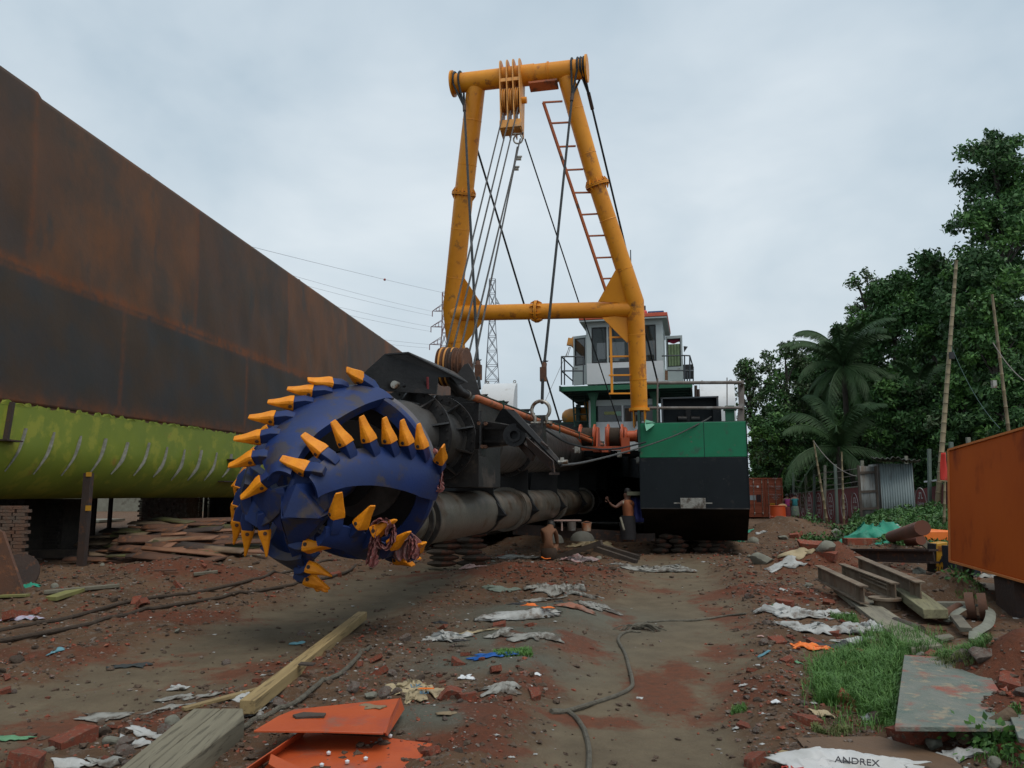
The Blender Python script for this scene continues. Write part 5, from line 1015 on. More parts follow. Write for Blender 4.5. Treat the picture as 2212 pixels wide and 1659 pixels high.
# left edge things
p = GH(22, 1288); P = [W(-30, 1130, p[1] + .25), W(6, 1150, p[1] + .2), W(50, 1280, p[1]), W(52, 1292, p[1] - .05), W(-30, 1300, p[1])]; mb = MB(); mb.prism(P, np.array([0, .06, 0])); tag(obj('leaning_plate', mb, Rust, bevel=.004), 'rust red steel plate leaning at the left edge, before the stacked bricks', 'steel plate')
c = GH(45, 1262); mb = MB(); mb.lathe(W(42, 1237, c[1] + .3), nrm([.25, -1, .25]), [(0, .32), (.04, .32)], 32); tag(obj('steel_disc', mb, RustD), 'round dark rusty disc standing behind the leaning red plate', 'steel disc')
mb = MB(); c = W(12, 1190, 15.2) * np.array([1, 1, 0])
for i in range(15):
    for j in range(3): mb.box(c + np.array([-.35 + j * .26 + .06 * (i % 2) + random.uniform(-.02, .02), .1, .4 + i * .068]), (.23, .11, .06))
mb.box(c + np.array([-.1, .15, .2]), (.9, .4, .4)); tag(obj('brick_stack', mb, StkB, smooth=0), 'stack of reddish grey bricks at the left edge, under the ship', 'brick stack')
beam('plank', (95, 1283), (258, 1268), .15, .05, Wood, 'grey weathered plank on the left rubble, behind the yellow green one', 'plank')
beam('plank', (110, 1298), (178, 1276), .2, .06, M('lime_plank', (.22, .22, .07), .7, c2=(.16, .15, .06), scale=4), 'short yellow green plank on the left rubble, beside the grey one', 'plank')
beam('plank', (0, 1291), (60, 1289), .1, .04, MATS['lime_plank'], 'lime green stick at the foot of the leaning red plate', 'plank')
beam('plank', (418, 1244), (470, 1238), .14, .05, Wood, 'short grey plank lying right of the offcut pile', 'plank')
# ropes on the ground
def grope(pts, r_, mat, lab, name='ground_rope', lift=.0):
    P = spline([GH(*p) + UP * (r_ * .7 + lift) for p in pts], 8); P = [np.array([q[0], q[1], max(q[2], hz(q[0], q[1]) + r_ * .6)]) for q in P]
    mb = MB(); mb.tube(P, r_, 8); return tag(obj(name, mb, mat), lab, 'rope')
grope([(-40, 1372), (120, 1345), (290, 1300), (420, 1283), (560, 1252), (660, 1228), (722, 1211)], .028, RopeB, 'rusty rope crossing the left rubble, the one farther from the camera')
grope([(-40, 1395), (60, 1378), (200, 1350), (330, 1318), (480, 1293), (620, 1268), (700, 1252), (752, 1236), (768, 1222)], .028, RopeB, 'rusty rope crossing the left rubble, the one nearer the camera')
k1300 = lambda x, y: ((1300 + x * .7233) * .54, (2150 + y * .7233) * .54)
grope([k1300(*p) for p in ((2330, 425), (2200, 440), (2050, 462), (1850, 468), (1760, 480), (1700, 505))], .014, RopeT, 'thin tan rope across the track, running right from the frayed knot')
grope([k1300(*p) for p in ((1745, 528), (1660, 530), (1622, 570), (1655, 640), (1680, 720), (1700, 800), (1690, 840), (1620, 880), (1500, 920), (1330, 970), (1255, 975))], .018, RopeT, 'tan rope snaking down the track below the frayed knot')
grope([k1300(*p) for p in ((1250, 970), (1310, 970), (1370, 990), (1420, 1050), (1455, 1150), (1462, 1230), (1455, 1330))], .018, RopeT, 'pale thick rope end curving to the bottom edge of the track')
kt = GH(*k1300(1730, 510)); mb = MB()
for i in range(26):
    a = random.gauss(-.25, .35); L_ = random.uniform(.12, .34); q = kt + np.array([random.uniform(-.03, .03), random.uniform(-.03, .03), .03]); s_ = 1 if i % 4 else -1
    mb.tube(spline([q, q + np.array([math.cos(a) * L_ * .5 * s_, math.sin(a) * L_ * .5, .05 * random.random()]), q + np.array([math.cos(a) * L_ * s_, math.sin(a) * L_ - .03, -.02])], 4), .007, 5)
mb.lathe(kt + UP * .03 - np.array([.06, 0, 0]), (1, .2, 0), [(0, .03), (.04, .05), (.1, .05), (.14, .03)], 10); tag(obj('rope_knot', mb, RopeT), 'frayed tan rope knot with loose strands lying on the track', 'rope knot')
grope([(425, 1640), (500, 1590), (560, 1557), (640, 1520), (690, 1480), (740, 1455), (775, 1420), (800, 1400)], .02, RopeT, 'thick rope running beside the yellow timber toward the orange pieces')
# timbers in front
k00 = lambda x, y: (x * .6329 * .54, (2200 + y * .6329) * .54)
b1 = beam('timber', k00(1560, 1040), k00(2290, 440), .115, .10, wood('yellow_grained_timber', (.33, .24, .11), (.24, .17, .075), G(*k00(1560, 1040)), G(*k00(2290, 440))), 'long yellow squared timber lying diagonally on the mud', 'timber', za=.02, zb=.03)
mb = MB(); q = G(*k00(1940, 720), .14); mb.box(q, (.1, .14, .012), (nrm(G(*k00(2290, 440)) - G(*k00(1560, 1040))), RT, UP)); obj('dark_stain', mb, WoodD, b1)
WdA = wood('grey_grained_wood', (.20, .18, .125), (.125, .11, .075), G(*k00(700, 1420)), G(*k00(1225, 1000)))
def plank2(pts, th, mat, lab):
    mat = WdA
    P = [G(*k00(*p), th) for p in pts]; mb = MB(); mb.prism(P, -UP * th); o = obj('plank', mb, mat, bevel=.008); tag(o, lab, 'plank'); return o
plank2([(1225, 1000), (1395, 1000), (945, 1352), (930, 1420), (700, 1420)], .15, Wood, 'wide weathered grey plank, the left one of the pair at the bottom edge')
plank2([(1402, 1000), (1535, 1000), (1545, 1065), (1160, 1355), (1085, 1420), (935, 1420), (950, 1352)], .15, Wood, 'wide weathered grey plank, the right one of the pair, touching the yellow timber')
beam('stick', k00(1155, 1020), k00(1640, 890), .05, .03, WoodY, 'thin yellow stick lying behind the wide grey planks', 'stick')
# orange steel pieces
k13 = k1300
def oplate(pts, zs_, th=.012, name='orange_plate', lab=None, parent=None, mat=Org):
    P = [G(*p, z) for p, z in zip(pts, zs_)]; mb = MB(); mb.prism(P, -UP * th); o = obj(name, mb, mat, parent, smooth=20, bevel=.002)
    if lab: tag(o, lab, 'steel plate')
    return o
e = empty('orange_folded_plate', GH(700, 1560)); tag(e, 'orange steel plate with folded right edge lying on top of the lower orange tray', 'steel plate')
top = [(548, 1578), (600, 1547), (636, 1532), (838, 1517), (862, 1508), (828, 1583), (700, 1579)]
oplate(top, [.20, .19, .19, .17, .20, .17, .18], parent=e, name='plate')
P = [G(862, 1508, .20), G(852, 1512, .185), G(829, 1583, .17), G(833, 1590, .10), G(870, 1532, .12)]; mb = MB(); mb.prism(P, np.array([.012, 0, 0])); obj('folded_edge', mb, Org, e)
mb = MB(); mb.prism([G(632, 1548, .2), G(655, 1542, .2), G(704, 1544, .2), G(700, 1550, .2), G(665, 1552, .2), G(640, 1553, .2)], UP * .012); tag(obj('wood_chip', mb, WoodD), 'dark flat wood chip lying on the orange folded plate', 'wood chip')
crumple('dry_leaf', 810, 1530, .16, .09, .02, M('dry_leaf', (.2, .15, .09), .9), 'dry crumpled tan leaf at the corner of the orange folded plate', 'leaf', p=G(808, 1530, .185), n=12)
crumple('dry_leaf', 810, 1530, .13, .05, .03, MATS['dry_leaf'], 'dry tan leaf on the mud right of the orange pieces', 'leaf', p=GH(965, 1545), n=12, seed=4)
e = empty('orange_tray', GH(750, 1640)); tag(e, 'orange steel tray with raised left edge at the bottom of the picture', 'steel tray')
oplate([(620, 1600), (655, 1583), (830, 1592), (934, 1606), (905, 1640), (860, 1720), (520, 1720)], [.05] * 7, parent=e, name='tray_floor')
P = [G(660, 1581, .13), G(645, 1584, .13), G(490, 1690, .13), G(500, 1700, .05), G(655, 1590, .05)]; mb = MB(); mb.prism(P, np.array([-.01, .0, 0])); obj('tray_wall', mb, Org, e)
mb = MB(); mb.prism([G(585, 1630, .12), G(690, 1680, .12), G(690, 1700, .04), G(590, 1650, .04)], np.array([0, .012, 0])); mb.prism([G(585, 1630, .121), G(690, 1680, .121), G(640, 1685, .121), G(580, 1650, .121)], UP * -.01); obj('tray_rib', mb, Org, e)
for x, y in ((710, 1629), (750, 1648), (695, 1655), (790, 1641), (843, 1592)):
    mb = MB(); mb.lathe(G(x, y, .06), UP, [(0, .012), (.012, .014), (.02, 0)], 7); tag(obj('pebble', mb, Wht), 'small white pebble lying on the orange tray', 'pebble', 'white pebbles on the orange tray')
# sacks and sheets
kL = k13
sk = crumple('cement_sack', *kL(510, 850), .34, .56, .10, SackY, 'crumpled beige cement sack with blue letters beside red bricks', 'sack', rot=.45, seed=11, n=30)
pL = GH(*kL(512, 905)); text("LK", .085, pL + UP * .10 + np.array([-.02, .06, 0]), (1, .25, .0), (-.2, 1, .2), BuP, sk, 'lettering'); text("ELI", .06, pL + UP * .085 + np.array([.06, -.09, 0]), (1, .2, 0), (-.2, 1, .2), BuP, sk, 'lettering')
mb = MB(); mb.prism([pL + UP * .09 + np.array([.0 + a, -.01 + b, 0]) for a, b in ((0, 0), (.13, .0), (.12, .03), (.02, .035))], UP * .004); obj('orange_print', mb, MATS['bright_orange_plastic'], sk)
def scrap(x, y, w_, d_, h_, lab, mat=Plas, rot=0, seed=1, f=kL, n=24, cat='plastic sheet', fold=1.): return crumple('plastic_sheet', *f(x, y), w_, d_, h_, mat, lab, cat, rot=rot, seed=seed, n=n, fold=fold)
s1 = scrap(665, 570, .6, .45, .14, 'torn white plastic sack with grey prints left of the grey hump', seed=3, rot=-.35)
s2 = scrap(1140, 440, 1.25, .24, .14, 'long twisted white and orange plastic sack across the grey hump', seed=5, rot=-.05, n=40, fold=1.6)
for o_, (x, y, z_), m_ in ((s2, (1130, 430, .14), OrgT), (s2, (1230, 440, .13), OrgT), (s2, (1060, 420, .13), Frm), (s2, (1290, 415, .15), Frm), (s1, (640, 530, .13), Frm), (s1, (745, 605, .08), Frm)):
    q = GH(*kL(x, y)); ob = crumple('print_patch', 0, 0, .16, .11, .04, m_, None, p=q + UP * (z_ - .03), seed=int(x), n=8); ob.parent = o_; ob.location = Vector(ob.location) - Vector(tuple(wloc(o_)))
scrap(1310, 300, .75, .5, .28, 'bunched pale grey plastic sheet at the top of the grey hump', PlasG, seed=7, rot=.3, fold=2.)
scrap(1410, 325, .6, .22, .12, 'pale plastic strip right of the bunched sheet on the hump', PlasG, seed=8, rot=-.3, fold=2)
scrap(1500, 385, .6, .45, .1, 'ragged grey plastic scrap on the right slope of the hump', PlasG, seed=9, rot=.7, fold=1.6)
scrap(1180, 350, .7, .2, .06, 'flat dirty plastic strip on the back of the hump', PlasG, seed=10, rot=.05)
scrap(1180, 285, .45, .3, .16, 'small upright grey plastic scrap behind the hump', PlasG, seed=12)
scrap(960, 295, .5, .25, .1, 'small greenish grey plastic scrap left behind the hump', M('grey_green_plastic', (.13, .16, .13), .7), seed=13)
scrap(1390, 395, .6, .2, .1, 'brown orange plastic strip crossing the hump', M('brown_orange_plastic', (.3, .1, .05), .7, c2=(.2, .12, .09), scale=8), seed=14, rot=-.2)
scrap(810, 535, .6, .12, .03, 'narrow cream plastic strip right of the torn white sack', SackY, seed=15)
scrap(1175, 545, .5, .3, .06, 'dusty crumpled scrap low on the front of the hump', PlasG, seed=16); scrap(965, 545, .3, .2, .08, 'small dusty scrap on the front of the hump, left one', PlasG, seed=17)
scrap(960, 655, .45, .22, .03, 'bright blue plastic scrap before the grey hump', M('blue_plastic', (.01, .09, .33), .5), seed=18, rot=-.3)
scrap(1810, 185, 1.6, .9, .22, 'torn grey plastic sheet on the mud before the dredger pontoon', PlasG, seed=19, rot=-.1); scrap(1910, 185, .9, .6, .25, 'small grey plastic sheet touching the torn one before the pontoon', PlasG, seed=20)
scrap(1020, 118, 2.2, .8, .12, 'pale flattened plastic sheet near the squatting man', PlasG, seed=21); scrap(1385, 125, .9, .7, .35, 'pink white plastic bag right of the squatting man', M('pink_plastic', (.36, .2, .2), .6, c2=(.4, .36, .34), scale=9), seed=22, fold=2)
scrap(1470, 50, 1.2, .8, .35, 'cream crumpled paper heap behind the pink bag', SackY, seed=23, fold=2.); scrap(830, 165, .5, .3, .12, 'pink white scrap on the rubble left of the hump', M('pink_scrap', (.4, .25, .22), .7), seed=24); scrap(1070, 120, .4, .3, .1, 'orange plastic scrap on the pale sheet near the squatting man', OrgT, seed=25)
scrap(780, 780, .12, .08, .03, 'small white paper ball by the beige sack', Wht, seed=26, n=10)
scrap(980, 830, .3, .18, .04, 'torn grey paper on the mud right of the beige sack', PlasG, seed=27); scrap(1175, 760, .06, .05, .01, 'tiny white scrap beside the red soil', Wht, seed=28, n=8)
fl_ = k00
for x, y, w_, d_, h_, m_, lab, sd in ((1600, 960, .32, .22, .06, Plas, 'white cloth draped over the near end of the yellow timber', 31), (1620, 1040, .14, .24, .05, Plas, 'frayed white rag hanging over the timber beside the draped cloth', 32), (1130, 880, .18, .12, .05, Plas, 'small white and orange scrap on the left mud', 33), (1120, 940, .3, .16, .02, PlasG, 'flat pale torn paper on the left mud', 34),
                                (1060, 1000, .4, .08, .02, PlasG, 'thin white torn strip on the left mud', 35), (1260, 935, .3, .14, .02, PlasG, 'pale torn paper behind the thin stick', 36), (930, 1170, .2, .12, .02, Plas, 'white torn paper left of the grey planks', 37), (880, 1235, .25, .12, .02, Plas, 'white torn paper at the foot of the grey planks', 38),
                                (355, 645, .15, .13, .04, M('pale_blue_plastic', (.1, .25, .3), .6), 'pale blue plastic scrap on the left track', 39), (830, 740, .32, .14, .03, M('dark_rag', (.03, .035, .035), .8), 'dark rag on the left track', 40), (1890, 597, .2, .1, .03, MATS['pale_blue_plastic'], 'teal plastic scrap beside the round stone', 41), (1880, 708, .16, .05, .01, PlasG, 'flat pale chip left of the yellow timber', 42),
                                (60, 1195, .3, .1, .02, M('pale_green_plastic', (.1, .25, .13), .7), 'pale green plastic strip at the bottom left corner', 43), (140, 430, .35, .3, .1, M('pink_bag', (.4, .25, .3), .6, c2=(.35, .4, .5), scale=9), 'pink and white bag on the left rubble', 44), (180, 235, .3, .25, .1, Teal, 'green plastic scrap beside the leaning red plate', 45), (640, 1360, .3, .14, .03, PlasG, 'pale torn paper at the bottom edge left of the planks', 46), (440, 1370, .2, .1, .03, Plas, 'white paper at the bottom left edge', 47), (650, 1060, .4, .2, .03, PlasG, 'large pale torn paper on the lower left mud', 48)):
    scrap(x, y, w_, d_, h_, lab, m_, seed=sd, f=k00, n=14)
kR = lambda x, y: ((2700 + x * .6311) * .54, (2100 + y * .6311) * .54)
scrap(720, 585, .85, .45, .20, 'plump white plastic sack on the right, the leftmost of three', Plas, rot=-.2, seed=51, f=kR, n=30, fold=.9); scrap(985, 560, .75, .2, .1, 'long white plastic sack reaching toward the grey board', Plas, rot=.35, seed=52, f=kR, fold=1.3)
scrap(980, 690, .95, .5, .16, 'large crumpled white plastic sheet in the middle of the right litter', Plas, rot=-.25, seed=53, f=kR, n=34, fold=1.6); scrap(1250, 670, .3, .35, .16, 'rolled white plastic beside the grey board', Plas, rot=.4, seed=54, f=kR, fold=1.3)
scrap(860, 780, .42, .16, .07, 'orange plastic bundle by the grass', MATS['bright_orange_plastic'], seed=55, f=kR); scrap(1040, 775, .55, .2, .09, 'dark grey plastic bundle right of the orange one', cloth('charcoal_plastic', (.05, .05, .055)), seed=56, f=kR)
scrap(1160, 740, .4, .2, .05, 'thin white plastic sheet at the upper edge of the grass', Plas, seed=57, f=kR); scrap(1040, 1030, .16, .08, .03, 'small grey scrap lying in the grass', PlasG, seed=58, f=kR); scrap(930, 1210, .2, .12, .03, 'cream torn scrap below the grass', SackY, seed=59, f=kR); scrap(1250, 1230, .18, .12, .06, 'white crumpled bag beside the round pink stone', Plas, seed=60, f=kR)
for x, y, lab, m_, sd, w_ in ((435, 1025, 'small white chip paper right of the track, upper one', Plas, 61, .08), (635, 1125, 'small white card right of the track', Wht, 62, .07), (395, 1297, 'small white scrap near the track edge', Plas, 63, .07), (545, 710, 'pink scrap on the right soil', MATS['pink_scrap'], 64, .08), (560, 828, 'pale blue scrap on the right soil', MATS['pale_blue_plastic'], 65, .12), (690, 418, 'white scrap behind the plump sack', Plas, 66, .15), (640, 518, 'green white scrap near the plump sack', MATS['pale_green_plastic'], 67, .12), (690, 255, 'torn white papers in front of the red heap', Plas, 68, .7), (460, 45, 'teal plastic scrap beside the dredger pontoon', Teal, 69, .5), (400, 105, 'teal plastic strip at the pontoon foot', Teal, 70, .5), (555, 50, 'white plastic scrap by the brown heap', Plas, 71, .4), (800, 180, 'yellow white round scrap on the red heap', SackY, 72, .7), (1355, 205, 'white plastic bag before the steel beam', Plas, 73, .8), (1400, 35, 'white and black striped plastic near the teal tarp', Plas, 74, 1.2), (2090, 290, 'white paper scrap under the orange box', Plas, 75, .5), (2000, 330, 'white torn paper under the orange box', PlasG, 76, .7), (1800, 1480, 'grey white plastic sack in the lower right corner', Plas, 77, .35), (780, 878, 'pale green paper scrap below the orange bundle', MATS['pale_green_plastic'], 78, .08), (1085, 95, 'white slab of plastic near the concrete panel', Plas, 79, .5), (1470, 395, 'grey cloth rag on the rusty beams', PlasG, 80, .3)):
    scrap(x, y, w_, w_ * .6, w_ * .25, lab, m_, seed=sd, f=kR, n=12)
crumple('teal_tarp', *kR(1265, 75), 1.9, 1.2, .75, Teal, 'bright teal tarp crumpled over rubble', 'tarp', seed=81, n=30, fold=1.3); crumple('teal_tarp', *kR(1440, 98), 1.9, .5, .35, Teal, 'low strip of teal tarp right of the larger one', 'tarp', seed=82, n=24, fold=1.3)
# printed sack, bottom right
zbd = max(hz(*G(1750, 1640)[:2]), hz(*G(1850, 1650)[:2]), hz(*G(1950, 1655)[:2]), hz(*G(1800, 1610)[:2])) + .02
ps = crumple('printed_sack', 1842, 1650, .86, .27, .10, M('printed_plastic', (.5, .5, .5), .5, c2=(.42, .42, .4), scale=4, dirt=(.2, .15, .12), dpos=.62), 'white sack with black and red print at the bottom right', 'sack', rot=-.10, seed=93, n=46, fold=1.15, edge=.55, p=G(1846, 1655, zbd))
q = G(1838, 1645, zbd + .10); text("ANDREX", .058, q + np.array([.03, .0, 0]), (1, -.16, -.05), (.15, 1, .7), BlP, ps, shear=.2); text("ester", .05, q + np.array([-.14, -.07, -.02]), (1, -.15, 0), (.15, 1, .5), BuP, ps); text("STA", .045, q + np.array([-.35, -.02, -.03]), (1, .2, 0), (-.1, 1, .6), RdP, ps)
mb = MB(); mb.prism([q + np.array(v) for v in ((-.42, -.05, -.035), (-.26, 0, -.03), (-.27, -.03, -.03), (-.42, -.085, -.035))], UP * .003); mb.prism([q + np.array(v) for v in ((.14, -.09, -.03), (.27, -.07, -.03), (.25, -.13, -.03), (.1, -.13, -.03))], UP * .003); obj('red_print', mb, RdP, ps)
# ---------------------------------------------------------------- right side: boards, beams, blocks
lay('plank', [kR(1005, 425), kR(1190, 465), kR(1700, 805), kR(1500, 830)], .07, wood('board_wood', (.24, .22, .16), (.17, .155, .115), G(*kR(1005, 425)), G(*kR(1500, 830))), 'long grey weathered board lying into the grass on the right', 'plank', bevel=.008)
P = [GH(*kR(1395, 490)), GH(*kR(1555, 500)), GH(*kR(1740, 640)), GH(*kR(1580, 640))]; mb = MB(); mb.prism([p + UP * .20 for p in P], UP * -.12); tag(obj('timber_block', mb, wood('mossy_wood', (.21, .20, .11), (.14, .13, .075), G(*kR(1395, 490)), G(*kR(1580, 640))), bevel=.012), 'thick mossy wooden block right of the long grey board', 'timber block')
P = [GH(*kR(1745, 630)), GH(*kR(1820, 635)), GH(*kR(1890, 725)), GH(*kR(1810, 720))]; mb = MB(); mb.prism([p + UP * .12 for p in P], UP * -.05); tag(obj('timber_block', mb, Wood, bevel=.004), 'short plank with broken yellow end near the grey canvas strap', 'plank')
lay('plank', [kR(1640, 720), kR(1740, 705), kR(1770, 725), kR(1690, 745)], .03, Wood, 'thin grey board in the pit below the thick mossy block', 'plank')
def ibeam(a, b, za, zb, h_, w_, lab, name='steel_beam'):
    p, q = G(*a, za), G(*b, zb); d = nrm(q - p); s_ = nrm(np.cross(d, UP)); u = np.cross(s_, d); mb = MB()
    mb.bar(p, q, .015, h_); mb.bar(p + u * h_ / 2, q + u * h_ / 2, w_, .018, u); mb.bar(p - u * h_ / 2, q - u * h_ / 2, w_, .018, u)
    for t in (.08, .92): c = p + (q - p) * t; mb.box(c, (.012, w_ * .9, h_ * .95), (d, s_, u))
    return tag(obj(name, mb, RustB), lab, 'steel beam')
RustB = M('pale_rust_beam', (.21, .165, .115), .8, c2=(.11, .075, .05), scale=3, c3=(.16, .10, .06), s3=.8, bump=.4, bs=25)
ibeam(kR(910, 300), kR(1200, 445), .30, .27, .22, .12, 'rusty steel beam, the left one of the beams behind the long grey board')
ibeam(kR(1060, 290), kR(1400, 425), .33, .30, .22, .11, 'rusty steel beam, the middle one of the beams behind the long grey board')
ibeam(kR(1165, 250), kR(1560, 430), .40, .34, .26, .13, 'rusty steel beam, the longest right one of the beams behind the long grey board')
ibeam(kR(1190, 320), kR(1370, 395), .36, .34, .06, .12, 'narrow rusty channel lying between the middle and right steel beams')
mb = MB(); c = G(*kR(1090, 155), .3); d_ = G(*kR(1640, 160), .5); mb.bar(c, d_, .2, .04); mb.bar(c - UP * .12, d_ - UP * .12, .03, .22); mb.bar(c - UP * .24, d_ - UP * .24, .2, .04); tag(obj('steel_beam', mb, RustD), 'long brown steel beam lying across the rubble toward the orange box', 'steel beam')
mb = MB(); mb.cyl(G(*kR(1370, 75), .35), G(*kR(1570, 18), .9), .16, n=20); tag(obj('rusty_pipe', mb, M('red_rust_pipe', (.17, .05, .025), .7, c2=(.12, .045, .025), scale=2)), 'red brown steel pipe rising right of the teal tarp', 'pipe')
mb = MB(); mb.cyl(G(*kR(1480, 105), .3), G(*kR(1560, 95), .4), .13, n=16); tag(obj('rusty_pipe', mb, MATS['red_rust_pipe']), 'short red brown pipe below the bright orange canopy', 'pipe')
mb = MB(); c = G(*kR(1290, 110), .12); mb.box(c - np.array([.3, 0, .0]), (1.5, .4, .25)); tag(obj('brick_row', mb, BrickM), 'low row of red bricks in front of the teal tarp', 'brick row')
mb = MB(); c = GH(*kR(1640, 120)); P = [W(*kR(*p), c[1] + o_) for p, o_ in (((1570, 100), 0), ((1570, 60), 0), ((1600, 35), 0), ((1760, 35), 0), ((1780, 130), 0), ((1650, 120), 0))]; mb.prism(P, np.array([0, 1.2, .0])); tag(obj('orange_cover', mb, MATS['bright_orange_plastic'], bevel=.05), 'bright orange rounded cover behind the yellow panel', 'cover')
mb = MB(); c = GH(*kR(1600, 155)); P = [W(*kR(*p), c[1]) for p in ((1530, 95), (1570, 75), (1660, 145), (1600, 155))]; mb.prism(P, np.array([0, .08, 0])); tag(obj('plank', mb, Wood), 'small tilted grey board leaning by the yellow panel', 'plank')
c = G(*kR(1700, 318)); yp = empty('yellow_panel', c); tag(yp, 'yellow panel with a black horse emblem standing left of the orange box', 'sign panel')
P = [W(*kR(*p), c[1]) for p in ((1660, 118), (1728, 108), (1724, 312), (1656, 305))]; mb = MB(); mb.prism(P, np.array([0, .3, 0])); obj('panel', mb, Ywl, yp, bevel=.01)
P = [W(*kR(*p), c[1] + .02) for p in ((1650, 122), (1660, 118), (1656, 305), (1648, 302))]; mb = MB(); mb.prism(P, np.array([0, .3, 0])); obj('dark_frame', mb, Frm, yp)
f_ = lambda x, y: W(*kR(x, y), c[1] - .01)
mb = MB()
for hs in ([(1676, 245), (1678, 225), (1690, 210), (1688, 200), (1697, 193), (1703, 200), (1700, 212), (1706, 225), (1704, 248), (1698, 238), (1690, 232), (1684, 238), (1682, 252)],): mb.prism([f_(*p) for p in hs], np.array([0, .006, 0]))
obj('horse_emblem', mb, BlP, yp)
u_ = nrm(f_(1690, 100) - f_(1690, 300)); text("ZUBU", .13, f_(1690, 280), (1, 0, 0), u_, BlP, yp, shear=.2, sx=1.); 
for j, s_ in enumerate(("MMW MM", "WMMMW", "MMWMM")): text(s_, .05, f_(1700, 140 + 12 * j), (1, 0, 0), u_, BrickM, yp)
mb = MB(); c2_ = G(*kR(1805, 345)); mb.box(c2_ + np.array([.28, .4, .3]), (.5, .4, .6)); tag(obj('dark_drum_box', mb, cloth('dark_blue_black', (.008, .012, .02))), 'dark blue black box in the shade under the orange box', 'box')
# big orange box on legs
ob_ = empty('orange_box', GH(2100, 1325)); tag(ob_, 'large orange steel box on rusty legs, cut by the right edge', 'steel box')
YO = 11.7; fA, fB, fC, fD = W(2049, 972, YO), W(2052, 1212, YO), W(2330, 1290, YO - 2.4), W(2330, 890, YO - 2.4)
back = np.array([1.9, 1.3, 0]) 
P = [fA, fB, fC, fD]; mb = MB(); mb.prism(P, back); obj('box_shell', mb, OrgB, ob_, bevel=.03)
mb = MB(); mb.bar(fA + UP * .0, fD, .04, .03); mb.bar(fB, fC, .04, .03); mb.bar(fA, fB, .03, .03); obj('edge_trim', mb, M('orange_edge', (.5, .17, .05), .5), ob_)
for vx, vb, Y, w_ in ((2105, 1300, 9.3, .15), (2228, 1335, 8.9, .42), (2420, 1400, 8, .2), (2250, 1255, 8, .2)):
    p = G(vx, vb); p[1] += .18; tt_ = min(1, (vx - 2049) / 281.); tpz = fB[2] + (fC[2] - fB[2]) * tt_ - .14; mb = MB(); mb.box(np.array([p[0], p[1], (tpz + .1 + p[2]) / 2]), (w_, w_, tpz + .2 - p[2])); obj('leg', mb, RustD, ob_)
# ragged cardboard & cables under box
lay('cardboard', [kR(1395, 330), kR(1560, 340), kR(1520, 375), kR(1420, 350)], .01, cloth('cardboard', (.2, .14, .09)), 'brown cardboard sheet beside the dark earth heap', 'cardboard'); lay('cardboard', [kR(1920, 362), kR(2140, 390), kR(2140, 430), kR(1960, 410)], .01, MATS['cardboard'], 'brown cardboard sheet under the orange box', 'cardboard')
for i in range(3): grope([kR(1925, 372 + i * 6), kR(1990, 395 - i * 8), kR(2060, 398 + i * 5), kR(2120, 370 + i * 10), kR(2080, 365)], .012, RopeB, '%s of the thin dark cables coiled on the cardboard under the orange box' % ('nearest', 'middle', 'farthest')[i], 'cable')
# reels, pipes
mb = MB(); c = GH(*kR(1335, 540)); mb.lathe(c, UP, [(0, .19), (.02, .19), (.02, .14), (.14, .14), (.14, .21), (.17, .21), (.17, .07), (.1, .07)], 32); tag(obj('steel_spool', mb, RustB), 'rusty flanged steel spool behind the thick mossy block', 'spool')
for x, y, lab in ((1880, 575, 'upright rusty ring under the orange box, the left one'), (1960, 580, 'upright rusty ring under the orange box, the right one')):
    c = GH(*kR(x, y + 20)); mb = MB(); mb.lathe(c + UP * .16, nrm([1, -.6, .1]), [(-.05, .07), (-.05, .17), (.05, .17), (.05, .07), (-.05, .07)], 28); tag(obj('steel_ring', mb, Rust), lab, 'steel ring')
mb = MB(); mb.cyl(GH(*kR(1690, 635)) + UP * .1, GH(*kR(1805, 590)) + UP * .14, .06, n=16); tag(obj('rusty_pipe', mb, Rust), 'short rusty pipe piece touching the thick mossy block', 'pipe')
mb = MB(); mb.cyl(GH(*kR(1400, 640)) + UP * .05, GH(*kR(1560, 690)) + UP * .04, .055, n=14); tag(obj('dark_pipe', mb, WoodD), 'dark pipe lying under the thick mossy block', 'pipe')
mb = MB(); mb.tube(spline([GH(*kR(1640, 555)) + UP * .06, GH(*kR(1760, 590)) + UP * .06, GH(*kR(1830, 620)) + UP * .05]), .03, 10); tag(obj('dark_pipe', mb, BlkS), 'dark bent pipe behind the thick mossy block', 'pipe')
mb = MB(); P = spline([GH(*kR(*p)) + UP * z_ for p, z_ in (((1730, 640), .06), ((1800, 610), .12), ((1900, 590), .16), ((2000, 610), .14), ((1990, 670), .08), ((1910, 710), .05), ((1900, 750), .03))], 8); mb.tube(P, .055, 8, flat=.25); tag(obj('canvas_strap', mb, cloth('grey_canvas', (.2, .21, .17))), 'looped grey canvas strap on the debris under the orange box', 'strap')
mb = MB(); c = GH(*kR(1750, 540)); mb.box(c + UP * .06, (.42, .12, .1)); tag(obj('concrete_block', mb, Conc, bevel=.01), 'small grey block on the soil behind the debris', 'block')
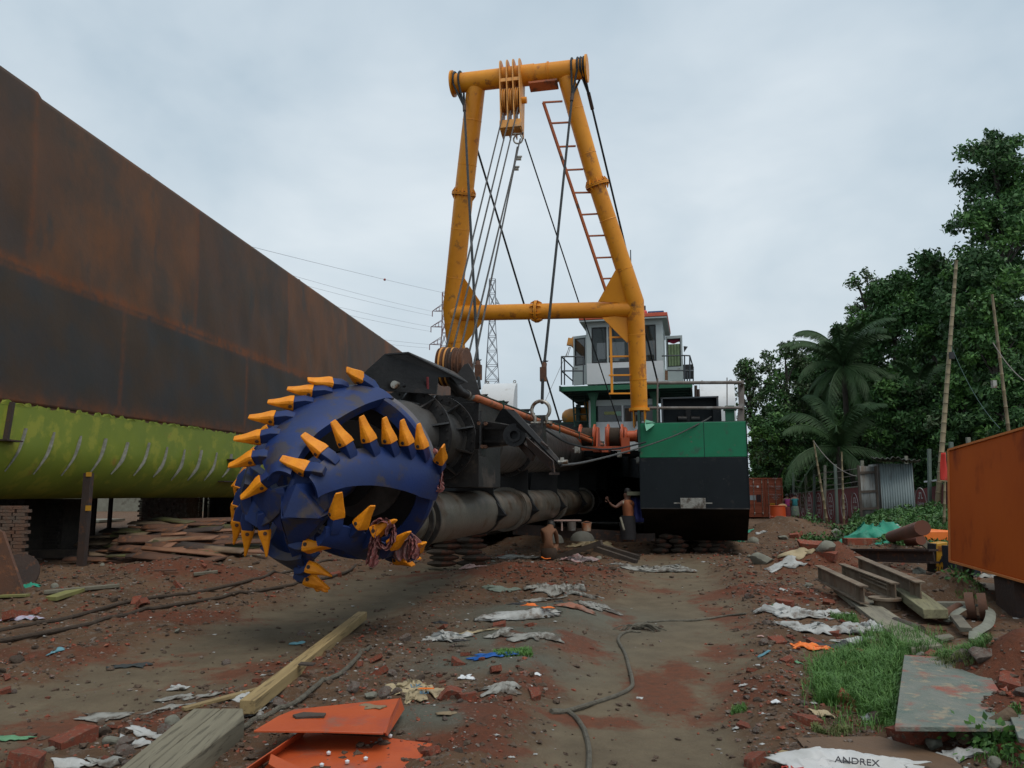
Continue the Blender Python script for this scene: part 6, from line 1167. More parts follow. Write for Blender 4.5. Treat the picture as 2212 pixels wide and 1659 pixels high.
# painted board and log
bd_ = lay('painted_board', [kR(1455, 845), kR(1780, 862), kR(1810, 935), kR(1990, 960), kR(2060, 1080), (2175, 1489), (2198, 1582), kR(1395, 1310)], .03, None, 'flat board with faded green and red paint lying on the grass', 'board')
pb = M('faded_painted_wood', (.17, .175, .15), .8, c2=(.095, .13, .11), scale=4.5, c3=(.24, .21, .15), s3=1.4, w3=.1, bump=.6, bs=40, dirt=(.25, .075, .05), dpos=.585, dscale=3.0); bd_.data.materials.append(pb)
lay('painted_board', [kR(2065, 1085), kR(2230, 1090), kR(2260, 1400), kR(2180, 1380)], .03, pb, 'second faded board at the right edge beside the larger painted board', 'board')
mb = MB(); c = GH(*kR(1750, 1205)) + UP * .03
g_ = []; n_ = 14
for i in range(n_):
    for j in range(n_): u, v = i / (n_ - 1) * 2 - 1, j / (n_ - 1) * 2 - 1; r2 = math.hypot(u, v); g_.append(c + np.array([u * .14, v * .09, max(0, .03 * (1 - r2 ** 2)) + .002]))
mb.grid(np.array(g_).reshape(n_, n_, 3)); tag(obj('soil_pile', mb, ClodM), 'small patch of brown soil on the faded painted board', 'soil pile')
mb = MB(); mb.tube(spline([GH(*kR(*p)) + UP * .055 for p in ((1820, 1400), (1900, 1380), (2000, 1330), (2080, 1290), (2150, 1250))], 6), list(np.interp(np.arange(25), [0, 12, 24], [.05, .04, .045])), 10); tag(obj('log', mb, M('bark', (.13, .085, .05), .9, c2=(.08, .055, .035), scale=8, bump=.8, bs=30)), 'brown log lying against the lower edge of the painted board', 'log')
lay('brown_sheet', [(1720, 1595), (1900, 1592), (2060, 1640), (2120, 1700), (1800, 1700)], .006, M('brown_board', (.13, .075, .04), .8, c2=(.10, .06, .035), scale=3, bump=.3), 'brown hardboard sheet under the printed sack', 'board')
beam('stick', (1685, 1640), (1780, 1659), .06, .05, WoodY, 'yellow brown stick in front of the printed sack', 'stick')
# concrete panel and blocks among the right rubble
mb = MB(); c = GH(*kR(1040, 100)); P = [W(*kR(*p), c[1]) for p in ((1000, 50), (1030, 30), (1095, 70), (1060, 110), (1030, 105))]; mb.prism(P, np.array([0, .15, .05])); tag(obj('concrete_slab', mb, Conc), 'tilted greenish concrete panel on the brown heap', 'concrete panel')
# ---------------------------------------------------------------- rocks, bricks, rubble
def rock_mesh(name, mat, seed, brick=False):
    import bmesh
    bm = bmesh.new(); r_ = random.Random(seed)
    if brick:
        bmesh.ops.create_cube(bm, size=1); bmesh.ops.scale(bm, vec=(1.15, .62, .42), verts=bm.verts); bmesh.ops.subdivide_edges(bm, edges=bm.edges, cuts=3, use_grid_fill=True)
        cutn = nrm([r_.uniform(-1, 1), r_.uniform(-.6, .6), r_.uniform(-.4, .6)]); 
        for v in bm.verts:
            p = np.array(v.co); dd = np.dot(p, cutn) - .28
            if dd > 0: p = p - cutn * dd * .95
            p = p * (1 + .05 * (fbm(p[0] * 3 + seed, p[1] * 3 + p[2], 3))); v.co = p + np.array([r_.uniform(-.012, .012) for _ in range(3)])
    else:
        bmesh.ops.create_icosphere(bm, subdivisions=3, radius=.5); cuts = [(nrm([r_.gauss(0, 1), r_.gauss(0, 1), r_.gauss(0, 1)]), r_.uniform(.22, .42)) for _ in range(9)]
        for v in bm.verts:
            p = np.array(v.co)
            for c_n, dd in cuts:
                e_ = np.dot(p, c_n) - dd
                if e_ > 0: p = p - c_n * e_ * .9
            p *= 1 + .16 * float(fbm(p[0] * 3 + seed, p[1] * 3 + p[2] * 2.3, 3)); v.co = p * np.array([1.1, .95, .75])
    me = bpy.data.meshes.new(name); bm.to_mesh(me); bm.free(); me.materials.append(mat); me.polygons.foreach_set('use_smooth', [True] * len(me.polygons))
    try: me.set_sharp_from_angle(angle=R(28))
    except Exception: pass
    return me
BR = [rock_mesh('brick_chunk', BrickM, s, True) for s in range(5)]; ST = [rock_mesh('stone', StoneM, s + 10) for s in range(5)]; CB = [rock_mesh('stone', Conc, s + 20) for s in range(3)]; CL = [rock_mesh('clod', ClodM, s + 30) for s in range(4)]
def put(me, name, p, s, lab, cat, group=None, sc=(1, 1, 1), rz=None, sink=.25, tilt=.25):
    o = bpy.data.objects.new(name, me); COL.objects.link(o); o.location = (p[0], p[1], p[2] + s * (.35 - sink)); o.scale = (s * sc[0], s * sc[1], s * sc[2])
    o.rotation_euler = (random.gauss(0, tilt), random.gauss(0, tilt), random.uniform(0, 6.28) if rz is None else rz); return tag(o, lab, cat, group)
# the ones that single themselves out in the picture
SPEC = [('b', (1830, 1530), .20, 'large broken red brick at the lower edge of the grass'), ('s', (1872, 1515), .10, 'small pink stone touching the large broken brick'), ('s', (1895, 1560), .16, 'round pink mortared stone below the grass'), ('s', (2082, 1425), .22, 'pink mortared stone in front of the dark hole, left of a pair'), ('s', (2120, 1422), .23, 'pink mortared stone in front of the dark hole, right of a pair'),
        ('b', (2180, 1482), .22, 'dark red brick with a stamped frog on the red heap'), ('b', (1980, 1600), .30, 'large dark red broken brick below the painted board'), ('c', (2020, 1610), .12, 'mossy stone between the log and the large dark brick'), ('b', (2190, 1625), .18, 'split brick with an orange face in the lower right corner'),
        ('b', (1690, 1308), .24, 'orange broken brick left of the plump white sack'), ('b', (1741, 1302), .13, 'small orange brick right behind the plump sack'), ('b', (1803, 1372), .15, 'pointed orange brick between the white sacks'), ('b', (1847, 1366), .14, 'orange brick chip against the grey board'), ('b', (2012, 1420), .16, 'orange brick with a frog in the debris below the mossy block'), ('c', (1985, 1420), .12, 'round grey stone left of the frogged orange brick'),
        ('b', (1625, 1652), .16, 'orange brick at the bottom edge of the track side'), ('b', (975, 1505), .22, 'red brick half buried beside the beige sack, the larger'), ('b', (1005, 1512), .15, 'red brick half buried beside the beige sack, the smaller'), ('s', (763, 1490), .14, 'pink stone left of the rubble by the beige sack'), ('s', (830, 1500), .14, 'pink stone just left of the beige sack'), ('s', (855, 1500), .11, 'dark pink stone touching the beige sack'), ('c', (800, 1507), .12, 'grey stone above the orange folded plate'), ('b', (985, 1435), .14, 'dark red brick chip by the grey hump foot'),
        ('s', (603, 1527), .16, 'brown knobbly stone beside the yellow timber'), ('s', (651, 1372), .13, 'round stone on the left track'), ('s', (486, 1435), .11, 'brown clod on the left track'), ('s', (270, 1610), .15, 'rounded brown stone left of the grey planks'), ('c', (372, 1568), .13, 'white grey stone behind the wide planks'), ('s', (360, 1585), .14, 'pink stone behind the wide planks'), ('b', (303, 1305), .20, 'orange brick on the left rubble near the ropes'), ('b', (33, 1335), .24, 'large orange brick at the left edge under the plank'), ('b', (70, 1325), .16, 'small dark brick beside the large orange one at the left edge'), ('b', (160, 1605), .22, 'flat red brick at the lower left'), ('b', (70, 1650), .2, 'sunken red brick at the bottom left corner'), ('c', (245, 1605), .13, 'pale stone beside the rounded brown stone'),
        ('b', (1745, 1185), .45, 'orange brick slab on the ridge of the red heap, upper'), ('b', (1795, 1205), .4, 'orange brick slab on the ridge of the red heap, lower'), ('c', (1785, 1190), .45, 'grey stone on the right flank of the red heap'), ('c', (1690, 1165), .4, 'grey concrete block at the foot of the brown heap'), ('b', (1720, 1160), .5, 'orange and cream block of masonry on the brown heap'), ('c', (1625, 1172), .45, 'dark grey block beside the dredger pontoon'), ('c', (1650, 1215), .5, 'grey stone in front of the brown heap'), ('c', (1985, 1238), .3, 'grey stone left of the orange box legs'),
        ('b', (930, 1627), .10, 'thin red brick chip on the grey soil, lower'), ('b', (912, 1603), .08, 'thin red brick chip on the grey soil, upper')]
for k_, v, s, lab in SPEC:
    p = GH(*v); me = {'b': BR, 's': ST, 'c': CB}[k_][len(lab) % 3]; put(me, 'brick_chunk' if k_ == 'b' else 'stone', p, s, lab, 'brick' if k_ == 'b' else 'stone')
def dens(vx, vy):   # rubble density over the picture
    d = .35
    for cx, cy, rx, ry, s in ((1150, 1235, 330, 45, 2.4), (300, 1270, 330, 60, 1.5), (250, 1500, 330, 130, .8), (1720, 1260, 200, 70, 1.4), (1680, 1450, 110, 190, 1.), (1850, 1190, 250, 50, 1.6), (780, 1400, 170, 90, 1.2), (1000, 1490, 200, 60, .8), (1500, 1210, 250, 25, .8), (2100, 1600, 120, 60, 1.)): d += s * math.exp(-((vx - cx) / rx) ** 2 - ((vy - cy) / ry) ** 2)
    return d
cnt = {'b': 0, 's': 0}; rr_ = random.Random(21)
while cnt['b'] < 190 or cnt['s'] < 200:
    vx = rr_.uniform(-20, 2230); vy = 1195 + 460 * rr_.random() ** 1.1; p = G(vx, vy)
    if rr_.random() > dens(vx, vy) / 2.4: continue
    t, _, _ = masks(np.array([p[0]]), np.array([p[1]]))
    if t[0] > .3 and rr_.random() > .05: continue
    if 520 < vx < 940 and vy > 1500: continue
    p = GH(vx, vy); Yp = p[1]; s = min(.028 + rr_.expovariate(1 / .028), .14) * (.7 + Yp * .055)
    k_ = 'b' if rr_.random() < .42 else 's'
    if cnt[k_] >= 210: continue
    cnt[k_] += 1
    if k_ == 'b': put(rr_.choice(BR), 'brick_chunk', p, s * 1.15, 'small broken red brick piece lying on the churned mud', 'brick', 'broken brick pieces strewn over the yard', sc=(1, 1, .8))
    else: put(rr_.choice(ST + CB + CL), 'stone', p, s, 'small rough stone lying on the churned mud', 'stone', 'small stones strewn over the yard')
def scatter_stuff(name, n, smin, smax, mat, seed, dfun=dens, thr=2.4, flat=.6, skiptrk=.9):
    r_ = np.random.default_rng(seed); mb = MB(); base = np.array([(1, 0, 0), (0, 1, 0), (-1, 0, 0), (0, -1, 0), (0, 0, 1), (0, 0, -1.)]); F_ = [(0, 1, 4), (1, 2, 4), (2, 3, 4), (3, 0, 4), (1, 0, 5), (2, 1, 5), (3, 2, 5), (0, 3, 5)]
    VV = []; FF = []; c_ = 0
    m = n * 8; vx = r_.uniform(-150, 2360, m); vy = 1150 + 560 * r_.random(m) ** 1.25; X = Gv(np.stack([vx, vy], 1)); T_, Rd, Gy = masks(X[:, 0], X[:, 1]); H_ = hgt(X[:, 0], X[:, 1]); u = r_.random((m, 3))
    for i in range(m):
        if u[i, 0] > dfun(vx[i], vy[i]) / thr or u[i, 1] < T_[i] * skiptrk or (Gy[i] > .5 and u[i, 2] > .2): continue
        s = min(smin + r_.exponential((smax - smin) * .3), smax) * (.55 + X[i, 1] * .07); A_ = r_.normal(size=(3, 3)); A_, _ = np.linalg.qr(A_); P = base * (.6 + .6 * r_.random((6, 1))) @ A_ * s * np.array([1, 1, flat]) + np.array([X[i, 0], X[i, 1], H_[i] + s * .15])
        o_ = len(VV) * 6; VV.append(P); FF += [tuple(q + o_ for q in f) for f in F_]; c_ += 1
        if c_ >= n: break
    mb.v = [tuple(p) for p in np.concatenate(VV)]; mb.f = FF; o = obj(name, mb, mat, smooth=0); return tag(o, kind='stuff')
scatter_stuff('rubble', 9000, .010, .045, ClodM, 1, skiptrk=.8); scatter_stuff('brick_gravel', 6000, .007, .03, BrickM, 2); scatter_stuff('gravel', 4200, .008, .032, StoneM, 3); scatter_stuff('paper_litter', 900, .010, .035, Plas, 4, flat=.25, skiptrk=.8)
# ---------------------------------------------------------------- things under the dredger
for (a, b, Y0, Y1, lab, h_) in (((1110, 1143), (1372, 1160), 21.5, 22.5, 'long dark steel beam resting low behind the squatting man', .28), ((1330, 1163), (1415, 1160), 21.5, 21.2, 'short dark beam at the foot of the pontoon', .2)):
    mb = MB(); p, q = W(*a, Y0), W(*b, Y1); mb.bar(p, q, .2, h_); tag(obj('steel_beam', mb, RustD), lab, 'steel beam')
SbM = M('muddy_sandbag', (.07, .052, .038), .9, c2=(.04, .03, .022), scale=5, c3=(.13, .05, .03), bump=.8, bs=30)
for i, (vx, vy, Y, w_, n_, lab) in enumerate(((985, 1200, 17.5, 1.3, 6, 'stack of sandbags and bricks carrying the cutter ladder'), (1445, 1200, 21.6, .85, 4, 'stack of sandbags under the pontoon front, left one'), (1530, 1192, 21.8, .8, 3, 'stack of sandbags under the pontoon front, right one'))):
    e = empty('sandbag_stack', G(vx, vy)); p = W(vx, vy, Y) * np.array([1, 1, 0]); e.location = (p[0], p[1], 0); tag(e, lab, 'sandbag stack')
    for j in range(n_):
        for s_ in (-.5, .5):
            mb = MB(); c = p + np.array([s_ * w_ * .5 + .1 * (j % 2) + random.gauss(0, .04), random.gauss(0, .05), .09 + j * .125]); 
            mb.tube([c + np.array([(t - .5) * w_ * .5, 0, 0]) for t in np.linspace(0, 1, 7)], [.05, .12, .14 + .03 * random.random(), .15 + .03 * random.random(), .155, .12, .05], 10, flat=.5); obj('sandbag', mb, SbM, e)
for vx, vy, r_, lab in ((1195, 1172, .26, 'grey rounded steel dome on the ground, nearer the squatting man'), (1258, 1168, .3, 'grey rounded steel dome right of the other dome')):
    c = W(vx, vy, 21.) ; mb = MB(); mb.lathe(c, UP, [(0, r_ * 1.1), (.08, r_ * 1.05), (.17, r_ * .85), (.24, r_ * .45), (.26, 0)], 28); tag(obj('steel_dome', mb, M('dull_dome%d' % vx, (.11, .11, .095), .8, c2=(.08, .075, .06))), lab, 'steel dome')
def bucket(vx, vt, vb, Y, r_, mat, lab, name='bucket'):
    a = W(vx, vb, Y); b = W(vx, vt, Y); mb = MB(); h_ = b[2] - a[2]; mb.lathe(a, UP, [(0, 0), (0, r_ * .85), (h_, r_), (h_, r_ * .93), (.02, r_ * .8), (.02, 0)], 20); mb.tube(spline([b + np.array([-r_, 0, 0]), b + np.array([0, -r_ * .5, .05]), b + np.array([r_, 0, 0])], 5), .008, 5); tag(obj(name, mb, mat), lab, 'bucket')
bucket(1235, 1127, 1146, 21.5, .13, GreyL, 'grey metal bucket standing on the dark beam'); bucket(1267, 1130, 1147, 21.6, .14, M('orange_white_tin', (.45, .12, .03), .5, c2=(.5, .4, .3), scale=6), 'orange and white tin bucket standing on the dark beam')
mb = MB(); c = W(1225, 1124, 21.6); mb.box(c, (.75, .4, .03)); mb.box(c + np.array([-.15, 0, -.15]), (.04, .3, .25)); tag(obj('pallet_board', mb, M('pink_white_board', (.45, .3, .25), .6)), 'pink white board lying over the buckets on the dark beam', 'board')
P = [W(1357, 1075, 21.), W(1385, 1073, 21.), W(1392, 1128, 20.9), W(1355, 1128, 21.)]; mb = MB(); g_ = np.array([[P[0] * (1 - u) * (1 - v) + P[1] * u * (1 - v) + P[2] * u * v + P[3] * (1 - u) * v + np.array([0, .05 * math.sin(u * 9), 0]) for u in np.linspace(0, 1, 14)] for v in np.linspace(0, 1, 8)]); mb.grid(g_); o = obj('blue_tarp', mb, BlueT); o.modifiers.new('t', 'SOLIDIFY').thickness = .02; tag(o, 'dark blue tarp hanging beside the pontoon corner', 'tarp')
mb = MB(); mb.box(W(1370, 1066, 20.9), (.42, .3, .1)); tag(obj('straw_mat', mb, M('straw_mat', (.12, .12, .08), .9)), 'straw mat folded on top of the dark blue tarp', 'mat')
for (a, b, Y, lab) in (((1170, 1215), (1300, 1172), 19.6, 'dark timber lying diagonally right of the squatting man'), ((1285, 1185), (1375, 1215), 19.9, 'bundle of dark timber left of the pontoon foot'), ((1290, 1178), (1380, 1205), 20.4, 'dark timber behind the bundle left of the pontoon foot')):
    mb = MB(); mb.bar(W(*a, Y), W(*b, Y - .6), .16, .12); tag(obj('timber', mb, WoodD), lab, 'timber')
mb = MB(); mb.bar(W(1340, 1118, 20.6), W(1348, 1146, 20.4), .05, .05); tag(obj('shovel_handle', mb, Wood), 'pale shovel handle leaning beside the man reaching for the pipe', 'shovel')
# ---------------------------------------------------------------- red cloths tied on the teeth
def drape(name, pts, Y, ws, mat, lab, amp=.02, par=None, parts=False):
    P = [W(*p, Y) for p in pts]; S_ = spline(P, 8); mb = MB(); n = len(S_); rows = []
    for i, p in enumerate(S_):
        w_ = np.interp(i / (n - 1), np.linspace(0, 1, len(ws)), ws); rows.append([p + np.array([w_ * (u - .5) + .004 * math.sin(i * 1.1), .035 * math.sin(u * 16 + i * .35) - .03 * math.sin(math.pi * u), amp * math.sin(u * 7 + i * .2)]) for u in np.linspace(0, 1, 22)])
    mb.grid(np.array(rows)); mb.grid(np.array(rows)[:, ::-1] + np.array([0, .05, 0]))
    o = obj(name, mb, mat, par); 
    if lab: tag(o, lab, 'cloth')
    return o
zq = lambda f, x, y: tuple(zz(f, (x, y)))
ys_ = 9.28
e = empty('red_cloth', W(945, 1060, ys_)); tag(e, 'red checked cloth tied on the tooth at the rim of the cutter head', 'cloth')
drape('cloth_fold', [zq('b', 1440, 1170), zq('b', 1410, 1230), zq('b', 1450, 1330), zq('b', 1480, 1480), zq('b', 1500, 1640)], ys_, [.05, .08, .06, .09, .12], RedC, None, par=e)
drape('cloth_fold', [zq('b', 1480, 1180), zq('b', 1520, 1300), zq('b', 1540, 1450), zq('b', 1545, 1600)], ys_ + .02, [.04, .05, .05, .06], RedC, None, par=e)
drape('cloth_end', [zq('d', 1500, 200), zq('d', 1510, 270), zq('d', 1535, 320), zq('d', 1490, 360)], ys_, [.1, .13, .09, .03], RedC, None, par=e)
mb = MB(); mb.lathe(W(*zq('b', 1450, 1190), ys_ - .02), (1, 0, .6), [(-.05, 0), (-.03, .035), (.03, .04), (.05, 0)], 14); obj('knot', mb, RedC, e)
ys_ = 8.35
e = empty('red_cloth', W(825, 1190, ys_)); tag(e, 'faded red cloth with a long hanging loop on a lower tooth', 'cloth')
drape('cloth_loop', [zq('d', 820, 700), zq('d', 770, 760), zq('d', 760, 880), zq('d', 800, 980), zq('d', 880, 1045), zq('d', 950, 980), zq('d', 975, 850), zq('d', 985, 760)], ys_, [.1, .12, .1, .09, .06, .07, .05, .03], RedC2, None, par=e)
drape('cloth_tail', [zq('d', 760, 780), zq('d', 760, 900), zq('d', 735, 1000), zq('d', 720, 1120), zq('d', 710, 1250)], ys_ - .04, [.09, .09, .09, .12, .12], RedC2, None, par=e)
drape('cloth_wrap', [zq('d', 780, 720), zq('d', 850, 690), zq('d', 930, 730), zq('d', 900, 800), zq('d', 890, 870)], ys_ - .08, [.05, .07, .06, .04, .02], RedC2, None, par=e)
e = empty('red_cloth', W(895, 1190, ys_ + .3)); tag(e, 'bundled red and grey striped cloth on the lowest right tooth', 'cloth')
drape('cloth_bundle', [zq('d', 1150, 890), zq('d', 1080, 960), zq('d', 1060, 1060), zq('d', 1110, 1180)], ys_ + .3, [.08, .2, .26, .14], M('striped_grey_red_cloth', (.2, .15, .14), .9, c2=(.25, .07, .07), scale=30, bump=.6, bs=60, stretch=(3, 1, .3)), None, par=e)
drape('cloth_tail', [zq('d', 1190, 900), zq('d', 1210, 980), zq('d', 1220, 1080), zq('d', 1200, 1160)], ys_ + .26, [.06, .09, .13, .09], RedC2, None, par=e)
for i in range(4):
    mb = MB(); mb.tube(spline([W(*zq('d', 1190, 850), ys_ + .3), W(*zq('d', 1250 + 12 * i, 930), ys_ + .3), W(*zq('d', 1290 + 14 * i, 1020 - 5 * i), ys_ + .3), W(*zq('d', 1250 + 5 * i, 1040 - 8 * i), ys_ + .3), W(*zq('d', 1215, 960), ys_ + .3)], 6), .007, 6); obj('fringe', mb, MATS['striped_grey_red_cloth'], e)
# ---------------------------------------------------------------- people
def skin_body(name, joints, edges, mat, parent=None, root=0, sub=2):
    me = bpy.data.meshes.new(name); me.from_pydata([tuple(map(float, j[:3])) for j in joints], edges, []); me.update(); o = bpy.data.objects.new(name, me); COL.objects.link(o)
    md = o.modifiers.new('skin', 'SKIN'); md.use_smooth_shade = True; md.branch_smoothing = .6
    for i, j in enumerate(joints):
        sv = me.skin_vertices[0].data[i]; r_ = j[3]; sv.radius = (r_, r_) if np.isscalar(r_) else r_; sv.use_root = (i == root)
    s_ = o.modifiers.new('sub', 'SUBSURF'); s_.levels = sub; s_.render_levels = sub; me.materials.append(mat)
    if parent is not None: o.parent = parent
    return o
def face_hair(p, head, fwd, r_, side):
    up = UP; mb = MB(); mb.lathe(head + UP * r_ * .15 - fwd * r_ * .15, nrm(UP - fwd * .3), [(-r_ * .35, r_ * 1.02), (r_ * .3, r_ * 1.0), (r_ * .75, r_ * .7), (r_ * 1.0, 0)], 18); h = obj('hair', mb, Hair, p)
def loc(o, org):  # shift world-built skin mesh under a parent
    o.location = Vector(o.location) - Vector(tuple(wloc(o.parent))); return o
def hand(p, wrist, d, s, mat):
    d = nrm(d); side = nrm(np.cross(d, [0, 1, .2])); J = [(*wrist, .02 * s), (*(wrist + d * .05 * s), (.035 * s, .016 * s)), (*(wrist + d * .09 * s), (.035 * s, .014 * s))]; E_ = [(0, 1), (1, 2)]
    o = skin_body('hand', J, E_, mat, None, 0, 1)
    for k in range(4):
        q = wrist + d * .085 * s + side * (k - 1.5) * .021 * s; L_ = (.07, .08, .075, .06)[k] * s; skin_body('finger', [(*q, .009 * s), (*(q + d * L_ * .5), .0085 * s), (*(q + d * L_ + np.array([0, 0, -.012 * s])), .007 * s)], [(0, 1), (1, 2)], mat, None, 0, 1).parent = o
    q = wrist + d * .03 * s + side * .035 * s; t_ = skin_body('thumb', [(*q, .011 * s), (*(q + side * .03 * s + d * .03 * s), .010 * s), (*(q + side * .035 * s + d * .06 * s), .008 * s)], [(0, 1), (1, 2)], mat, None, 0, 1); t_.parent = o
    return o
# squatting man seen from behind, head bowed forward
def person(loc_, lab): e = empty('person', loc_); tag(e, lab, 'person'); return e
YQ = 19.4; b = W(1187, 1208, YQ); f0 = np.array([0., 1, 0])
pz = lambda vx, vy, dy=0: W(vx, vy, YQ + dy)
sq = person(b, 'squatting bare backed man in an orange brown wrap, seen from behind with head bowed')
J = [(*pz(1186, 1192), (.17, .15)), (*pz(1184, 1175), (.19, .13)), (*pz(1183, 1158, .05), (.20, .13)), (*pz(1184, 1144, .15), (.17, .11)), (*pz(1189, 1137, .24), (.07, .07)), (*pz(1190, 1134, .34), (.095, .10)), (*pz(1190, 1138, .44), (.07, .07)),
     (*pz(1171, 1145, .15), .07), (*pz(1174, 1160, .32), .06), (*pz(1176, 1175, .5), .04), (*pz(1199, 1145, .15), .07), (*pz(1202, 1160, .3), .06), (*pz(1204, 1176, .45), .04),
     (*pz(1178, 1194, .1), .12), (*pz(1172, 1175, .5), .085), (*pz(1176, 1200, .35), .05), (*pz(1175, 1203, .5), .04), (*pz(1194, 1194, .1), .12), (*pz(1201, 1176, .5), .085), (*pz(1198, 1200, .35), .05), (*pz(1199, 1203, .5), .04)]
Bk = M('orange_brown_skin_shirt', (.17, .075, .035), .8, c2=(.14, .06, .03), scale=6, bump=.3)
o = skin_body('body', J, [(0, 1), (1, 2), (2, 3), (3, 4), (4, 5), (5, 6), (3, 7), (7, 8), (8, 9), (3, 10), (10, 11), (11, 12), (0, 13), (13, 14), (14, 15), (15, 16), (0, 17), (17, 18), (18, 19), (19, 20)], Bk, sq); loc(o, b)
mb = MB(); mb.lathe(pz(1190, 1134, .34), nrm([0, .15, 1]), [(-.06, .10), (.02, .115), (.09, .08), (.125, 0)], 16); obj('hair', mb, Hair, sq)
mb = MB(); c = pz(1186, 1206, .05); mb.lathe(c - UP * .02, UP, [(0, .17), (.1, .21), (.2, .2), (.27, .17)], 24); obj('loincloth', mb, cloth('dark_brown_wrap', (.05, .03, .018)), sq)
mb = MB(); mb.tube(spline([pz(1170, 1203, -.1), pz(1178, 1207, -.18), pz(1190, 1206, -.18)], 4), .025, 8, flat=.5); obj('orange_sandal', mb, OrgT, sq)
# man reaching toward the pipe
YR = 20.9; pz = lambda vx, vy, dy=0: W(vx, vy, YR + dy)
rm = person(W(1357, 1172, YR) * np.array([1, 1, 0]), 'man in an orange shirt with cream sleeve, reaching one arm toward the suction pipe')
J = [(*pz(1358, 1126), (.17, .13)), (*pz(1357, 1108), (.17, .13)), (*pz(1355, 1092), (.20, .14)), (*pz(1354, 1082), (.17, .12)), (*pz(1355, 1077), .07), (*pz(1355, 1070), (.10, .12)), (*pz(1355, 1063), .095),
     (*pz(1349, 1083, -.02), .075), (*pz(1338, 1090, -.05), .058), (*pz(1330, 1096, -.1), .042), (*pz(1321, 1091, -.12), .036), (*pz(1316, 1085, -.14), .026),
     (*pz(1364, 1084), .07), (*pz(1368, 1100, .1), .05), (*pz(1365, 1114, -.05), .035), (*pz(1352, 1134), .10), (*pz(1350, 1152, .05), .07), (*pz(1350, 1170), .05), (*pz(1363, 1134), .1), (*pz(1366, 1152, .05), .07), (*pz(1367, 1170), .05)]
o = skin_body('body', J, [(0, 1), (1, 2), (2, 3), (3, 4), (4, 5), (5, 6), (3, 7), (7, 8), (8, 9), (9, 10), (10, 11), (3, 12), (12, 13), (13, 14), (0, 15), (15, 16), (16, 17), (0, 18), (18, 19), (19, 20)], Skin, rm); loc(o, 0)
J = [(*pz(1358, 1128), (.21, .16)), (*pz(1357, 1108), (.20, .15)), (*pz(1355, 1092), (.225, .16)), (*pz(1354, 1083), (.19, .14)), (*pz(1363, 1085), .10), (*pz(1367, 1094, .05), .09)]
o = skin_body('shirt', J, [(0, 1), (1, 2), (2, 3), (3, 4), (4, 5)], M('orange_shirt', (.30, .10, .035), .8, c2=(.24, .075, .03), scale=7, bump=.3), rm); loc(o, 0)
o = skin_body('sleeve', [(*pz(1352, 1084, -.02), .09), (*pz(1341, 1089, -.04), .085)], [(0, 1)], cloth('cream_sleeve', (.32, .27, .2)), rm, 0, 1); loc(o, 0)
h = hand(rm, pz(1316, 1085, -.14), nrm(pz(1312, 1078, -.14) - pz(1316, 1085, -.14)), 1.1, Skin); h.parent = rm; loc(h, 0)
mb = MB(); mb.lathe(pz(1357, 1165), UP, [(0, .20), (.3, .21), (.5, .205), (.62, .19)], 20); obj('lungi', mb, cloth('dark_lungi', (.02, .018, .02)), rm)
mb = MB(); mb.lathe(pz(1356, 1062), UP, [(-.02, .098), (.03, .1), (.08, .07), (.1, 0)], 16); obj('hair', mb, Hair, rm)
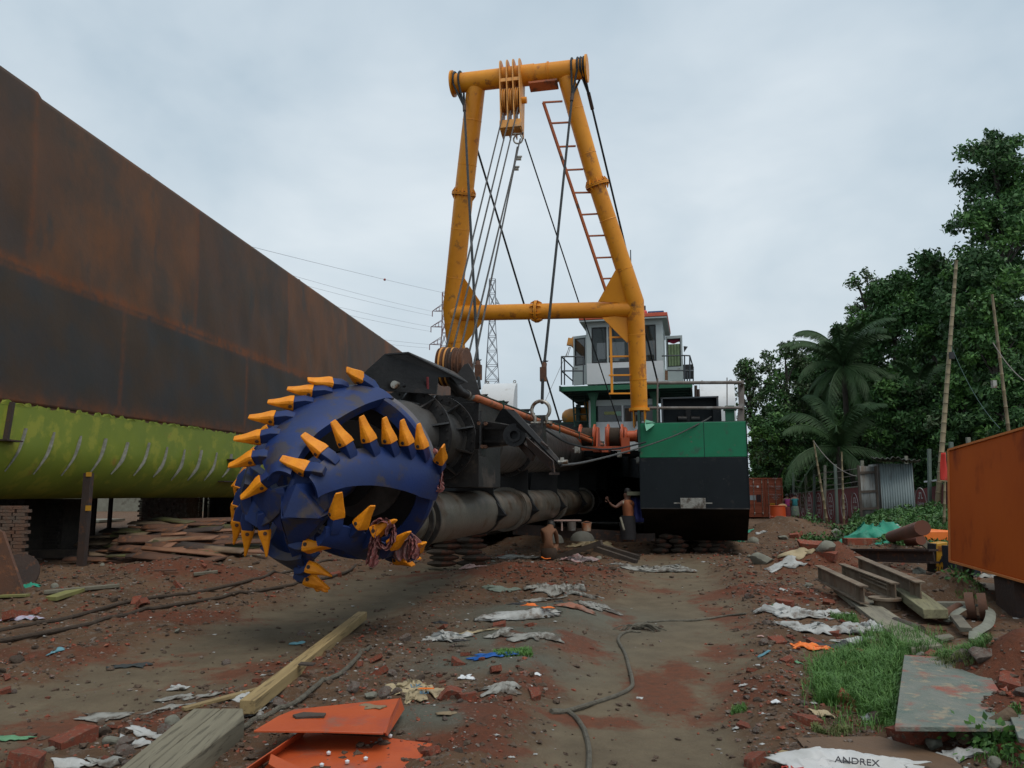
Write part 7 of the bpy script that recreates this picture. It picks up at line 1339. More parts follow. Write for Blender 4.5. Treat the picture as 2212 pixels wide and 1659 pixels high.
# three men by the container
YM = 44.
def stand(vx, vt, Y, lab, shirt, low, lowmat, turn=0, bend=False, extra=None):
    base = G(vx, 1068 + 1.6 / Y * FPX * .985); base = np.array([(vx - 1106) / FPX * Y, Y, hz((vx - 1106) / FPX * Y, Y)]); top = W(vx, vt, Y)[2]; H_ = top - base[2]; e = person(base, lab); P = lambda x, y, z: base + np.array([x, y, z * H_])
    if not bend:
        J = [(*P(0, 0, .52), (.14, .11)), (*P(0, 0, .62), (.14, .1)), (*P(0, 0, .74), (.17, .11)), (*P(0, 0, .81), (.13, .09)), (*P(0, 0, .86), .05), (*P(0, .0, .92), (.075, .09)), (*P(0, 0, .97), .07),
             (*P(-.2, 0, .80), .06), (*P(-.24, .03, .64), .043), (*P(-.22, .12, .52), .033), (*P(.2, 0, .80), .06), (*P(.25, .05, .64), .043), (*P(.2, .16, .54), .033),
             (*P(-.09, 0, .48), .09), (*P(-.1, .02, .27), .06), (*P(-.1, 0, .04), .04), (*P(-.1, .12, .02), .035), (*P(.09, 0, .48), .09), (*P(.1, .02, .27), .06), (*P(.12, 0, .04), .04), (*P(.12, .12, .02), .035)]
    E_ = [(0, 1), (1, 2), (2, 3), (3, 4), (4, 5), (5, 6), (3, 7), (7, 8), (8, 9), (3, 10), (10, 11), (11, 12), (0, 13), (13, 14), (14, 15), (15, 16), (0, 17), (17, 18), (18, 19), (19, 20)]
    if bend:
        J = [(*P(.05, 0, .52), (.14, .13)), (*P(-.1, 0, .60), (.13, .12)), (*P(-.3, 0, .60), (.15, .13)), (*P(-.45, 0, .54), (.13, .11)), (*P(-.52, 0, .48), .05), (*P(-.6, 0, .43), (.09, .09)), (*P(-.66, 0, .40), .075),
             (*P(-.43, -.12, .50), .06), (*P(-.42, -.15, .34), .043), (*P(-.4, -.1, .2), .033), (*P(-.43, .12, .50), .06), (*P(-.44, .15, .34), .043), (*P(-.42, .1, .2), .033),
             (*P(.06, -.08, .46), .10), (*P(.03, -.1, .26), .07), (*P(.04, -.1, .04), .04), (*P(-.08, -.1, .02), .035), (*P(.06, .08, .46), .10), (*P(.03, .1, .26), .07), (*P(.04, .1, .04), .04), (*P(-.08, .1, .02), .035)]
    o = skin_body('body', J, E_, Skin, e, 0, 1); loc(o, 0)
    js = [J[i] for i in (0, 1, 2, 3)]; js = [(*j[:3], (j[3][0] + .03, j[3][1] + .03)) for j in js] + [(*((np.array(J[7][:3]) + np.array(J[3][:3])) / 2), .09), (*((np.array(J[7][:3]) * .6 + np.array(J[8][:3]) * .4)), .075), (*((np.array(J[10][:3]) + np.array(J[3][:3])) / 2), .09), (*((np.array(J[10][:3]) * .6 + np.array(J[11][:3]) * .4)), .075)]
    if shirt: o = skin_body('shirt', js, [(0, 1), (1, 2), (2, 3), (3, 4), (4, 5), (3, 6), (6, 7)], shirt, e, 0, 1); loc(o, 0)
    mb = MB(); c = np.array(J[0][:3]); mb.lathe(np.array([c[0], c[1], base[2] + low * H_]), UP, [(0, .21), (.52 * H_ - low * H_, .19), (.56 * H_ - low * H_, .16)], 20); obj('wrap', mb, lowmat, e)
    mb = MB(); hd = np.array(J[5][:3]); mb.lathe(hd + UP * .0, UP if not bend else nrm([-.6, 0, -.1]), [(-.02, .095), (.04, .1), (.1, .07), (.125, 0)], 14); obj('hair', mb, Hair, e)
    return e
stand(1710, 1064, YM, 'standing man in a teal shirt and pale green shorts, back turned, near the container', cloth('teal_shirt', (.015, .16, .18)), .25, cloth('pale_green_shorts', (.12, .15, .12)))
stand(1694, 1066, YM + 1.5, 'man in a purple and pink shirt, mostly hidden behind the teal shirted man', cloth('purple_shirt', (.22, .04, .2), (.35, .03, .1)), .3, cloth('dark_shorts', (.02, .02, .02)))
stand(1690, 1066, YM - .8, 'bent over man in a maroon wrap with a tan back beside the orange drum', cloth('tan_shirt', (.32, .2, .1)), .08, cloth('maroon_wrap', (.10, .012, .018)), bend=True)
c = np.array([(1672 - 1106) / FPX * 43, 43, 0.]); mb = MB(); mb.lathe(c, UP, [(0, .42), (.4, .43), (.42, .45), (.44, .43), (.95, .42), (.97, .44), (1.0, .44)], 28); tag(obj('orange_drum', mb, M('orange_drum_paint', (.5, .07, .015), .5)), 'orange drum standing in front of the container beside the bent man', 'drum')
# ---------------------------------------------------------------- container
YK = 52.; cl, cr2 = W(1616, 1118, YK), W(1694, 1118, YK + .6); zc0, zc1 = .12, W(1655, 1032, YK)[2]; kr = nrm((cr2 - cl) * np.array([1, 1, 0])); kw = np.linalg.norm((cr2 - cl)[:2]); kb = np.array([-kr[1], kr[0], 0])
ct = empty('shipping_container', (cl + cr2) / 2 * np.array([1, 1, 0])); tag(ct, 'orange brown shipping container with closed doors beyond the right pontoon', 'shipping container')
c0 = cl * np.array([1, 1, 0])
def cb(u0, u1, z0_, z1_, d0, d1, mat, nm, bev=0):
    mb = MB(); mb.box(c0 + kr * (u0 + u1) / 2 + kb * (d0 + d1) / 2 + UP * (z0_ + z1_) / 2, (u1 - u0, d1 - d0, z1_ - z0_), (kr, kb, UP)); return obj(nm, mb, mat, ct, bevel=bev)
cb(0, kw, zc0, zc1, .06, 6., Cont, 'body'); H_ = zc1 - zc0
for a, b in ((0, .1), (kw - .1, kw)): cb(a, b, zc0, zc1, 0, .058, Cont, 'corner_post')
cb(.1, kw - .1, zc1 - .1, zc1, 0, .058, Cont, 'header'); cb(.1, kw - .1, zc0, zc0 + .12, 0, .058, Cont, 'sill')
for i, (a, b) in enumerate(((.12, kw / 2 - .03), (kw / 2 + .03, kw - .12))):
    d_ = cb(a, b, zc0 + .14, zc1 - .12, .02, .055, Cont, 'door')
    for j in range(4): z_ = zc0 + .22 + j * (H_ - .4) / 4; mb = MB(); mb.box(c0 + kr * (a + b) / 2 + UP * (z_ + .2) + kb * .012, ((b - a) * .86, .02, .33), (kr, kb, UP)); obj('door_panel', mb, Cont, d_, bevel=.02)
    for t in (.3, .82) if i == 0 else (.16, .62):
        x = a + (b - a) * t; mb = MB(); mb.cyl(c0 + kr * x + UP * (zc0 + .12) - kb * .04, c0 + kr * x + UP * (zc1 - .08) - kb * .04, .022, n=6)
        for z_ in (zc0 + .25, zc1 - .3): mb.lathe(c0 + kr * x + UP * z_ - kb * .04, UP, [(-.07, 0), (0, .055), (.07, 0)], 6)
        obj('lock_rod', mb, Galv, d_)
cb(.2, .62, zc0 + H_ * .43, zc0 + H_ * .55, -.012, -.002, M('grey_sign', (.25, .3, .32)), 'paper_sign'); cb(.68, 1.0, zc0 + H_ * .38, zc0 + H_ * .57, -.014, -.002, cloth('dark_maroon_plate', (.03, .012, .015)), 'dark_plate'); cb(.73, .87, zc0 + H_ * .75, zc0 + H_ * .80, -.012, -.002, Wht, 'white_sticker'); cb(kw * .62, kw * .76, zc0 + H_ * .21, zc0 + H_ * .35, -.012, -.002, Ywl, 'yellow_placard')
tx = lambda s_, u, f, sz, m_=WhP: text(s_, sz, c0 + kr * u + UP * (zc0 + H_ * f) - kb * .03, kr, UP, m_, ct)
tx("TTNU 954789 8", kw * .80, .775, .15); tx("45G1", kw * .86, .715, .14); tx("TRITON", .42, .785, .12); tx("____", .42, .75, .12)
for j, s_ in enumerate(("MAX GROSS  32500 KG", "71650 LB", "TARE  3850 KG", "8490 LB")): tx(s_, kw * .78, .57 - .04 * j, .09)
for j, s_ in enumerate(("CAUTION", "9'6\" HIGH", "CONTAINER")): tx(s_, kw * .69, .32 - .035 * j, .055, BlP)
tx("9'6\"", .35, .985, .09); tx("9'6\" HIGH", kw * .78, .985, .09)
# corrugated shed
Ysd = 31.; sd = empty('corrugated_shed', W(1920, 1110, Ysd) * np.array([1, 1, 0])); tag(sd, 'small corrugated zinc shed with an open door, in front of the red wall', 'shed')
def corr(a, b, zt_, zb_, mat, nm, par, amp=.018, n=70, pitch=.09):
    a = np.asarray(a) * np.array([1, 1, 0]); b = np.asarray(b) * np.array([1, 1, 0]); w_ = np.linalg.norm(b - a); r_ = (b - a) / w_; nn_ = np.array([-r_[1], r_[0], 0]); us = np.linspace(0, w_, int(w_ / pitch * 6)); zt_ = np.broadcast_to(zt_, 2); mb = MB()
    P = np.array([[a + r_ * u + nn_ * amp * math.sin(u / pitch * 2 * math.pi) + UP * z for u in us for z in (0,)] for z in (0,)]); rows = []
    for f in (0, 1): rows.append([a + r_ * u + nn_ * amp * math.sin(u / pitch * 2 * math.pi) + UP * (zb_ + ((zt_[0] + (zt_[1] - zt_[0]) * u / w_) - zb_) * f) for u in us])
    mb.grid(np.array(rows)); o = obj(nm, mb, mat, par); s_ = o.modifiers.new('t', 'SOLIDIFY'); s_.thickness = .008; return o
s0, s1_, s2_ = W(1907, 1110, Ysd - .3), W(1978, 1110, Ysd - .6), W(1875, 1110, Ysd + .8)
zsh = W(1940, 1002, Ysd)[2]
corr(s0, s1_, [zsh, zsh - .02], -.1, Zinc, 'front_sheet', sd); corr(s1_, s1_ + np.array([.25, 1.3, 0]), [zsh, zsh], -.1, Zinc, 'side_sheet', sd); corr(s0, s0 + np.array([.2, 1.4, 0]), [zsh, zsh], -.1, ZincD, 'side_sheet', sd); corr(s0 + np.array([.2, 1.4, 0]), s1_ + np.array([.25, 1.3, 0]), [zsh, zsh], -.1, ZincD, 'back_sheet', sd)
for p in (s0, s1_): mb = MB(); p_ = p * np.array([1, 1, 0]); mb.box(p_ + UP * zsh / 2 + np.array([0, .06, 0]), (.07, .07, zsh)); obj('post', mb, WoodD, sd)
d0, d1 = W(1859, 1110, Ysd - 1.1), W(1896, 1110, Ysd - .3); ds_ = part('x', d0) if 0 else None
corr(d0, d1, [W(1859, 1006, Ysd - 1.1)[2], W(1890, 1008, Ysd - .4)[2]], .0, ZincD, 'door_sheet', sd)
mb = MB()
for f in (.06, .42, .68, .97): mb.bar(d0 * np.array([1, 1, 0]) + UP * 2.55 * f * .98 + np.array([0, -.03, 0]), d1 * np.array([1, 1, 0]) + UP * 2.55 * f + np.array([0, -.03, 0]), .04, .09)
for q in (d0, d1): mb.bar(q * np.array([1, 1, 0]) - np.array([0, .05, 0]), q * np.array([1, 1, 0]) + UP * W(1870, 1006, Ysd - .8)[2] - np.array([0, .05, 0]), .09, .06)
obj('door_frame', mb, WoodD, sd)
mb = MB(); P = [W(1880, 988, Ysd - 1.2), W(1990, 994, Ysd - 1.), W(1985, 999, Ysd + 1.8), W(1895, 997, Ysd + 2.)]; us = np.linspace(0, 1, 60); rows = []
for f in (0, 1): rows.append([(P[0] if f == 0 else P[3]) * (1 - u) + (P[1] if f == 0 else P[2]) * u + UP * .03 * math.sin(u * 60) + UP * (.06 if .4 < u < .6 else 0) for u in us])
mb.grid(np.array(rows)); o = obj('roof_sheet', mb, ZincD, sd); o.modifiers.new('t', 'SOLIDIFY').thickness = .015
# painted boundary wall with ovals
Yw0, Yw1 = 52., 33.; wa, wb_ = W(1706, 1095, 54) * np.array([1, 1, 0]), W(1870, 1100, 40.) * np.array([1, 1, 0]); wr_ = nrm(wb_ - wa); wlen = np.linalg.norm(wb_ - wa); wn2 = np.array([wr_[1], -wr_[0], 0]); 
if np.dot(wn2, CAM - wa) < 0: wn2 = -wn2
zw = W(1706, 1068, 54)[2]; zw1 = W(1865, 1051, 40.)[2]
wl2 = empty('boundary_wall', wa); tag(wl2, 'dark red painted boundary wall with white oval emblems, left of the corrugated shed', 'wall')
mb = MB(); mb.prism([wa + UP * -.2, wb_ + UP * -.2, wb_ + UP * zw1, wa + UP * zw], -wn2 * .15); obj('wall_face', mb, WallR, wl2)
mb = MB(); mb.bar(wa + UP * (zw + .03) - wn2 * .07, wb_ + UP * (zw1 + .03) - wn2 * .07, .2, .06); obj('coping', mb, Conc, wl2)
kp = [1722, 1736, 1751, 1771, 1797, 1826, 1850]
def wpt(vx):  # distance along the wall seen at vx
    t = [(abs(proj(wa + wr_ * u)[0] - vx), u) for u in np.linspace(-3, wlen + 3, 400)]; return min(t)[1]
def emblem(base, r_, n_, zc_, par, W_=.5, H_=.72):
    mb = MB(); c = base + UP * zc_ + n_ * .01; N_ = 40
    pts = [c + r_ * W_ * math.cos(a) + UP * H_ * math.sin(a) for a in np.linspace(0, 2 * math.pi, N_)]; mb.tube(pts, .02, 5)
    for s_, z_ in ((1, .38), (-1, -.38)):
        for (a, b, c2_, d2_) in ((-.13, .13, .06, .12), (-.13, -.08, -.12, .10), (.08, .13, -.12, .10), (-.25, -.08, -.17, -.11), (.08, .25, -.17, -.11)):
            mb.box(c + r_ * (a + b) / 2 + UP * (z_ + s_ * (c2_ + d2_) / 2), (b - a, .012, abs(d2_ - c2_)), (r_, n_, UP))
    obj('oval_emblem', mb, WhP, par); text("Lajuny", .26, c + n_ * .005, r_, UP, WhP, par, shear=.2)
for vx in kp: emblem(wa + wr_ * wpt(vx), wr_, wn2, .95, wl2)
for vx in (1711, 1728, 1743, 1760, 1783, 1810): u = wpt(vx); mb = MB(); mb.box(wa + wr_ * u + UP * .9 + wn2 * .006, (.03, .012, 2.), (wr_, wn2, UP)); obj('panel_line', mb, WhP, wl2)
w2 = empty('boundary_wall', W(2010, 1085, 36) * np.array([1, 1, 0])); tag(w2, 'red wall with a white emblem seen right of the corrugated shed behind the bamboo', 'wall')
a, b = W(1978, 1090, 36) * np.array([1, 1, 0]), W(2120, 1090, 30) * np.array([1, 1, 0]); r2_ = nrm(b - a); n2_ = np.array([r2_[1], -r2_[0], 0]); zt2 = W(2030, 1034, 34)[2]; mb = MB(); mb.prism([a - UP * .2, b - UP * .2, b + UP * zt2, a + UP * (zt2 - .5)], -n2_ * .15); obj('wall_face', mb, WallR, w2); mb = MB(); mb.bar(a + r2_ * 1.3 + UP * (zt2 - .12), b + UP * (zt2 + .04), .2, .07); obj('coping', mb, Wht, w2)
emblem(a + r2_ * .6, r2_, n2_, 1.2, w2, .6, .7)
# bamboo poles, flag, fence posts, barbed wire
def bamboo(a, b, Y, r_, lab, name='bamboo_pole', Yb=None):
    p, q = W(*a, Y), W(*b, Yb or Y); p = p - (q - p) * (p[2] / (q[2] - p[2])); mb = MB(); n_ = int(np.linalg.norm(q - p) / .42); prof = []; L_ = np.linalg.norm(q - p); d = nrm(q - p)
    for i in range(n_): t0, t1 = i / n_ * L_, (i + 1) / n_ * L_; rr0 = r_ * (1 - .45 * i / n_); prof += [(t0 + .012, rr0), (t1 - .03, rr0 * .97), (t1 - .012, rr0 * 1.18)]
    mb.lathe(p, d, prof, 10); return tag(obj(name, mb, Bamb), lab, 'bamboo pole')
bamboo((2024, 1110), (2066, 562), 33., .12, 'tall thick bamboo pole leaning right, beside the small red flag'); bp2 = bamboo((2181, 950), (2143, 635), 20., .055, 'bamboo pole behind the orange box, leaning left'); bamboo((1782, 1100), (1757, 950), 40., .07, 'thin leaning bamboo pole in front of the red wall emblems')
bamboo((1822, 1095), (1818, 975), 38, .06, 'short straight bamboo pole left of the corrugated shed'); bamboo((2040, 1095), (2042, 975), 26, .05, 'thin bamboo stick carrying the small red flag'); bamboo((2056, 1095), (2052, 1030), 26, .04, 'thin bamboo stick right of the flag stick')
mb = MB(); fp = W(2037, 978, 26); g_ = np.array([[fp + np.array([-.13 * (1 - v) * 0 + (u - .5) * .32 * (.4 + v * .6) if 1 else 0, .05 * math.sin(u * 6 + v * 3), -v * .95]) for u in np.linspace(0, 1, 10)] for v in np.linspace(0, 1, 14)]); mb.grid(g_); o = obj('red_flag', mb, M('red_flag_cloth', (.5, .03, .02), .8)); o.modifiers.new('t', 'SOLIDIFY').thickness = .01; tag(o, 'small red flag hanging from the thin bamboo stick', 'flag')
mb = MB(); mb.bar(W(2030, 1038, 25.5), W(2052, 1040, 25.5), .04, .04); tag(obj('bamboo_crossbar', mb, Bamb), 'short horizontal bamboo bar tied to the tall bamboo pole', 'bamboo pole')
mb = MB(); mb.box(W(2056, 768, 32.7), (.18, .14, .3)); tag(obj('lamp_box', mb, Frm), 'small black box fixed high on the tall bamboo pole', 'lamp')
mb = MB(); mb.box(W(2147, 830, 20), (.1, .1, .2)); tag(obj('small_lamp', mb, Galv), 'small pale lamp hanging on the bamboo pole behind the orange box', 'lamp')
def wire(a, b, r_, mat, lab, sag=.1, name='wire'): o = rope(a, b, r_, mat, name, sag, parent=None); return tag(o, lab, 'wire')
wire(W(2145, 740, 20), W(2225, 830, 18), .012, GreyL, 'pale wire running down right from the bamboo pole behind the orange box', .15)
wire(W(2054, 745, 33), W(2160, 925, 24), .010, GrnD, 'thin dark wire hanging from the tall bamboo pole', .4)
wire(W(1757, 952, 40), W(1870, 1030, 34), .018, GreyL, 'pale wire from the leaning bamboo pole down to the shed', .5)
posts = [(1668, 1010, 1060, 56), (1655, 1015, 1060, 57), (1712, 995 + 25, 1095, 54), (1743, 1025, 1095, 50), (1757, 1015, 1095, 48), (1780, 1005, 1095, 45), (1807, 1003, 1095, 42), (1860, 995, 1060, 38), (2005, 970, 1090, 34), (2094, 945, 1000, 30), (2042 + 10, 935 + 20, 1000, 30), (1960 - 5, 985, 1010, 38)]
for i, (vx, vt, vb, Y) in enumerate(posts):
    t_, b_p = W(vx + (2 if i % 3 else -3), vt, Y), W(vx, vb, Y); mb = MB(); mb.bar(b_p * np.array([1, 1, 0]), t_, .13, .13); tag(obj('fence_post', mb, Conc if i % 2 else M('mossy_post%d' % i, (.10, .13, .11), .8), bevel=.01), 'thin grey green concrete post of the barbed wire fence', 'fence post', 'concrete posts of the barbed wire fence')
for r_i in range(3):
    P = []; 
    for (vx, vt, vb, Y) in posts[2:8]: P.append(W(vx, vt + 16 + r_i * 14, Y))
    mb = MB(); mb.tube(spline(P, 6), .014, 5); tag(obj('barbed_wire', mb, GreyL), 'barbed wire strung between the concrete fence posts, %s strand' % ('topmost', 'middle', 'lowest')[r_i], 'barbed wire')
# orange bottle etc. on the grass
mb = MB(); mb.cyl(G(*kR(1240, 5), .15), G(*kR(1268, -3), .2), .1, n=12); tag(obj('orange_can', mb, MATS['bright_orange_plastic']), 'small orange can lying at the edge of the undergrowth', 'can')
# ---------------------------------------------------------------- pylons and power lines
def pylon(cx, vt, vb, wt_, wb2, Y, lab, arms=(), mat=None):
    e = empty('pylon', W(cx, 1068, Y) * np.array([1, 1, 0])); tag(e, lab, 'pylon'); s = Y / FPX; zt_ = W(cx, vt, Y)[2]; x0 = W(cx, 1068, Y)[0]; H_ = zt_; r_ = .085; mb = MB(); hw = lambda z: (wb2 / 2 + (wt_ / 2 - wb2 / 2) * min(1, z / (H_ * .8))) * s
    n = 15; zs_ = [H_ * (1 - (1 - i / n) ** 1.0) for i in range(n + 1)]
    for sx_ in (-1, 1):
        for sy_ in (-1, 1):
            for i in range(n): a, b = hw(zs_[i]), hw(zs_[i + 1]); mb.cyl((x0 + sx_ * a, Y + sy_ * a, zs_[i]), (x0 + sx_ * b, Y + sy_ * b, zs_[i + 1]), r_ * 1.2, n=4, cap=False)
    for i in range(n):
        a, b = hw(zs_[i]), hw(zs_[i + 1]); za, zb2 = zs_[i], zs_[i + 1]
        for sy_ in (-1, 1):
            mb.cyl((x0 - a, Y + sy_ * a, za), (x0 + b, Y + sy_ * b, zb2), r_, n=4, cap=False); mb.cyl((x0 + a, Y + sy_ * a, za), (x0 - b, Y + sy_ * b, zb2), r_, n=4, cap=False); mb.cyl((x0 - b, Y + sy_ * b, zb2), (x0 + b, Y + sy_ * b, zb2), r_, n=4, cap=False)
            mb.cyl((x0 + sy_ * a, Y - a, za), (x0 + sy_ * b, Y + b, zb2), r_, n=4, cap=False); mb.cyl((x0 + sy_ * a, Y + a, za), (x0 + sy_ * b, Y - b, zb2), r_, n=4, cap=False)
    obj('lattice', mb, mat, e, smooth=0); tips = []
    for (vy, vxl, vxr) in arms:
        z = W(cx, vy, Y)[2]
        for vx2 in (vxl, vxr):
            if vx2 is None: continue
            tp = W(vx2, vy, Y); m2_ = MB(); w_ = hw(z)
            sg = -1 if vx2 < cx else 1
            for zz_ in (0, 1.9):
                for sy_ in (-1, 1): m2_.cyl((x0 + sg * w_, Y + sy_ * w_, z + zz_), tp, r_, n=4, cap=False)
            for t in (.3, .6): q = np.array([x0 + sg * w_, Y, z]) * (1 - t) + tp * t; m2_.cyl(q - np.array([0, w_ * (1 - t), 0]), q + UP * 1.9 * (1 - t), r_ * .8, n=4, cap=False); m2_.cyl(q + np.array([0, w_ * (1 - t), 0]), q + UP * 1.9 * (1 - t), r_ * .8, n=4, cap=False)
            m2_.cyl(tp, tp - UP * 1.6, .14, n=5); obj('cross_arm', m2_, mat, e, smooth=0); tips.append(tp - UP * 1.6)
    return e, tips
PyR = M('pylon_red_white', (.16, .03, .035), .7, c2=(.25, .25, .27), scale=.25, stretch=(.1, .1, 1.2)); PyG = M('pylon_grey', (.15, .16, .18), .7)
p1, tips = pylon(955, 632, 1068, 10, 62, 215., 'red and grey power pylon seen left of the gantry leg', ((672, 934, 975), (706, 931, 978), (744, 928, 980)), PyR)
p2, t2_ = pylon(1062, 604, 1068, 14, 60, 235., 'grey lattice power pylon seen between the gantry legs', ((655, None, 1078),), PyG)
ends = [(672, 600, 607, 672), (718, 639, 0, 0)]
for i, (v0, v1) in enumerate((((934, 682), (560, 575)), ((931, 672), (560, 560)), ((930, 716), (560, 620)), ((931, 706), (560, 605)), ((928, 752), (560, 690)), ((928, 744), (560, 680)))):
    d0_, d1_ = W(*v0, 215), W(*v1, 130); wire(d0_, d1_ + (d1_ - d0_) * .7, .024, PyG, 'thin power line running left from the red and grey pylon', 1.2, 'power_line').__setitem__('group', 'power lines behind the ship hull')
q0, q1 = W(956, 632, 215), W(560, 530, 130); o = wire(q0, q1 + (q1 - q0) * .8, .03, PyG, 'topmost thin power line carrying the red marker ball', .6, 'power_line')
mb = MB(); c = W(831, 604, 180); mb.lathe(c, UP, [(-.3, 0), (-.22, .22), (0, .31), (.22, .22), (.3, 0)], 14); tag(obj('marker_ball', mb, M('marker_ball_red', (.3, .05, .04), .6)), 'small red marker ball hanging in the sky left of the gantry', 'marker ball')
# ---------------------------------------------------------------- vegetation
LeafA = [M('leaf_dark', (.026, .066, .022), .6, c2=(.036, .088, .026), scale=.5), M('leaf_mid', (.06, .14, .04), .6, c2=(.046, .115, .036), scale=.5), M('leaf_light', (.085, .19, .04), .55, c2=(.065, .15, .034), scale=.5), M('leaf_olive', (.075, .11, .05), .6, c2=(.055, .085, .038), scale=.5)]
for m_ in LeafA: m_.node_tree.nodes['Principled BSDF'].inputs['Specular IOR Level'].default_value = .3
Bark = M('tree_bark', (.05, .042, .032), .9, c2=(.03, .026, .02), scale=4)
def leaf_mesh(name, C_, sz, mats, midx, seed, parent, asp=.45, droop=.0):
    r_ = np.random.default_rng(seed); n = len(C_); a = r_.normal(size=(n, 3)); a[:, 2] -= droop; a /= np.linalg.norm(a, axis=1, keepdims=True); b = r_.normal(size=(n, 3)); b -= a * (a * b).sum(1, keepdims=True); b /= np.linalg.norm(b, axis=1, keepdims=True); s = (sz * (.6 + .8 * r_.random(n)))[:, None]
    V = np.stack([C_ - a * s * .5, C_ + b * s * asp * .5 - a * s * .05, C_ + a * s * .5, C_ - b * s * asp * .5 - a * s * .05], 1)
    org = np.array([V[..., 0].mean(), V[..., 1].mean(), V[..., 2].min()]); me = bpy.data.meshes.new(name); me.vertices.add(n * 4); me.vertices.foreach_set('co', (V - org).reshape(-1)); me.loops.add(n * 4); me.loops.foreach_set('vertex_index', np.arange(n * 4, dtype=np.int32)); me.polygons.add(n)
    me.polygons.foreach_set('loop_start', np.arange(0, n * 4, 4, dtype=np.int32)); me.polygons.foreach_set('loop_total', np.full(n, 4, dtype=np.int32))
    for m_ in mats: me.materials.append(m_)
    me.polygons.foreach_set('material_index', midx.astype(np.int32)); me.update(calc_edges=True); o = bpy.data.objects.new(name, me); COL.objects.link(o); o.location = org
    if parent is not None: o.parent = parent; o.location = org - wloc(parent)
    return o
def tree(cx, vt, vb, hw, Y, seed, lab, n=9000, lsz=.34, mixw=(.4, .4, .1, .1), loose=1., spray=1.):
    r_ = np.random.default_rng(seed); base = np.array([(cx - 1106) / FPX * Y, Y, 0.]); z1 = W(cx, vt, Y)[2]; z0_ = W(cx, vb, Y)[2]; rw = hw * Y / FPX; e = empty('tree', base); tag(e, lab, 'tree')
    H_ = z1 - z0_; ncl = int(72 * spray); cl_ = []
    for i in range(ncl):
        u = r_.random() ** .8; zz_ = z0_ + H_ * (.05 + .9 * u); rad = rw * (math.sin(math.pi * min(1, (.14 + .78 * u))) ** .42) * r_.random() ** .6; an = r_.uniform(0, 2 * math.pi)
        cl_.append((base[0] + rad * math.cos(an), Y + rad * math.sin(an) * .8, zz_, rw * r_.uniform(.16, .36) * (.75 if loose > 1.2 else 1)))
    cl_.append((base[0], Y, z1 - rw * .12, rw * .18)); C_ = []; mi = []; per = n // len(cl_)
    for (x, y, z, rr0) in cl_:
        k = max(12, int(per * (rr0 / (rw * .25)) ** 2)); d = r_.normal(size=(k, 3)); d /= np.linalg.norm(d, axis=1, keepdims=True); rad = rr0 * (r_.random(k) ** .45)[:, None]; P = np.array([x, y, z]) + d * rad * np.array([1.1, 1, .8]) + r_.normal(size=(k, 3)) * .08 * loose * rr0
        C_.append(P); tint = r_.choice(4, p=mixw); m_ = np.where(r_.random(k) < .7, tint, r_.choice(4, k, p=mixw)); mi.append(m_)
    # sprigs at the outline
    ns = int(60 * spray)
    for i in range(ns):
        c = cl_[r_.integers(len(cl_))]; d = nrm(r_.normal(size=3) + np.array([0, 0, .3])); L_ = c[3] * r_.uniform(.9, 1.55); t = r_.random(16)[:, None]; C_.append(np.array(c[:3]) + d * L_ * (.5 + .5 * t) + r_.normal(size=(16, 3)) * .12); mi.append(r_.choice(4, 16, p=mixw))
    leaf_mesh('crown', np.concatenate(C_), lsz, LeafA, np.concatenate(mi), seed, e)
    mb = MB(); mb.tube([base - UP * .2, base + np.array([.15, 0, z0_ * .6]), base + np.array([-.1, 0, z0_ + H_ * .35]), base + np.array([.1, 0, z0_ + H_ * .8])], [rw * .07 + .08, rw * .055 + .06, rw * .04 + .04, .05], 8)
    for c in cl_[::5]:
        q = base + np.array([0, 0, max(.5, min(c[2] - 1.0 - r_.random() * 1.5, z0_ + H_ * .7))]); c3_ = np.array(c[:3]); mb.tube([q, (q + c3_) / 2 + UP * .3, c3_], [.09, .06, .025], 5)
    obj('trunk', mb, Bark, e); return e
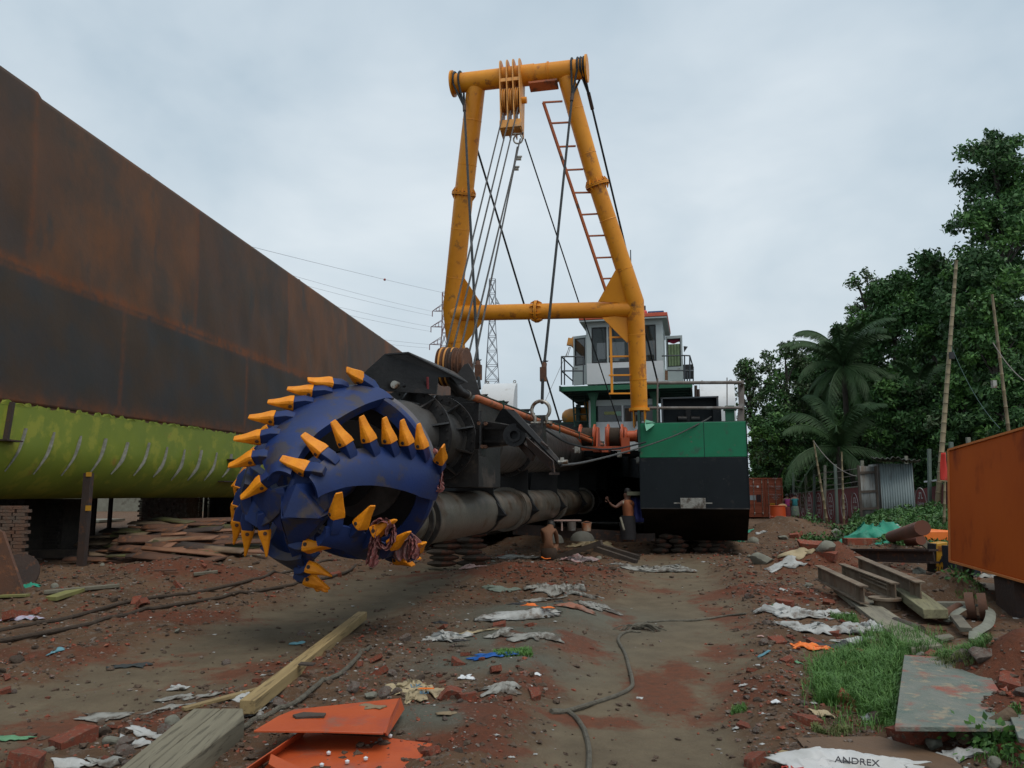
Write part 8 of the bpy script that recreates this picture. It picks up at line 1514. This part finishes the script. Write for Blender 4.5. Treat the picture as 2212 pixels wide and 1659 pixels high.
TR = [(1855, 690, 1000, 60, 58, 'mid green tree crown behind and right of the tall coconut palm', 7000, .34, (.35, .45, .1, .1), 1.1), (1745, 790, 1040, 60, 64, 'dull green tree between the olive tree and the coconut palm', 7000, .34, (.4, .3, .05, .25), 1.1), (2205, 285, 760, 118, 46, 'tallest tree at the right edge, rising high above the others', 15000, .38, (.35, .45, .15, .05), 1.1),
      (2150, 545, 980, 120, 42, 'broad dark tree under the tallest one at the right edge', 14000, .38, (.6, .3, .05, .05), 1), (2165, 640, 800, 60, 39, 'lighter green bushy tree behind the left leaning bamboo pole', 5000, .32, (.1, .35, .5, .05), 1.2),
      (2035, 548, 930, 98, 50, 'tall tree with rounded dark crown behind the tall bamboo pole', 11000, .4, (.45, .45, .08, .02), 1), (1945, 605, 960, 84, 54, 'tree with mid green crown left of the tall bamboo pole', 9000, .38, (.35, .45, .1, .1), 1),
      (1890, 582, 860, 56, 56, 'thin airy olive tree top rising above the palm', 2600, .34, (.2, .2, .1, .5), 1.5), (1705, 738, 1010, 84, 60, 'olive green drooping tree left of the palm', 9500, .36, (.3, .2, .05, .45), 1.3), (1625, 775, 920, 46, 61, 'sparse outer tree nearest the dredger rail', 2800, .34, (.3, .2, .05, .45), 1.5),
      (1790, 745, 1060, 88, 62, 'dark tree filling the gap behind the coconut palm', 9000, .38, (.6, .3, .05, .05), 1), (1670, 890, 1080, 55, 56, 'low dark tree behind the container', 8000, .34, (.5, .3, .15, .05), 1), (1630, 930, 1090, 22, 58, 'small yellowish green tree beside the pontoon edge', 2500, .3, (.1, .3, .5, .1), 1.2),
      (1960, 820, 1080, 80, 46, 'low dense dark tree behind the corrugated shed', 10000, .36, (.55, .35, .05, .05), 1), (2090, 800, 1080, 70, 40, 'low dense dark tree behind the small red flag', 9000, .34, (.6, .3, .05, .05), 1), (1850, 880, 1090, 70, 52, 'low feathery mid green tree above the red wall', 8000, .3, (.4, .45, .12, .03), 1.1),
      (1760, 930, 1085, 50, 57, 'low dark tree above the first wall emblems', 6500, .34, (.55, .35, .05, .05), 1), (2200, 780, 1080, 60, 36, 'dark tree behind the orange box at the right edge', 7000, .32, (.6, .3, .05, .05), 1)]
for i, (cx, vt, vb, hw, Y, lab, n, ls2, mw, lo) in enumerate(TR): tree(cx, vt, vb, hw, Y, 100 + i, lab, int(n * 1.45), ls2 * .8, (mw[0] * .75, mw[1], mw[2] + mw[0] * .25, mw[3]), lo)
r_ = np.random.default_rng(55); n = 26000; vx = r_.uniform(1630, 2500, n); top = np.interp(vx, [1630, 1700, 1800, 1900, 2000, 2100, 2500], [960, 880, 830, 800, 740, 700, 650]); vy = top + (1085 - top) * r_.random(n) ** .9; Yt = r_.uniform(66, 80, n)
C_ = np.array([W(a, b, c) for a, b, c in zip(vx, vy, Yt)]); C_[:, 2] = np.maximum(C_[:, 2], .2); tag(leaf_mesh('treeline', C_, .95, LeafA, r_.choice(4, n, p=(.7, .25, .02, .03)), 5, None, asp=.7), kind='stuff')
PalmM = M('palm_frond', (.035, .075, .026), .6, spec=.25, c2=(.024, .055, .02), scale=1.)
def palm(cx, vt, Y, lab, nf=16, L_=3.6, seed=0, trunk=True, spread=None):
    r_ = random.Random(seed); top = W(cx, vt, Y); e = empty('palm_tree', top * np.array([1, 1, 0])); tag(e, lab, 'palm tree'); mb = MB()
    for i in range(nf):
        an = i * 2.399 + r_.uniform(-.2, .2); el = (r_.uniform(.75, 1.5) if i < nf * .55 else r_.uniform(-.5, .35)); hv = np.array([math.cos(an), math.sin(an) * .9, 0]); Lf = L_ * r_.uniform(.8, 1.15); P = []; p = top.copy(); el2 = el
        for k in range(15): P.append(p.copy()); p = p + (hv * math.cos(el2) + UP * math.sin(el2)) * Lf / 14; el2 -= (.055 + .06 * k / 6)
        mb.tube(P, [.05 * (1 - k / 15) + .008 for k in range(15)], 4, False)
        for k in range(2, 64):
            t = k / 64 * 13.9; i0 = int(t); q = P[i0] + (P[min(i0 + 1, 14)] - P[i0]) * (t - i0); d = nrm(P[min(i0 + 1, 14)] - P[max(i0 - 1, 0)]); s_ = nrm(np.cross(d, UP + hv * .01)); ll = Lf * .23 * math.sin(math.pi * min(1, .15 + .8 * k / 64)) ** .7
            for sg in (-1, 1):
                tip = q + (s_ * sg * .62 + d * .45 - UP * (.55 + .25 * r_.random())) * ll; w_ = d * .022; mb.add([q - w_, q + w_, (q + tip) / 2 + w_ * 1.2 - UP * -.02, tip, (q + tip) / 2 - w_ * 1.2], [(0, 1, 2, 3, 4)])
    obj('crown', mb, PalmM, e, smooth=0)
    mb = MB(); mb.tube([top * np.array([1, 1, 0]) + np.array([.4, 0, 0]), top * np.array([1, 1, .5]), top], [.22, .17, .15], 10); obj('trunk', mb, Bark, e); return e
palm(1822, 790, 48, 'tall coconut palm with arching fronds in front of the trees', 26, 4.2, 3); palm(1812, 965, 46, 'lower coconut palm with long drooping pale fronds above the red wall', 15, 4.6, 8); palm(1985, 850, 47, 'palm crown half hidden among the trees right of the coconut palm', 9, 3.3, 12)
# grass and undergrowth
GrassM = M('grass_blades', (.045, .13, .018), .6, c2=(.085, .19, .03), scale=9); GrassM2 = M('dry_grass_blades', (.13, .15, .04), .7, c2=(.06, .10, .025), scale=3)
def grass(name, poly, n, h0, h1, w_, mat, seed, lift=0.):
    r_ = np.random.default_rng(seed); pol = np.array(poly, float); lo, hi = pol.min(0), pol.max(0); VV = []; c_ = 0
    Q = r_.uniform(lo, hi, (n * 6, 2)); k = np.zeros(len(Q), bool); j = len(pol) - 1
    for i in range(len(pol)):
        k ^= ((pol[i][1] > Q[:, 1]) != (pol[j][1] > Q[:, 1])) & (Q[:, 0] < (pol[j][0] - pol[i][0]) * (Q[:, 1] - pol[i][1]) / (pol[j][1] - pol[i][1] + 1e-9) + pol[i][0]); j = i
    p = Gv(Q[k]); p = p[(fbm(p[:, 0] * 5 + 3, p[:, 1] * 5, 4) > -.12) | (r_.random(len(p)) > .75)][:n]; n = len(p); p[:, 2] = hgt(p[:, 0], p[:, 1]) + lift
    h_ = r_.uniform(h0, h1, (n, 1)); a = r_.uniform(0, 6.28, n); d = np.stack([np.cos(a), np.sin(a), 0 * a], 1); s_ = np.stack([-d[:, 1], d[:, 0], 0 * a], 1) * w_; ln = r_.uniform(.3, 1.1, (n, 1)) * h_
    VV = np.stack([p - s_, p + s_, p + d * ln * .35 + UP * h_ * .6 + s_ * .7, p + d * ln * .35 + UP * h_ * .6 - s_ * .7, p + d * ln + UP * h_ * (.9 - .35 * r_.random((n, 1)))], 1).reshape(-1, 3)
    mb = MB(); mb.v = [tuple(q) for q in VV]; mb.f = [f for i in range(n) for f in ((i * 5, i * 5 + 1, i * 5 + 2, i * 5 + 3), (i * 5 + 3, i * 5 + 2, i * 5 + 4))]; return tag(obj(name, mb, mat, smooth=0), kind='stuff')
grass('grass', [kR(*p) for p in ((1210, 740), (1330, 690), (1560, 740), (1700, 800), (1740, 850), (1450, 870), (1430, 1000), (1400, 1160), (1400, 1260), (1250, 1210), (1150, 1150), (890, 1130), (880, 900), (1080, 830), (1160, 800))], 11000, .05, .2, .0033, GrassM, 1)
grass('grass', [kR(*p) for p in ((1150, 700), (1700, 700), (1820, 860), (1450, 1330), (1100, 1290), (800, 1180), (820, 860), (1060, 780))], 2200, .03, .12, .003, GrassM, 31)
grass('grass', [kR(*p) for p in ((1460, 960), (1700, 930), (1900, 960), (2040, 1040), (2030, 1090), (1850, 1080), (1600, 1040), (1480, 1020))], 1800, .03, .09, .003, GrassM2, 2, .03); grass('grass', [kR(*p) for p in ((1600, 950), (1830, 930), (2040, 1030), (1990, 1080), (1800, 1040))], 1500, .04, .1, .0035, GrassM, 22, .03)
grass('grass', [k13(*p) for p in ((930, 690), (1140, 690), (1150, 745), (960, 755))], 1500, .02, .06, .004, GrassM, 3); grass('grass', [kR(*p) for p in ((980, 610), (1150, 620), (1170, 670), (1000, 640))], 700, .03, .08, .004, GrassM, 4); grass('grass', [kR(*p) for p in ((360, 1130), (450, 1130), (450, 1170), (350, 1165))], 300, .02, .05, .003, GrassM, 5)
grass('grass', [kR(*p) for p in ((880, 1270), (1100, 1270), (1130, 1300), (870, 1320))], 500, .02, .06, .003, GrassM2, 6); grass('grass', [kR(*p) for p in ((1880, 1400), (2212, 1400), (2212, 1600), (1900, 1530))], 900, .02, .07, .004, GrassM, 7); grass('grass', [kR(*p) for p in ((1400, 1240), (1500, 1310), (1400, 1330), (1330, 1290))], 300, .03, .07, .003, GrassM, 8); grass('grass', [kR(*p) for p in ((1760, 500), (1950, 520), (2000, 570), (1780, 550))], 400, .03, .08, .004, GrassM, 9)
UG = M('undergrowth_leaf', (.028, .085, .016), .6, c2=(.045, .12, .02), scale=1.)
r_ = np.random.default_rng(66); n = 170000; Yu = 21.5 + 34 * r_.random(n) ** 1.3; X = np.stack([(r_.uniform(1700, 2420, n) - 1106) / FPX * Yu, Yu], -1); bk = bank(X[:, 0], X[:, 1]); k_ = (bk > .12 + .3 * fbm(X[:, 0], X[:, 1], 3)) & (fbm(X[:, 0] * 1.2, X[:, 1] * 1.2, 3) > -.45); X = X[k_][:75000]
hh = .12 + .65 * np.abs(fbm(X[:, 0] * .8, X[:, 1] * .8, 3)) * np.clip((X[:, 1] - 21) / 8, .2, 1.2)
C_ = np.stack([X[:, 0], X[:, 1], hgt(X[:, 0], X[:, 1]) + hh * r_.random(len(X))], -1); tag(leaf_mesh('undergrowth', C_, .13, [UG, LeafA[1], LeafA[2]], r_.choice(3, len(X), p=(.6, .25, .15)), 9, None, asp=.5), kind='stuff')
def leafy(c, n, s, rad, seed, lab, name='plant'):
    r2 = np.random.default_rng(seed); C_ = c + r2.normal(size=(n, 3)) * np.array([rad, rad, rad * .5]) + UP * rad * .8; tag(leaf_mesh(name, C_, s, [UG, LeafA[2]], r2.choice(2, n), seed, None, asp=.7), lab, 'plant')
leafy(GH(2150, 1625), 260, .045, .10, 1, 'small leafy green weed in the lower right corner'); leafy(GH(2075, 1255), 80, .06, .10, 2, 'small green weed at the foot of the orange box leg'); leafy(G(1660 + 95, 1090) * np.array([.8, .8, 0]) + UP * .8, 140, .3, .35, 3, 'big leaved green plant beside the teal shirted man', 'plant')
